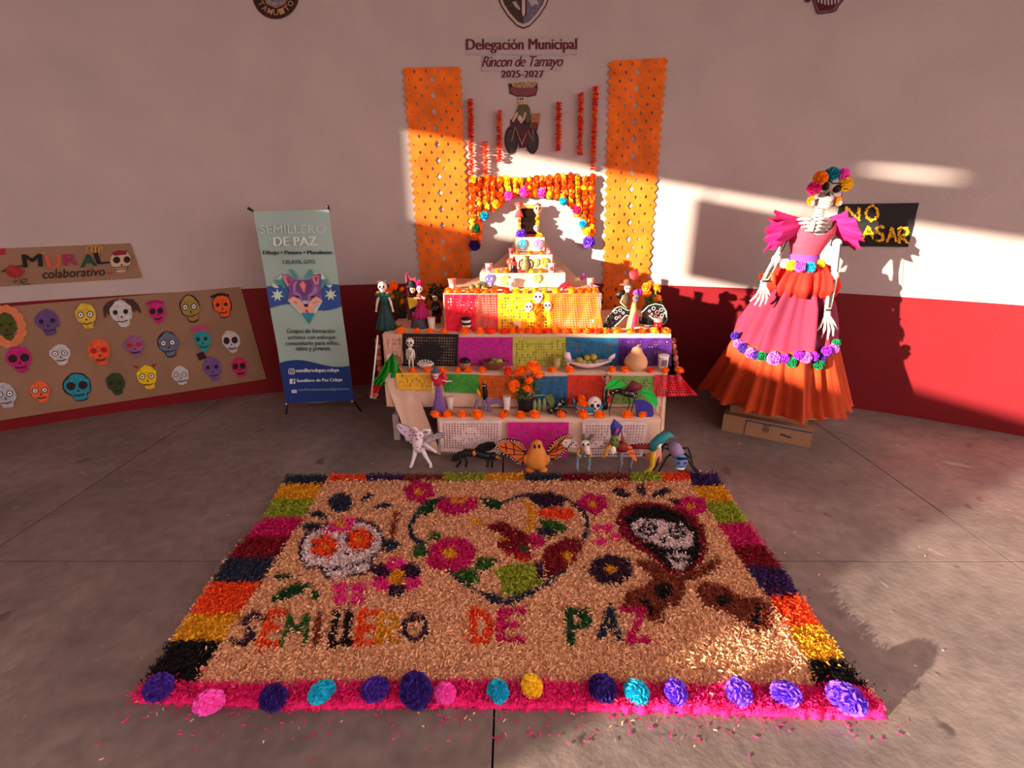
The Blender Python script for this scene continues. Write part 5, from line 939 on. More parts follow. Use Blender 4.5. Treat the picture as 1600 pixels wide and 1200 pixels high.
mb = MB(s); mb.flat([(4, 58), (10, 66), (20, 64), (19, 58), (10, 54)], -4, 2); mb.flat([(-2, 60), (-8, 70), (-2, 68), (2, 62)], -4, 2); e_ = mb.obj('ears', WT, t); mb = MB(s); mb.flat([(7, 58), (11, 62), (17, 62), (16, 59)], -4.6, .5); mb.obj('blue_ear_lining', M((110, 110, 160)), e_)
wingpart(t, s, 'wing', [(-4, 52), (-14, 66), (-28, 72), (-34, 68), (-30, 58), (-22, 50), (-20, 42), (-8, 42)], 3, M((212, 196, 214), .6, .2, 80), (M((150, 120, 150)), .7), [], [(-26, 64), (-20, 58), (-14, 52), (-29, 67), (-12, 60)], dotc=(110, 60, 100))
wingpart(t, s, 'wing', [(8, 44), (16, 50), (30, 56), (40, 55), (38, 48), (26, 44), (12, 36)], 3, M((170, 160, 170), .6, .4, 90), (M((110, 100, 110)), .6), [], [(22, 49), (30, 51), (36, 52)], dotc=(110, 40, 60))
mb = MB(s); mb.tube([(8, -1, 40), (16, -3, 34), (22, -4, 30), (27, -4, 26)], [3, 2.5, 2, 1.8], 8); mb.obj('arm', WT, t)
t, s = F('painted_creature', 'black crouching winged creature with orange beak on the floor before the white lace', 'figurine', 742, 728, '0', GR)
pts = [(-26, 0, 16), (-14, -1, 24), (2, -2, 24), (16, -3, 20), (24, -4, 20)]; mb = MB(s); mb.tube(pts, [4, 6, 6, 5.5, 5], 12); mb.ball((29, -5, 21), (6, 5.5, 5.5), 10, 7); b = mb.obj('body', M((22, 22, 26), .45, .5, 90), t)
mb = MB(s); spots(mb, (0, -2, 24), (20, 6, 4), 14, 3, .8); mb.obj('blue_specks', M((90, 120, 140)), b); mb = MB(s); mb.lathe([(2.6, 0), (.3, 9)], (0, 0, 0), 8); o = mb.obj('orange_beak', M((226, 150, 60)), t); o.location = (33*s, -6*s, 20*s); o.rotation_euler = (0, 2.0, 0)
for x0, x1 in ((-22, -28), (-16, -14), (16, 20), (22, 27)): mb = MB(s); mb.tube([(x0, -2, 18), ((x0+x1)/2+3, -3, 9), (x1, -5, 1)], [3, 2.2, 1.6], 7); mb.obj('leg', BK, t)
wingpart(t, s, 'wing', [(0, 28), (8, 36), (20, 40), (30, 40), (34, 34), (24, 26), (10, 24)], 2, M((30, 32, 36), .5, .6, 70), (BK, .7), [[(6, 28), (26, 38)], [(12, 27), (31, 35)]]); wingpart(t, s, 'wing', [(-10, 26), (-22, 28), (-32, 22), (-36, 12), (-28, 10), (-22, 18)], -5, M((30, 32, 36), .5, .6, 70), (BK, .7), [[(-14, 24), (-32, 14)]])
mb = MB(s); mb.flat([(-3, 26), (0, 32), (3, 26), (0, 20)], -8.5, 1); mb.obj('orange_star', M((226, 130, 40)), t)
t, s = F('painted_creature', 'tan round-bodied monarch butterfly creature with orange and black wings', 'figurine', 838, 737, '0', GR)
TAN = M((206, 128, 52), .6, .1, 14); mb = MB(s); mb.lathe([(10, 6), (17, 14), (18, 24), (13, 36), (9, 46), (7, 52), (2, 55)], n=22, sy=.8, flute=.04, fc=5, fpow=0)
for sx in (-1, 1): mb.ball((sx*10, -3, 5), (8, 7, 5), 10, 6); mb.ball((sx*16, -1, 22), (5, 5, 9), 8, 6)
b = mb.obj('body', TAN, t); mb = MB(s)
for sx in (-1, 1): mb.ball((sx*3.5, -6.6, 47), (1.7, 1.6, 4), 8, 6)
mb.obj('eyes', BK, b); mb = MB(s); mb.tube([(-51, 0, 0), (-51, 0, 34)], .5, 5); mb.obj('support_rod', BK, t); mb = MB(s); mb.ball((0, -8, 42), (1.6, 1.2, 1.2), 6, 5); mb.obj('beak', M((240, 170, 60)), b)
MO = M((206, 98, 40), .6, .12, 20); wp_ = [(-18, 40), (-24, 50), (-34, 54), (-48, 56), (-58, 52), (-62, 44), (-56, 34), (-40, 26), (-30, 16), (-22, 14), (-18, 24)]
def dots(p, k=3): return [(p[i][0]+(p[(i+1) % len(p)][0]-p[i][0])*f/k, p[i][1]+(p[(i+1) % len(p)][1]-p[i][1])*f/k) for i in range(len(p)-2) for f in range(k)]
wingpart(t, s, 'left_monarch_wing', wp_, 0, MO, (BK, 1.7), [[(-18, 34), (-40, 52)], [(-18, 34), (-56, 44)], [(-20, 30), (-44, 30)], [(-20, 26), (-30, 18)], [(-36, 48), (-34, 30)], [(-48, 50), (-46, 34)]], dots(wp_))
wp_ = [(17, 38), (26, 52), (36, 60), (46, 64), (54, 60), (54, 50), (44, 38), (36, 28), (26, 22), (18, 24)]
wingpart(t, s, 'right_monarch_wing', wp_, 0, MO, (BK, 1.7), [[(18, 32), (50, 56)], [(18, 32), (44, 60)], [(18, 30), (44, 44)], [(30, 34), (36, 54)], [(40, 40), (44, 52)], [(20, 28), (34, 30)]], dots(wp_))
t, s = F('painted_creature', 'donkey-headed creature with pale spotted wings and blue spotted legs', 'figurine', 910, 738, '0', GR)
LB = M((96, 130, 150), .6, .5, 90); mb = MB(s)
for sx in (-1, 1): mb.tube([(sx*2, 0, 34), (sx*8, 0, 30), (sx*9.5, -1, 18), (sx*8.5, -1, 6), (sx*8.5, -2, 2)], [4, 3.2, 2.6, 2.6, 3.2], 9)
lg = mb.obj('legs', LB, t); mb = MB(s); [mb.ball((sx*9.3, -3.6, z), 1.2, 6, 4) for sx in (-1, 1) for z in (9, 15, 21, 27)]; mb.obj('orange_spots', M((190, 130, 60)), lg)
mb = MB(s); mb.ball((1, -1, 40), (7, 6, 8), 12, 8); mb.obj('body', M((190, 146, 90), .7, .4, 50), t); mb = MB(s); mb.ball((1, -4, 52), (7, 6.5, 6), 12, 8); mb.tube([(2, -7, 50), (4, -11, 44), (5, -12, 39)], [5, 4.4, 3.4], 10); hd = mb.obj('head', M((216, 206, 200), .6, .25, 40), t); mb = MB(s)
for sx in (-1, 1): mb.ball((1+sx*3.6, -9.6, 53), (1.8, 1.4, 2.2), 8, 5); mb.ball((5+sx*1.4, -15, 38), .8, 5, 4)
mb.obj('face', BK, hd); mb = MB(s); mb.ball((6, -11, 38.5), (3.4, 3, 3), 8, 6); mb.obj('muzzle', M((200, 150, 70)), hd); mb = MB(s); mb.flat([(-3, 56), (-4, 66), (0, 68), (3, 58)], -3, 2); mb.flat([(3, 57), (9, 66), (16, 66), (8, 57)], -3, 2); mb.obj('grey_ears', M((96, 94, 96)), hd)
wingpart(t, s, 'wing', [(-6, 50), (-16, 57), (-30, 57), (-34, 50), (-30, 44), (-14, 42), (-6, 42)], 1, M((214, 190, 188), .6, .3, 70), (M((190, 160, 160)), .6), [], [(-28, 52), (-22, 48), (-16, 52), (-12, 47)], dotc=(90, 60, 70)); wingpart(t, s, 'wing', [(8, 48), (18, 55), (34, 56), (46, 48), (40, 42), (20, 42), (8, 42)], 1, M((206, 180, 182), .6, .3, 70), (M((180, 150, 150)), .6), [], [(18, 50), (26, 46), (32, 51), (38, 48)], dotc=(90, 60, 70))
mb = MB(s); mb.tube([(-7, -3, 42), (-10, -8, 36), (-5, -10, 32)], [2.2, 2, 1.6], 7); mb.tube([(8, -3, 40), (11, -8, 36), (8, -11, 32)], [2.2, 2, 1.6], 7); mb.obj('arms', M((196, 150, 80)), t)
t, s = F('painted_creature', 'parrot-like creature with indigo crest, red body and orange wing on grey leg', 'figurine', 966, 740, '0', GR)
mb = MB(s); mb.tube([(2, 0, 40), (1, 0, 30), (3, -1, 18), (0, -1, 8), (2, -1, 2)], [5, 4, 3, 2.2, 2.4], 9); mb.ball((1, -4, 1.8), (4, 5, 1.8), 8, 5); mb.obj('grey_leg', M((110, 104, 116), .7, .3), t)
mb = MB(s); mb.tube([(-8, 0, 46), (0, -1, 48), (10, 0, 44)], [6, 9, 6], 12); mb.obj('red_body', M((120, 24, 30), .6, .3), t); mb = MB(s); mb.tube([(-8, -2, 50), (-12, -4, 60), (-11, -5, 68)], [6, 6.5, 5], 10); hd = mb.obj('green_head', M((96, 116, 56), .6, .4, 60), t); mb = MB(s); mb.ball((-14, -9.5, 63), 1.4, 6, 4); mb.ball((-8, -10, 63), 1.4, 6, 4); mb.obj('eyes', BK, hd)
mb = MB(s); mb.tube([(-15, -4, 50), (-22, -6, 44), (-24, -7, 36), (-28, -8, 32)], [4, 3.6, 3, 1.4], 8); mb.obj('yellow_arm', M((200, 150, 40), .6, .3), t); mb = MB(s); mb.ball((-13, -8, 45), (5, 4, 7), 9, 6); mb.obj('white_chest', WH, t)
mb = MB(s); mb.flat([(-16, 66), (-18, 82), (-14, 94), (-8, 90), (0, 82), (-1, 76), (-6, 64)], -3, 2); f_ = mb.obj('indigo_crest', M((50, 56, 150), .6, .3, 40), t); mb = MB(s); mb.flat([(-12, 70), (-8, 80), (-5, 78), (-9, 68)], -3.6, .6); mb.obj('red_stripe', M((200, 60, 70)), f_)
mb = MB(s); mb.flat([(0, 74), (2, 66), (8, 52), (5, 48), (0, 56)], -1, 2); mb.obj('brown_feather', M((150, 60, 30)), t); wingpart(t, s, 'orange_wing', [(8, 50), (16, 50), (22, 38), (26, 26), (24, 24), (16, 32), (10, 40)], -5, M((226, 116, 56), .6, .1), None, [[(10, 44), (18, 46)], [(14, 38), (21, 38)]])
t, s = F('painted_creature', 'long red-backed creature with teal curved head and yellow leg on the floor', 'figurine', 1008, 737, '0', GR)
mb = MB(s); mb.tube([(-26, 2, 42), (-10, 1, 44), (6, 0, 44), (14, -1, 46)], [4, 4.6, 5, 5], 10); b = mb.obj('red_back', M((120, 26, 34), .6, .3), t); mb = MB(s); [mb.ball((-22+5*i, -1, 48.6), 1, 5, 4) for i in range(7)]; mb.obj('white_beads', WH, b)
mb = MB(s); mb.tube([(6, -4, 40), (8, -5, 50), (16, -6, 60), (28, -5, 66), (38, -4, 62)], [5, 7.5, 8, 6, 1], 12); hd = mb.obj('teal_head', M((40, 130, 140), .5, .12, 12), t); mb = MB(s); mb.flat([(9, 50), (12, 54), (17, 56), (15, 50), (17, 46), (12, 48)], -14.5, 1.5); mb.obj('white_mark', WH, hd)
mb = MB(s); mb.tube([(8, -4, 40), (8, -5, 28), (8, -6, 14), (4, -7, 6), (-3, -9, 3)], [4.5, 4.6, 4, 3.4, 2.6], 10); mb.obj('yellow_leg', M((206, 166, 40), .5, .15), t); mb = MB(s); mb.tube([(-20, 1, 40), (-22, 1, 24), (-24, 0, 10), (-22, 0, 1.4)], [4, 3.4, 2.4, 2.2], 8); mb.obj('grey_leg', M((120, 110, 124)), t)
mb = MB(s); mb.flat([(-4, 22), (14, 42), (22, 40), (26, 14), (10, 14)], 3, 2); mb.obj('pink_flap', M((226, 150, 130), .7, .15), t)
t, s = F('painted_creature', 'spider with lilac body, blue skull face and long black legs on the floor', 'figurine', 1054, 734, '0', GR)
mb = MB(s); mb.tube([(-8, 8, 40), (-4, 2, 38), (2, -5, 28)], [7, 10, 10], 14); b = mb.obj('body', M((140, 124, 160), .5, .15), t); mb = MB(s); mb.ball((4, -10, 20), (11, 7, 12), 14, 9); hd = mb.obj('blue_face', M((92, 140, 200), .5, .12), t); mb = MB(s); mb.ball((4, -12, 10), (7, 5, 3), 10, 6); mb.obj('white_chin', WH, hd)
mb = MB(s)
for sx in (-1, 1): mb.ball((4+sx*5, -16, 21), (3, 2, 2.4), 9, 6)
mb.obj('eyes', M((110, 50, 90)), hd); mb = MB(s); mb.box((4, -15.5, 28), (16, 3, 3.4)); mb.box((4, -17, 14), (7, 1, 1)); mb.obj('black_brow', BK, hd); mb = MB(s); mb.ball((0, -4, 40.5), (3, 4, 1.4), 7, 5); mb.obj('pink_patch', M((220, 140, 150)), b)
for P in ([(-8, 2, 34), (-22, 0, 38), (-28, -2, 22), (-30, -3, 8), (-36, -5, 1)], [(-8, 0, 28), (-16, -4, 24), (-24, -7, 8), (-28, -9, 1)], [(12, 0, 28), (22, -3, 22), (26, -5, 10), (34, -7, 1)], [(12, -2, 24), (20, -8, 16), (28, -10, 4), (32, -12, 1)], [(-4, 8, 34), (-16, 10, 40), (-26, 12, 24), (-30, 12, 1)], [(10, 6, 34), (20, 8, 34), (28, 10, 16), (30, 10, 1)]): mb = MB(s); mb.tube(P, [2, 1.8, 1.5, 1.2, 1.2][:len(P)], 6); mb.obj('leg', BK, t)
t, s = F('broom_sprig', 'dark frayed sprig lying on the floor at the right corner of the sawdust carpet', 'twig', 1072, 741, '0'); rr = random.Random(4); mb = MB(s)
for i in range(26): a = rr.uniform(0, 6.28); L = rr.uniform(5, 14); mb.tube([(0, 0, 1), (L*.6*math.cos(a), L*.5*math.sin(a), rr.uniform(1, 6)), (L*math.cos(a), L*.8*math.sin(a), rr.uniform(.6, 4))], .5, 4)
mb.obj('bristles', M((34, 24, 30)), t)
# ------------------------------------------------------------------ cardboard boxes under the sculpture
A = fl(1127, 672); B = fl(1265, 700); ang = math.atan2(B.y-A.y, B.x-A.x); W_ = (B-A).length; dv = Vector((-math.sin(ang), math.cos(ang), 0)); uv = Vector((math.cos(ang), math.sin(ang), 0))
CB = M((150, 112, 84), .85, .06, 8); BLUE = M((66, 72, 108), .7); hz = .135
def cbox(label, org, w, d, h, z0, stripe, seam, marks):
    t = T('cardboard_box', label, 'box', org+Vector((0, 0, z0)), 'cardboard boxes under the sculpture', rz=ang)
    mb = MB(); mb.box((w/2, d/2, h/2), (w, d, h)); mb.obj('carton', CB, t, smooth=False)
    mb = MB(); mb.box((w*(.5 if not seam else .63), -.001, h-.018), (w*(.96 if not seam else .72), .004, .012)); mb.obj('blue_tape_line', BLUE, t, smooth=False)
    mb = MB(); mb.box((w*.5, d/2, h+.001), (w*.98, .006, .002)); mb.obj('top_seam', M((70, 50, 38)), t, smooth=False)
    if seam:
        mb = MB(); mb.box((w*.27, -.001, h*.46), (.005, .004, h*.9)); mb.obj('flap_seam', M((70, 50, 38)), t, smooth=False)
    if marks:
        mb = MB(); mb.tube([(w*.5+.02*math.cos(a), -.002, h*.55+.02*math.sin(a)) for a in [i*.5236 for i in range(13)]], .0025, 5); mb.box((w*.5, -.002, h*.55), (.018, .003, .012)); mb.box((w*.51, -.002, h*.55+.032), (.045, .003, .005))
        for k in range(6): mb.box((w*.68+.012*k, -.002, h*.46-.002*k), (.008, .003, .012 if k % 2 else .018))
        mb.obj('printed_mark', M((60, 50, 56)), t)
    return t
cbox('lower brown cardboard box with blue tape line under the skeleton sculpture', A, W_, .5, hz, 0, True, True, True)
cbox('upper brown cardboard box with blue tape line, hidden by the orange hem', A+dv*.07+uv*.03, W_*.88, .44, .085, hz, True, False, False)
# ------------------------------------------------------------------ the tall skeleton sculpture
cx, cy = 2.07, 3.56; K = 3.5
ct = T('catrina_sculpture', 'life-size paper catrina with flower crown, pink bodice and orange hem standing on cardboard boxes', 'sculpture')
def cp(x, y, dy=0.): return px(x, y, K+dy)
def skirt(nm, rings, mat, n=160, folds=((11, 1), (17, .7), (29, .5)), seed=0, ragged=0.):
    rr = random.Random(seed); ph = [rr.uniform(0, 6) for _ in folds]; vs = []
    rag = [rr.uniform(-1, 1) for _ in range(n)]
    mb = MB(); L = len(rings)
    for k, (x, y, z, r, am) in enumerate(rings):
        for i in range(n):
            a = 2*math.pi*i/n; w = sum(c_*math.sin(f*a+p_+.25*k*math.sin(3*a+p_)) for (f, c_), p_ in zip(folds, ph)); w = max(-1.2, w)
            vs.append((x+(r+am*w)*math.cos(a), y+(r+am*w)*math.sin(a), z+(ragged*rag[i] if k == 0 else 0)))
    fs = [(k*n+i, k*n+(i+1) % n, (k+1)*n+(i+1) % n, (k+1)*n+i) for k in range(L-1) for i in range(n)]
    mb.add(vs, fs); return mb.obj(nm, mat, ct)
bx, by = 2.05, 3.57
skirt('orange_flounce', [(bx, by, .225, .485, .04), (bx, by, .28, .455, .042), (bx, by, .42, .405, .034), (bx, by, .56, .365, .02), (bx, by, .66, .335, .012)], M((166, 54, 16), .85, .12, 9, .3, bscale=40), folds=((11, .7), (19, .8), (37, .6)), seed=3, ragged=.012)
skirt('hem_lining', [(bx, by, .222, .48, .0), (bx, by, .223, .05, 0)], M((190, 150, 120), .9), 60, seed=1)
skirt('pink_skirt', [(bx, by, .63, .345, .012), (bx, by, .78, .285, .032), (bx+.01, by-.01, .95, .225, .028), (bx+.02, by-.01, 1.08, .17, .012), (bx+.03, by-.02, 1.2, .12, .004)], M((124, 34, 62), .85, .1, 9, .25, bscale=40), folds=((9, 1), (14, .8), (19, .5)), seed=5)
zb = px(1255, 416, K-.1).z; zp = px(1245, 468, K-.2).z
skirt('red_peplum', [(bx+.02, by-.02, zp+.02, .17, .012), (bx+.02, by-.02, zp, .205, .022), (bx+.02, by-.02, zp+.07, .218, .022), (bx+.03, by-.02, (zp+zb)/2+.04, .19, .016), (bx+.04, by-.03, zb, .125, .008)], M((214, 34, 20), .8, .12, 9), folds=((10, 1), (16, .8), (25, .4)), seed=7)
mb = MB(); mb.grid(lambda u, v: cp(1186+26*u, 428+8*v+6*u*(1-v)-u*8+16*u*v, -.05+.03*math.sin(u*6)), 6, 5); mb.obj('orange_bow_end', M((240, 90, 40), .8), ct)
# torso: lofted bodice with an open neckline
def sec(x, y, rx, ry, dy=0.): P = cp(x, y, dy); return (P.x, P.y, P.z, rx, ry)
S_ = [sec(1258, 408, .092, .075), sec(1258, 397, .092, .075), sec(1262, 382, .118, .095), sec(1268, 366, .148, .115), sec(1272, 353, .142, .1), sec(1275, 343, .125, .07)]
def loft(secs, u, v):
    t_ = v*(len(secs)-1); i = min(len(secs)-2, int(t_)); f = t_-i; q = [a+(b-a)*f for a, b in zip(secs[i], secs[i+1])]; a = 2*math.pi*u; return (q[0]+q[3]*math.cos(a), q[1]+q[4]*math.sin(a), q[2])
SA = lambda u: max(0, math.cos((u-.73)*2*math.pi))      # 1 at the front
mb = MB(); mb.grid(lambda u, v: loft(S_, u, v*(1-.40*SA(u)**2.2)), 40, 16)
mb.obj('pink_bodice', M((172, 62, 84), .8, .08, 12, .25, bscale=50), ct)
mb = MB(); W2 = [sec(1257, 412, .098, .08), sec(1257, 397, .096, .079)]; mb.grid(lambda u, v: loft(W2, u, v), 32, 3); mb.obj('purple_sash', M((120, 60, 150), .8, .1), ct)
mb = MB(); S3 = [sec(1268, 372, .12, .09), sec(1272, 355, .125, .085), sec(1276, 342, .1, .055)]; mb.grid(lambda u, v: loft(S3, u, v), 32, 6); mb.obj('chest_core', M((150, 136, 136), .9), ct)
CBN = M((196, 182, 172), .6, .06, 20, .2, bscale=60); INKY = M((46, 40, 42), .7)
for k, (y, w) in enumerate([(342, 25), (348, 22), (354, 18), (359.5, 13)]):
    mb = MB()
    for sx in (-1, 1): mb.tube([cp(1271, y+1.5, -.115), cp(1271+sx*w*.5, y-.5, -.12), cp(1271+sx*w, y+1, -.07)], [.009, .011, .008], 8)
    mb.obj('collar_bone' if k == 0 else 'rib', CBN, ct)
mb = MB(); mb.tube([cp(1272, 338, -.10), cp(1270, 350, -.12), cp(1268, 362, -.125)], [.014, .016, .01], 8); mb.obj('breastbone', CBN, ct)
for k in range(5): mb = MB(); y = 337-k*4.6; P = cp(1279+k*.9, y, -.03); mb.lathe([(.024, -.008), (.03, -.004), (.03, .004), (.024, .008)], P, 14); mb.obj('neck_vertebra', CBN, ct)
mb = MB(); mb.tube([cp(1277, 345, -.02), cp(1283, 315, -.02)], .017, 8); mb.obj('neck_core', INKY, ct)
# sleeves
def sleeve(c0, c1, r0, r1, ax, seed):
    c0, c1 = cp(*c0), cp(*c1); d = c1-c0; mb = MB()
    def fn(u, v):
        a = 2*math.pi*u; r = r0+(r1-r0)*v**.8; k = 1+.20*v*v*math.sin(7*a+seed)+.09*v*math.sin(13*a+seed*2); return c0+d*(v*(1+.10*math.sin(9*a+seed)*v))+Vector((ax*r*math.cos(a)*k, .8*r*math.sin(a)*k, r*math.cos(a)*k))
    mb.grid(fn, 72, 10); return mb.obj('ruffled_sleeve', M((186, 22, 100), .8, .1, 12), ct)
sleeve((1251, 353, 0), (1207, 362, -.03), .045, .115, .05, 1); sleeve((1299, 353, 0), (1331, 361, -.03), .05, .115, -.55, 2)
# arms and hands of bone
def bone(pts, r, nm='bone'):
    mb = MB(); n = len(pts); mb.tube(pts, [r*1.25]+[r*.85]*(n-2)+[r*1.25], 9); mb.ball(pts[0], r*1.5, 9, 7); mb.ball(pts[-1], r*1.5, 9, 7); return mb
def arm(sh_, el_, wr_, palm, tips, thumb, dy):
    A = T('arm', '', ''); del A['label'], A['category']; A.parent = ct; A.name = 'arm'
    q = lambda p, e=0.: cp(p[0], p[1], dy+e)
    bone([q(sh_, .05), (q(sh_, .05)+q(el_, .02))/2, q(el_, .02)], .02).obj('upper_arm_bone', CBN, A)
    a, b = q(el_, 0), q(wr_, -.06)
    for o_ in (-.012, .012): bone([a+Vector((o_, 0, 0)), (a+b)/2+Vector((o_*1.4, 0, 0)), b+Vector((o_*.7, 0, 0))], .0115).obj('forearm_bone', CBN, A)
    mb = MB(); mb.tube([a+Vector((0, -.012, -.02)), b+Vector((0, -.012, .02))], .004, 5); mb.tube([q(sh_, .03)+Vector((.012, -.02, 0)), q(el_, 0)+Vector((.008, -.02, .03))], .004, 5); mb.obj('painted_line', INKY, A); mb = MB(); mb.ball(a, (.032, .03, .034), 10, 8); mb.obj('elbow_joint', CBN, A); mb = MB(); mb.tube([b+Vector((-.02, -.012, .004)), b+Vector((.022, -.012, .004))], .008, 7); mb.obj('wrist_cord', INKY, A)
    h = MB(); P = q(palm, -.08); h.ball(b*.6+P*.4, (.026, .018, .026), 10, 7); n = len(tips)
    for i, tp in enumerate(tips):
        t_ = q(tp, -.10); m1 = P+Vector(((i-(n-1)/2)*.017, -.004, -.004)); mid = m1*.5+t_*.5+Vector((0, -.014, .004)); h.tube([b, m1], [.008, .0095], 7); h.tube([m1, m1*.55+mid*.45, mid, mid*.5+t_*.5, t_], [.0105, .007, .0098, .0062, .006], 8); h.ball(m1, .0118, 7, 5); h.ball(mid, .0106, 7, 5)
    tt = q(thumb, -.09); m1 = b*.75+P*.25; mid = m1*.45+tt*.55+Vector((0, -.01, 0)); h.tube([m1, m1*.5+mid*.5, mid, tt], [.0105, .008, .0095, .0062], 8); h.obj('hand', CBN, A)
    return A
arm((1227, 372), (1213, 405), (1194, 440), (1191, 455), [(1172, 471), (1179, 477), (1187, 479), (1196, 475)], (1203, 463), -.02)
arm((1308, 380), (1303, 431), (1293, 485), (1291, 500), [(1272, 521), (1283, 528), (1293, 531), (1302, 525)], (1308, 515), -.12)
# head
hp = cp(1296, 294, -.06); hd = O('head', None, ct, loc=hp, rot=(.10, math.radians(13), math.radians(-24)))
mb = MB(); mb.ball((0, .015, .02), (.082, .095, .088), 22, 16, lambda a, t: 1-.10*max(0, -math.sin(a))*max(0, -math.cos(t)))
for sx in (-1, 1): mb.ball((sx*.05, -.045, -.022), (.026, .03, .018), 10, 7)
mb.ball((0, -.045, -.055), (.048, .042, .034), 14, 9); mb.tube([(-.056, .02, -.03), (-.045, -.02, -.085), (-.02, -.062, -.108), (.02, -.062, -.108), (.045, -.02, -.085), (.056, .02, -.03)], [.016, .018, .019, .019, .018, .016], 9); mb.ball((0, -.04, -.085), (.04, .04, .03), 12, 8)
mb.obj('skull', CBN, hd)
mb = MB()
for sx in (-1, 1): mb.ball((sx*.033, -.066, .008), (.025, .022, .025), 14, 9)
mb.poly([(0, -.098, -.016), (-.014, -.086, -.044), (0, -.09, -.038), (.014, -.086, -.044)], (0, .02, 0)); mb.obj('eye_sockets_and_nose', BK, hd)
mb = MB(); mb.tube([(-.06, -.068, .026), (-.03, -.084, .043), (0, -.088, .034), (.03, -.084, .043), (.06, -.068, .026)], .0035, 6); mb.obj('painted_brow', BK, hd)
mb = MB()
for j in (0, 1):
    for i in range(7): a = -.75+.25*i; mb.box((.042*math.sin(a), -.048-.043*math.cos(a), -.066-.017*j), (.0095, .008, .015), a)
mb.obj('teeth', M((236, 226, 214), .5), hd); mb = MB(); mb.tube([(-.036, -.074, -.0745), (0, -.0935, -.0745), (.036, -.074, -.0745)], .0022, 5); mb.obj('mouth_line', INKY, hd)
mb = MB(); mb.ball((0, .055, .028), (.09, .075, .09), 18, 12); mb.ball((.04, .07, -.05), (.06, .06, .07), 12, 8); mb.obj('black_hair', M((26, 18, 20), .5), hd)
mb = MB(); mb.ball((0, .012, .072), (.076, .074, .045), 16, 8); mb.obj('hairline', M((26, 18, 20), .5), hd)
for x, y, k, r, d in [(1272, 294, 'mg', 10, -.06), (1282, 278, 'or', 10.5, -.04), (1300, 272, 'tl', 10.5, -.03), (1316, 274, 'pk', 10.5, -.03), (1321, 288, 'or', 10.5, -.05)]:
    P = cp(x, y, d-.09); O('crown_flower', PP[k if x != 1321 else 'ye'], ct, {'mg': 'magenta', 'or': 'amber', 'tl': 'teal', 'pk': 'pink'}[k]+' crown flower' if x != 1321 else 'yellow crown flower', P, (x, y, 0), r*zc(P)/FPX)
for x, y in ((1267, 314), (1310, 314)):
    P = cp(x, y, -.1); s = zc(P)/FPX; e_ = O('earring', PP['or'], ct, 'amber petal earring', P, (0, 0, 0), (6*s, 4*s, 7*s)); O('earring_petal', PP['wp'], e_, loc=(.3, -.6, -.4), scale=.55)
for x, y, k, r in [(1227, 412, 'wp', 7.5), (1236, 415, 'ye', 8), (1250, 417, 'pk', 8), (1265, 418, 'cy', 8.5), (1281, 414, 'ye', 8)]: P = cp(x, y, -.14+.003*abs(x-1255)); O('belt_pompom', PP[k], ct, PN[k]+' belt pompom', P, (x, y, 0), r*zc(P)/FPX)
for i, (x, y, k, r) in enumerate([(1149, 525, 'dp', 7), (1153, 537, 'lv', 7), (1162, 544, 'dp', 8.5), (1174, 552, 'lv', 8.5), (1181, 555, 'dp', 7), (1191, 557, 'gr', 8), (1210, 560, 'lv', 10.5), (1226, 560, 'pu', 8), (1237, 566, 'gr', 8.5), (1248, 555, 'pu', 7.5), (1259, 559, 'lv', 9), (1272, 557, 'pu', 7.5), (1279, 569, 'gr', 8.5), (1284, 560, 'dp', 6), (1292, 549, 'pu', 8), (1302, 545, 'lv', 8), (1307, 536, 'gr', 6.5)]):
    # on the ring where skirt and flounce meet
    d_ = ray(x, y); a_ = d_.x**2+d_.y**2; ox, oy = -bx, -by; b_ = 2*(d_.x*ox+d_.y*oy); R_ = .362; c_ = ox*ox+oy*oy-R_*R_; dd = b_*b_-4*a_*c_
    tt = (-b_-math.sqrt(max(0, dd)))/2/a_; P = d_*tt+Vector((0, 0, EYE)); O('skirt_pompom', PP[k], ct, PN[k]+' skirt pompom', P, (x, y, i), r*zc(P)/FPX)
mb = MB(); mb.tube([(bx, by, .20), (bx, by, 1.2)], .02, 8); mb.lathe([(.2, .215), (.2, .222)], (bx, by, 0), 24); mb.obj('inner_stand', M((120, 90, 70)), ct)
rebase(ct, (bx, by, .22))
for t_ in (e for e in list(bpy.data.objects) if e.name.split('.')[0] == 'flower_arch'): rebase(t_, wl(832, 283, .02))
# ------------------------------------------------------------------ sawdust carpet
def z5(p): return [(180+u/3, 730+v/3) for u, v in p]
def z6(p): return [(600+u*.26667, 730+v*.26667) for u, v in p]
def z7(p): return [(880+u*.34165, 730+v*.34165) for u, v in p]
SD = {'cream': (226, 172, 130), 'navy': (38, 46, 64), 'indigo': (54, 30, 84), 'orange': (232, 72, 26), 'brown': (122, 52, 34), 'lime': (142, 156, 40), 'gold': (222, 156, 30), 'maroon': (124, 16, 32), 'magenta': (196, 24, 96), 'black': (24, 18, 20), 'pink': (226, 30, 110), 'dkgreen': (24, 70, 36), 'green': (44, 92, 34), 'white': (228, 206, 206), 'dkpurple': (52, 28, 50), 'red': (190, 30, 36), 'hot': (226, 44, 130)}
SHP = []   # (part key, parent key, colour, kind, data)
def poly_(k, par, c, P): SHP.append((k, par, c, 'p', P))
def ell_(k, par, c, P, rx, ry): SHP.append((k, par, c, 'e', (P[0][0], P[0][1], rx, ry)))
def line_(k, par, c, P, w): SHP.append((k, par, c, 'l', (P, w)))
OUT = [(450, 748), (1119, 744), (1130, 766), (1170, 824), (1222, 894), (1249, 935), (1317, 1037), (1362, 1088), (1385, 1124), (1240, 1122), (1000, 1114), (700, 1106), (450, 1110), (205, 1098), (240, 1052), (353, 880), (410, 817)]
poly_('sawdust_field', None, 'cream', OUT)
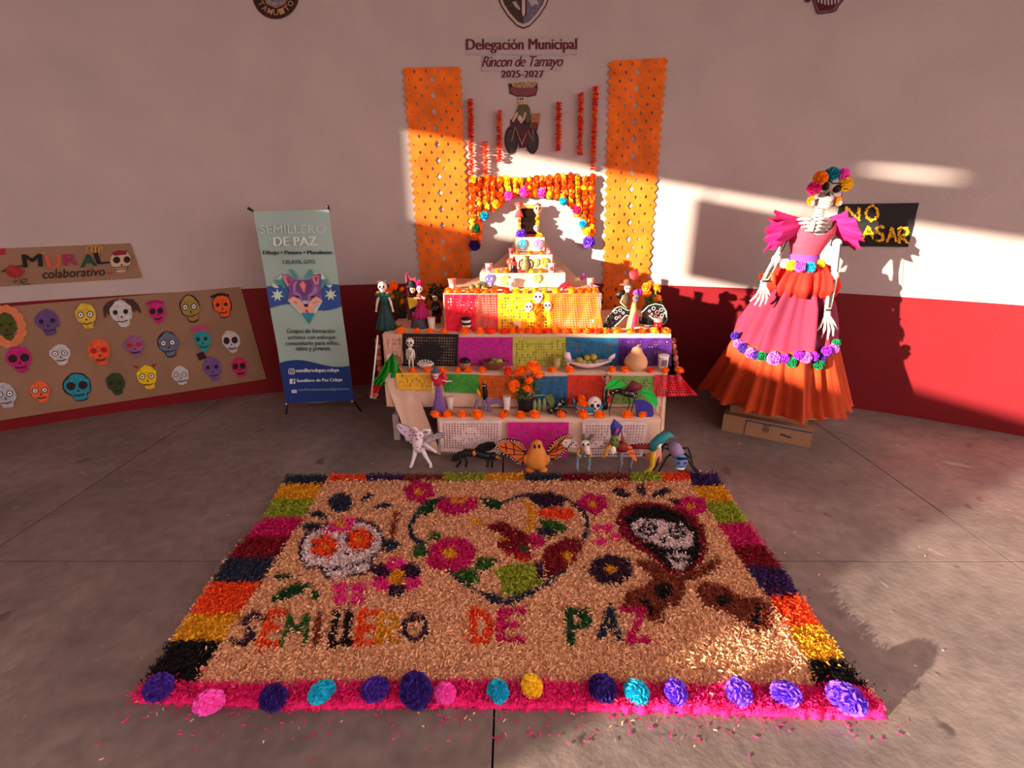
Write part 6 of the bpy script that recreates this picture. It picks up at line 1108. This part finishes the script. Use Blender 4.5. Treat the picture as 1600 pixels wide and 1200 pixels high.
L_out = [(450, 748), (437, 763), (425, 787), (410, 816), (385, 846), (356, 880), (332, 918), (298, 968), (268, 1010), (215, 1085)]
L_in = [(515, 748), (508, 763), (492, 787), (477, 816), (457, 846), (434, 880), (411, 918), (378, 968), (350, 1010), (306, 1076)]
for i, c in enumerate(['navy', 'gold', 'lime', 'magenta', 'maroon', 'navy', 'orange', 'gold', 'black']): poly_('border_block', None, c, [L_out[i], L_in[i], L_in[i+1], L_out[i+1]])
R_in = [(1076, 745), (1080, 767), (1096, 792), (1119, 825), (1141, 861), (1163, 894), (1197, 940), (1228, 988), (1258, 1041), (1272, 1080)]
R_out = [(1119, 744), (1131, 766), (1150, 791), (1171, 824), (1196, 860), (1222, 894), (1252, 938), (1284, 987), (1320, 1038), (1352, 1082)]
for i, c in enumerate(['indigo', 'gold', 'lime', 'magenta', 'maroon', 'indigo', 'orange', 'gold', 'black']): poly_('border_block', None, c, [R_in[i], R_out[i], R_out[i+1], R_in[i+1]])
tx = [515, 573, 630, 693, 757, 820, 877, 928, 985, 1033, 1077]
for i, c in enumerate(['orange', 'indigo', 'brown', 'lime', 'gold', 'navy', 'maroon', 'brown', 'lime', 'orange']): poly_('border_block', None, c, [(tx[i], 743), (tx[i+1], 743), (tx[i+1], 758), (tx[i], 759)])
poly_('pink_strip', None, 'pink', [(232, 1068), (318, 1076), (520, 1074), (760, 1072), (1000, 1076), (1270, 1078), (1352, 1082), (1390, 1126), (1240, 1124), (1000, 1116), (700, 1108), (450, 1112), (200, 1100)])
# left sugar skull
for P in ([(900, 240), (960, 225), (1020, 260), (960, 265)], [(860, 300), (930, 280), (985, 295), (900, 325)], [(1145, 180), (1190, 140), (1220, 155), (1160, 190)], [(1210, 210), (1270, 185), (1310, 205), (1230, 225)]): poly_('leaf', None, 'navy', z5(P))
ell_('leaf', None, 'navy', z5([(1060, 188)]), 19, 15); line_('leaf', None, 'brown', z5([(1320, 240), (1300, 340)]), 9); ell_('leaf', None, 'navy', z5([(1295, 390)]), 13, 10)
sk_ = [(880, 400), (900, 340), (960, 300), (1050, 285), (1150, 280), (1220, 300), (1255, 350), (1250, 410), (1215, 440), (1205, 490), (1190, 520), (1010, 555), (985, 520), (985, 495), (910, 490), (880, 450)]
poly_('sugar_skull_design', None, 'white', z5(sk_)); line_('skull_edge', 'sugar_skull_design', 'dkpurple', z5([(1000, 290), (920, 320), (872, 380), (872, 450), (905, 495), (980, 495), (990, 530), (1010, 550)]), 5.5); line_('skull_edge', 'sugar_skull_design', 'dkpurple', z5([(1130, 275), (1220, 290), (1258, 350), (1250, 415), (1210, 440), (1200, 510), (1080, 540)]), 5); line_('mouth_line', 'sugar_skull_design', 'navy', z5([(1000, 505), (1080, 498), (1190, 465)]), 5)
for c_, r_ in (((985, 395), 21), ((1150, 365), 23)):
    ell_('eye_socket', 'sugar_skull_design', 'dkpurple', z5([c_]), r_, r_*.8)
    for a in range(5): ell_('eye_flower', 'sugar_skull_design', 'orange', z5([(c_[0]+42*math.cos(a*1.257), c_[1]+34*math.sin(a*1.257))]), 9, 8)
    ell_('flower_center', 'sugar_skull_design', 'gold', z5([c_]), 6, 5)
ell_('nose', 'sugar_skull_design', 'dkpurple', z5([(1085, 430)]), 5, 4)
poly_('flower', None, 'hot', z5([(980, 325), (1020, 280), (1090, 260), (1135, 265), (1110, 310), (1060, 335)])); ell_('flower_center', 'flower', 'gold', z5([(1060, 293)]), 8, 6)
def flower(c, rx, ry, col, cen, n=6, per=.55, key='flower'):
    k = '%s#%d' % (key, len(SHP)); ell_(k, None, col, [c], rx*.72, ry*.72)
    for i in range(n): a = 2*math.pi*i/n+.3; ell_(k, None, col, [(c[0]+rx*.62*math.cos(a), c[1]+ry*.62*math.sin(a))], rx*.42, ry*.42)
    ell_('flower_center', k, cen, [c], rx*.3, ry*.28)
flower((655, 776), 25, 17, 'magenta', 'gold'); flower((925, 795), 25, 17, 'magenta', 'gold'); flower((1078, 799), 26, 17, 'magenta', 'gold')
# lower left flower with two-coloured petals
for i, c in enumerate(['hot', 'dkpurple', 'hot', 'dkpurple', 'hot', 'dkpurple']):
    a = 2*math.pi*i/6+.5; ell_('petal', None, c, [(620+27*math.cos(a), 910+20*math.sin(a))], 15, 12)
ell_('flower_center', None, 'gold', [(620, 911)], 15, 11)
for a in range(4): ell_('small_flower', None, 'hot', [(547+20*math.cos(a*1.57+.8), 936+13*math.sin(a*1.57+.8))], 12, 9)
for P in ([(745, 550), (765, 525), (830, 525), (845, 550), (800, 560)], [(725, 660), (780, 600), (860, 565), (920, 575), (870, 620), (780, 660)], [(925, 590), (960, 610), (965, 640), (925, 650)]): poly_('leaf', None, 'dkgreen', z5(P))
# heart
hl_ = z6([(440, 195), (330, 210), (240, 250), (190, 310), (160, 370), (160, 430), (220, 480), (240, 520)])
line_('heart_outline', None, 'navy', z6([(350, 215), (250, 240), (190, 310), (155, 380), (175, 450), (230, 480)]), 9); line_('heart_outline', None, 'navy', z6([(390, 650), (470, 720), (560, 760), (640, 820), (720, 825), (830, 780), (930, 730), (1050, 640), (1130, 540), (1180, 420), (1190, 330), (1150, 270), (1080, 220), (980, 185), (830, 190), (700, 235)]), 6); line_('heart_outline', None, 'navy', z6([(600, 780), (720, 828), (860, 765)]), 12)
poly_('leaf', None, 'dkgreen', z6([(200, 290), (240, 240), (310, 220), (290, 290), (240, 310)])); poly_('leaf', None, 'dkgreen', z6([(555, 205), (640, 210), (690, 240), (680, 285), (600, 260)]))
poly_('flower', None, 'magenta', z6([(300, 250), (350, 210), (470, 200), (550, 200), (550, 260), (480, 300), (410, 315), (320, 285)])); poly_('flower_center', 'flower', 'gold', z6([(385, 215), (490, 205), (470, 235), (400, 245)]))
poly_('leaf', None, 'green', z6([(250, 450), (290, 405), (340, 420), (320, 465)])); poly_('leaf', None, 'green', z6([(160, 520), (200, 485), (260, 500), (250, 555), (190, 560)]))
k = 'flower'; poly_('large_flower', None, 'magenta', z6([(250, 560), (280, 490), (340, 450), (440, 435), (500, 465), (540, 510), (530, 570), (490, 620), (430, 650), (330, 635), (260, 620)])); ell_('flower_center', 'large_flower', 'gold', z6([(382, 535)]), 12, 9)
poly_('leaf', None, 'green', z6([(400, 660), (470, 620), (540, 640), (560, 700), (500, 725)])); poly_('leaf', None, 'green', z6([(510, 600), (560, 560), (660, 570), (640, 620), (560, 640)]))
poly_('lime_breast', None, 'lime', z6([(640, 650), (720, 600), (850, 590), (910, 640), (920, 720), (840, 750), (760, 790), (690, 780), (680, 700)])); poly_('dark_wing', None, 'dkpurple', z6([(880, 580), (930, 600), (945, 690), (910, 700)]))
poly_('gold_crescent', None, 'gold', z6([(800, 210), (850, 220), (890, 290), (890, 360), (850, 420), (820, 410), (850, 320), (830, 250)])); poly_('gold_stroke', None, 'gold', z6([(500, 330), (560, 335), (600, 365), (580, 380), (520, 355)]))
poly_('dark_feather', None, 'dkpurple', z6([(830, 190), (960, 180), (1070, 215), (1050, 255), (920, 270), (870, 240)])); poly_('orange_feather', None, 'orange', z6([(900, 280), (1000, 265), (1100, 275), (1125, 305), (1090, 345), (970, 330), (905, 315)])); poly_('green_feather', None, 'green', z6([(905, 345), (960, 335), (1060, 365), (1090, 395), (1040, 410), (930, 390)])); poly_('navy_feather', None, 'navy', z6([(885, 390), (940, 380), (1020, 415), (990, 445), (910, 430)]))
poly_('red_body', None, 'maroon', z6([(600, 385), (650, 350), (710, 350), (740, 380), (800, 400), (850, 430), (860, 560), (820, 585), (760, 560), (680, 510), (660, 470), (690, 430)])); poly_('magenta_patch', None, 'magenta', z6([(840, 430), (880, 415), (945, 450), (930, 500), (870, 510)])); poly_('red_wing', None, 'red', z6([(680, 500), (760, 540), (830, 545), (880, 570), (820, 590), (720, 540)])); poly_('olive_patch', None, 'green', z6([(790, 490), (830, 500), (840, 525), (800, 520)])); poly_('gold_patch', None, 'gold', z6([(690, 430), (730, 440), (720, 460), (690, 455)]))
poly_('red_flower', None, 'maroon', z6([(920, 560), (960, 490), (1060, 445), (1150, 450), (1165, 490), (1130, 560), (1080, 610), (1000, 670), (950, 680), (940, 610)])); ell_('flower_center', 'red_flower', 'gold', z6([(1075, 555)]), 9, 8)
# small pink clover, dark flower
for u, v in ((1250, 390), (1310, 385), (1355, 440), (1265, 465)): ell_('clover', None, 'hot', z6([(u, v)]), 9, 6)
flower((954, 899), 34, 24, 'dkpurple', 'gold', 7)
# generic painted face in a dark red surround, flowers and brown forms at the right
poly_('red_surround', None, 'maroon', z7([(235, 260), (270, 200), (370, 180), (470, 195), (560, 225), (640, 290), (655, 370), (640, 450), (600, 500), (560, 520), (470, 510), (430, 460), (330, 400), (260, 330)]))
poly_('black_hair', 'red_surround', 'black', z7([(275, 260), (330, 205), (430, 200), (540, 240), (610, 310), (630, 390), (600, 470), (545, 510), (480, 490), (400, 410), (300, 310)]))
poly_('white_face', 'red_surround', 'white', z7([(305, 290), (350, 255), (400, 270), (440, 255), (480, 280), (540, 285), (590, 330), (590, 370), (550, 400), (470, 395), (400, 370), (330, 330)])); poly_('white_jaw', 'red_surround', 'white', z7([(465, 430), (520, 415), (575, 430), (560, 480), (530, 500), (500, 480)]))
for c_ in ((385, 308), (515, 322)):
    ell_('eye_socket', 'red_surround', 'black', z7([c_]), 15, 11); ell_('eye_ring', 'red_surround', 'white', z7([c_]), 9, 6.5); ell_('pupil', 'red_surround', 'black', z7([c_]), 5, 3.6)
ell_('nose', 'red_surround', 'black', z7([(455, 355)]), 6, 4); line_('mouth_line', 'red_surround', 'black', z7([(470, 442), (540, 450), (580, 440)]), 4.5); line_('mouth_line', 'red_surround', 'black', z7([(380, 375), (460, 395), (560, 400)]), 4)
for P in ([(210, 120), (260, 115), (305, 145), (290, 165), (230, 145)], [(330, 100), (360, 95), (380, 140), (360, 160), (335, 135)], [(390, 165), (420, 130), (470, 112), (495, 130), (450, 155)], [(470, 170), (520, 165), (540, 190), (500, 190)]): poly_('leaf', None, 'dkpurple', z7(P))
for u, v in ((275, 102), (395, 105)): ell_('spark', None, 'orange', z7([(u, v)]), 6, 3)
poly_('brown_form', None, 'brown', z7([(280, 600), (380, 560), (420, 520), (540, 530), (560, 580), (520, 660), (450, 680), (460, 740), (400, 740), (350, 680), (270, 660)])); poly_('brown_form', None, 'brown', z7([(590, 570), (650, 545), (740, 570), (800, 620), (900, 620), (950, 660), (950, 760), (900, 785), (820, 750), (740, 690), (640, 660)])); poly_('brown_form', None, 'brown', z7([(330, 440), (420, 460), (480, 520), (600, 500), (700, 430), (720, 470), (600, 545), (420, 540), (340, 480)]))
ell_('dark_hole', 'brown_form', 'black', z7([(455, 595)]), 15, 13); ell_('dark_hole', 'brown_form', 'black', z7([(728, 635)]), 11, 9); line_('dark_hole', 'brown_form', 'black', z7([(370, 640), (405, 690)]), 9); line_('dark_hole', 'brown_form', 'black', z7([(885, 665), (875, 740)]), 11)
# lettering laid in sawdust
LT = {'S': [[(.95, .15), (.55, 0), (.15, .2), (.5, .5), (.85, .75), (.5, 1), (.05, .9)]], 'E': [[(.95, 0), (.1, 0), (.05, 1), (.95, 1)], [(.1, .5), (.75, .5)]], 'M': [[(0, 1), (.15, 0), (.5, .6), (.85, 0), (1, 1)]], 'I': [[(.5, 0), (.5, 1)]], 'L': [[(.2, 0), (.1, 1), (.95, 1)]], 'R': [[(.05, 1), (.1, 0), (.8, .1), (.8, .45), (.1, .55), (.95, 1)]], 'O': [[(.5, 0), (.95, .3), (.95, .7), (.5, 1), (.05, .7), (.05, .3), (.5, 0)]], 'D': [[(.05, 1), (.05, 0), (.7, .15), (.95, .55), (.7, .95), (.05, 1)]], 'P': [[(.1, 1), (.05, 0), (.8, .05), (.9, .4), (.1, .55)]], 'A': [[(0, 1), (.5, 0), (1, 1)], [(.2, .6), (.8, .6)]], 'Z': [[(0, 0), (.9, 0), (.2, 1), (1, 1)]]}
def letter(ch, x0, y0, w, h, c, wd, sl=0.):
    k = 'letter#%d' % len(SHP)
    for ln in LT[ch]: line_(k, None, c, [(x0+w*a+sl*(1-b), y0+h*b) for a, b in ln], wd*1.25)
letter('S', 365, 968, 33, 48, 'dkpurple', 9, 18); letter('E', 408, 966, 26, 50, 'orange', 10, 16); letter('M', 441, 972, 36, 42, 'green', 6.5, 10); letter('I', 486, 970, 16, 44, 'brown', 9, 8); letter('L', 515, 966, 26, 48, 'black', 9, 8); letter('L', 540, 966, 12, 48, 'black', 10, 4); letter('E', 558, 966, 30, 48, 'orange', 10, 6); letter('R', 590, 970, 32, 44, 'gold', 8, 4); letter('O', 629, 970, 38, 40, 'dkpurple', 7.5, 2)
letter('D', 738, 962, 30, 50, 'orange', 10); letter('E', 780, 964, 38, 46, 'magenta', 11); letter('P', 888, 964, 33, 50, 'dkgreen', 11); letter('A', 937, 960, 30, 46, 'navy', 9); letter('Z', 975, 962, 36, 48, 'magenta', 11, -4)
# resolve shapes on a fine grid and as loose chips
def classify(X, Y):
    """world floor points -> index of the topmost shape, -1 outside"""
    dz = -EYE; z_ = Y*CP-dz*SP; u = Y*SP+dz*CP; PX = 800+FPX*X/z_; PY = 600-FPX*u/z_; idx = np.full(X.shape, -1)
    for i, (k, par, c, kind, d) in enumerate(SHP):
        if kind == 'e': ins = ((PX-d[0])/d[2])**2+((PY-d[1])/d[3])**2 < 1
        elif kind == 'p':
            ins = np.zeros(X.shape, bool); n = len(d)
            for a in range(n):
                (x0, y0), (x1, y1) = d[a], d[(a+1) % n]
                if y0 == y1: continue
                ins ^= ((y0 > PY) != (y1 > PY)) & (PX < (x1-x0)*(PY-y0)/(y1-y0)+x0)
        else:
            ins = np.zeros(X.shape, bool); P, w = d
            for (x0, y0), (x1, y1) in zip(P[:-1], P[1:]):
                L2 = (x1-x0)**2+(y1-y0)**2 or 1; t = np.clip(((PX-x0)*(x1-x0)+(PY-y0)*(y1-y0))/L2, 0, 1); ins |= (PX-x0-t*(x1-x0))**2+((PY-y0-t*(y1-y0))*1.2)**2 < (w/2)**2
        if i: ins &= idx >= 0
        idx[ins] = i
    return idx
GX0, GX1, GY0, GY1, RES = -1.45, 1.45, 1.12, 2.82, .009
nx, ny = int((GX1-GX0)/RES), int((GY1-GY0)/RES)
jit = lambda sh_, a: RNG.normal(0, a, sh_)
cxs = GX0+(np.arange(nx)+.5)*RES; cys = GY0+(np.arange(ny)+.5)*RES; CX, CY = np.meshgrid(cxs, cys)
cid = classify(CX+jit(CX.shape, .0035), CY+jit(CX.shape, .0035))
hgt = .010+.024*RNG.random((ny+1, nx+1)); inside = cid >= 0
pad = np.zeros((ny+2, nx+2), bool); pad[1:-1, 1:-1] = inside
full = pad[:-1, :-1] & pad[1:, :-1] & pad[:-1, 1:] & pad[1:, 1:]; hgt[~full] = .001
NC = 190000
chx = RNG.uniform(GX0, GX1, NC); chy = RNG.uniform(GY0, GY1, NC); chid = classify(chx, chy); keep = chid >= 0; chx, chy, chid = chx[keep], chy[keep], chid[keep]
spread = np.where(RNG.random(chx.size) < .1, .03, .006); chx = chx+RNG.normal(0, 1, chx.size)*spread; chy = chy+RNG.normal(0, 1, chx.size)*spread
gi = np.clip(((chx-GX0)/RES).astype(int), 0, nx-1); gj = np.clip(((chy-GY0)/RES).astype(int), 0, ny-1); on = inside[gj, gi]
ln_ = RNG.uniform(.004, .0085, chx.size)*np.where(on, 1, .7); wd_ = RNG.uniform(.0009, .002, chx.size); th_ = RNG.uniform(0, 2*np.pi, chx.size); tilt = RNG.normal(0, .36, chx.size)*on
zc_ = np.where(on, RNG.uniform(.016, .042, chx.size), .004)
dx, dy, dz = np.cos(th_)*np.cos(tilt)*ln_, np.sin(th_)*np.cos(tilt)*ln_, np.sin(tilt)*ln_; sx_, sy_ = -np.sin(th_)*wd_, np.cos(th_)*wd_; rz_ = RNG.normal(0, 1, chx.size)*wd_*on
Q = np.stack([np.stack([chx-dx-sx_, chy-dy-sy_, np.maximum(zc_-dz-rz_, .002)], 1), np.stack([chx+dx-sx_, chy+dy-sy_, np.maximum(zc_+dz-rz_, .002)], 1), np.stack([chx+dx+sx_, chy+dy+sy_, np.maximum(zc_+dz+rz_, .002)], 1), np.stack([chx-dx+sx_, chy-dy+sy_, np.maximum(zc_-dz+rz_, .002)], 1)], 1)
carpet = T('sawdust_carpet', 'large sawdust carpet with skulls, heart, flowers and striped border on the floor', 'carpet', (-.05, 1.9, 0))
SM = {k: M(c, .85, .38, 130, coord='Object', spec=.2) for k, c in SD.items()}
vidx = np.arange((ny+1)*(nx+1)).reshape(ny+1, nx+1); VX, VY = np.meshgrid(GX0+np.arange(nx+1)*RES, GY0+np.arange(ny+1)*RES)
VX = VX+jit(VX.shape, .0015); VY = VY+jit(VY.shape, .0015); V0 = np.stack([VX.ravel(), VY.ravel(), hgt.ravel()], 1)
base_ = np.array([-.05, 1.9, 0.])
NAMES = {'petal': 'petal'}
order = {}; PARTS = {}
for i, (k, par, c, kind, d) in enumerate(SHP):
    key = (k, c) if '#' in k else (k, c, i if not ('letter' in k) else k); order.setdefault(key, []).append(i)
firstobj = {}
def build(key, ids):
    sel = np.isin(cid, ids); jj, ii = np.nonzero(sel)
    fq = np.stack([vidx[jj, ii], vidx[jj, ii+1], vidx[jj+1, ii+1], vidx[jj+1, ii]], 1); ch = np.isin(chid, ids); q = Q[ch]
    if len(fq)+len(q) == 0: return None
    un, inv = np.unique(fq, return_inverse=True); inv = inv.reshape(-1, 4) if len(fq) else np.zeros((0, 4), int)
    vs = np.concatenate([V0[un] if len(un) else np.zeros((0, 3)), q.reshape(-1, 3)])-base_; fs = np.concatenate([inv, len(un)+np.arange(len(q)*4).reshape(-1, 4)])
    nm = key[0].split('#')[0]; me = bpy.data.meshes.new(nm); me.vertices.add(len(vs)); me.vertices.foreach_set('co', vs.ravel().astype(np.float32)); me.loops.add(len(fs)*4); me.loops.foreach_set('vertex_index', fs.ravel().astype(np.int32)); me.polygons.add(len(fs)); me.polygons.foreach_set('loop_start', (np.arange(len(fs))*4).astype(np.int32)); me.polygons.foreach_set('loop_total', np.full(len(fs), 4, np.int32)); me.update(calc_edges=True)
    col = key[1]; me.materials.append(SM[col]); par = SHP[ids[0]][1]; po = firstobj.get(par, carpet) if par else carpet
    o = O(nm, me, po, {'dkgreen': 'dark green', 'dkpurple': 'dark purple', 'hot': 'hot pink'}.get(col, col)+' sawdust '+nm.replace('_', ' ')); o['kind'] = 'stuff'
    firstobj[key[0]] = o; return o
for key, ids in order.items(): build(key, ids)
# pompoms along the pink strip
rr = random.Random(12); cnt = {}
PL = [(247, 1072, 22, 'dp'), (325, 1094, 20, 'pk'), (427, 1088, 21, 'ind'), (502, 1078, 19, 'cy'), (586, 1075, 21, 'dp'), (650, 1078, 24, 'ind'), (695, 1078, 17, 'pk'), (778, 1076, 18, 'cy'), (831, 1068, 17, 'ye'), (942, 1073, 22, 'ind'), (995, 1078, 19, 'cy'), (1057, 1078, 18, 'vi'), (1155, 1079, 20, 'vi'), (1229, 1081, 21, 'vi'), (1322, 1091, 26, 'vi')]
SUF = {0: 'first of its colour from the left', 1: 'second of its colour from the left', 2: 'third of its colour from the left', 3: 'last of its colour at the right corner'}
for x, y, r, k in PL:
    P = fl(x, y, .055); s = r*zc(P)/FPX; P.z = .016+s*.7; i = cnt.get(k, 0); cnt[k] = i+1
    o = O('tissue_pompom', PP[k], loc=P, rot=(rr.uniform(-.35, .35), rr.uniform(-.35, .35), rr.uniform(0, 6)), scale=(s*rr.uniform(.92, 1.02), s*rr.uniform(1.05, 1.2), s*.78))
    tag(o, '%s tissue pompom on the pink sawdust strip, %s' % (PN[k], SUF[i]) if k != 'ye' else 'yellow tissue pompom on the pink sawdust strip', 'pompom', 'tissue pompoms along the pink strip')
# loose specks round the carpet and on the floor
mb = MB(); q = random.Random(2)
for _ in range(420):
    x, y = (q.uniform(190, 1420), q.uniform(1095, 1160)) if q.random() < .6 else (q.uniform(150, 1480), q.uniform(640, 1190)); P = fl(x, y, .001); a = q.uniform(0, 6.28); L = q.uniform(.003, .008); w = q.uniform(.001, .002); mb.mi = 0 if y > 1095 and q.random() < .75 else 1
    mb.add([P+Vector((L*math.cos(a)-w*math.sin(a), L*math.sin(a)+w*math.cos(a), .001)), P+Vector((-L*math.cos(a)-w*math.sin(a), -L*math.sin(a)+w*math.cos(a), .001)), P+Vector((-L*math.cos(a)+w*math.sin(a), -L*math.sin(a)-w*math.cos(a), .003)), P+Vector((L*math.cos(a)+w*math.sin(a), L*math.sin(a)-w*math.cos(a), .003))], [(0, 1, 2, 3)])
tag(mb.obj('sawdust_crumbs', [SM['pink'], SM['cream']], smooth=False), 'loose pink and cream sawdust crumbs scattered on the concrete around the carpet', 'sawdust', kind='stuff')
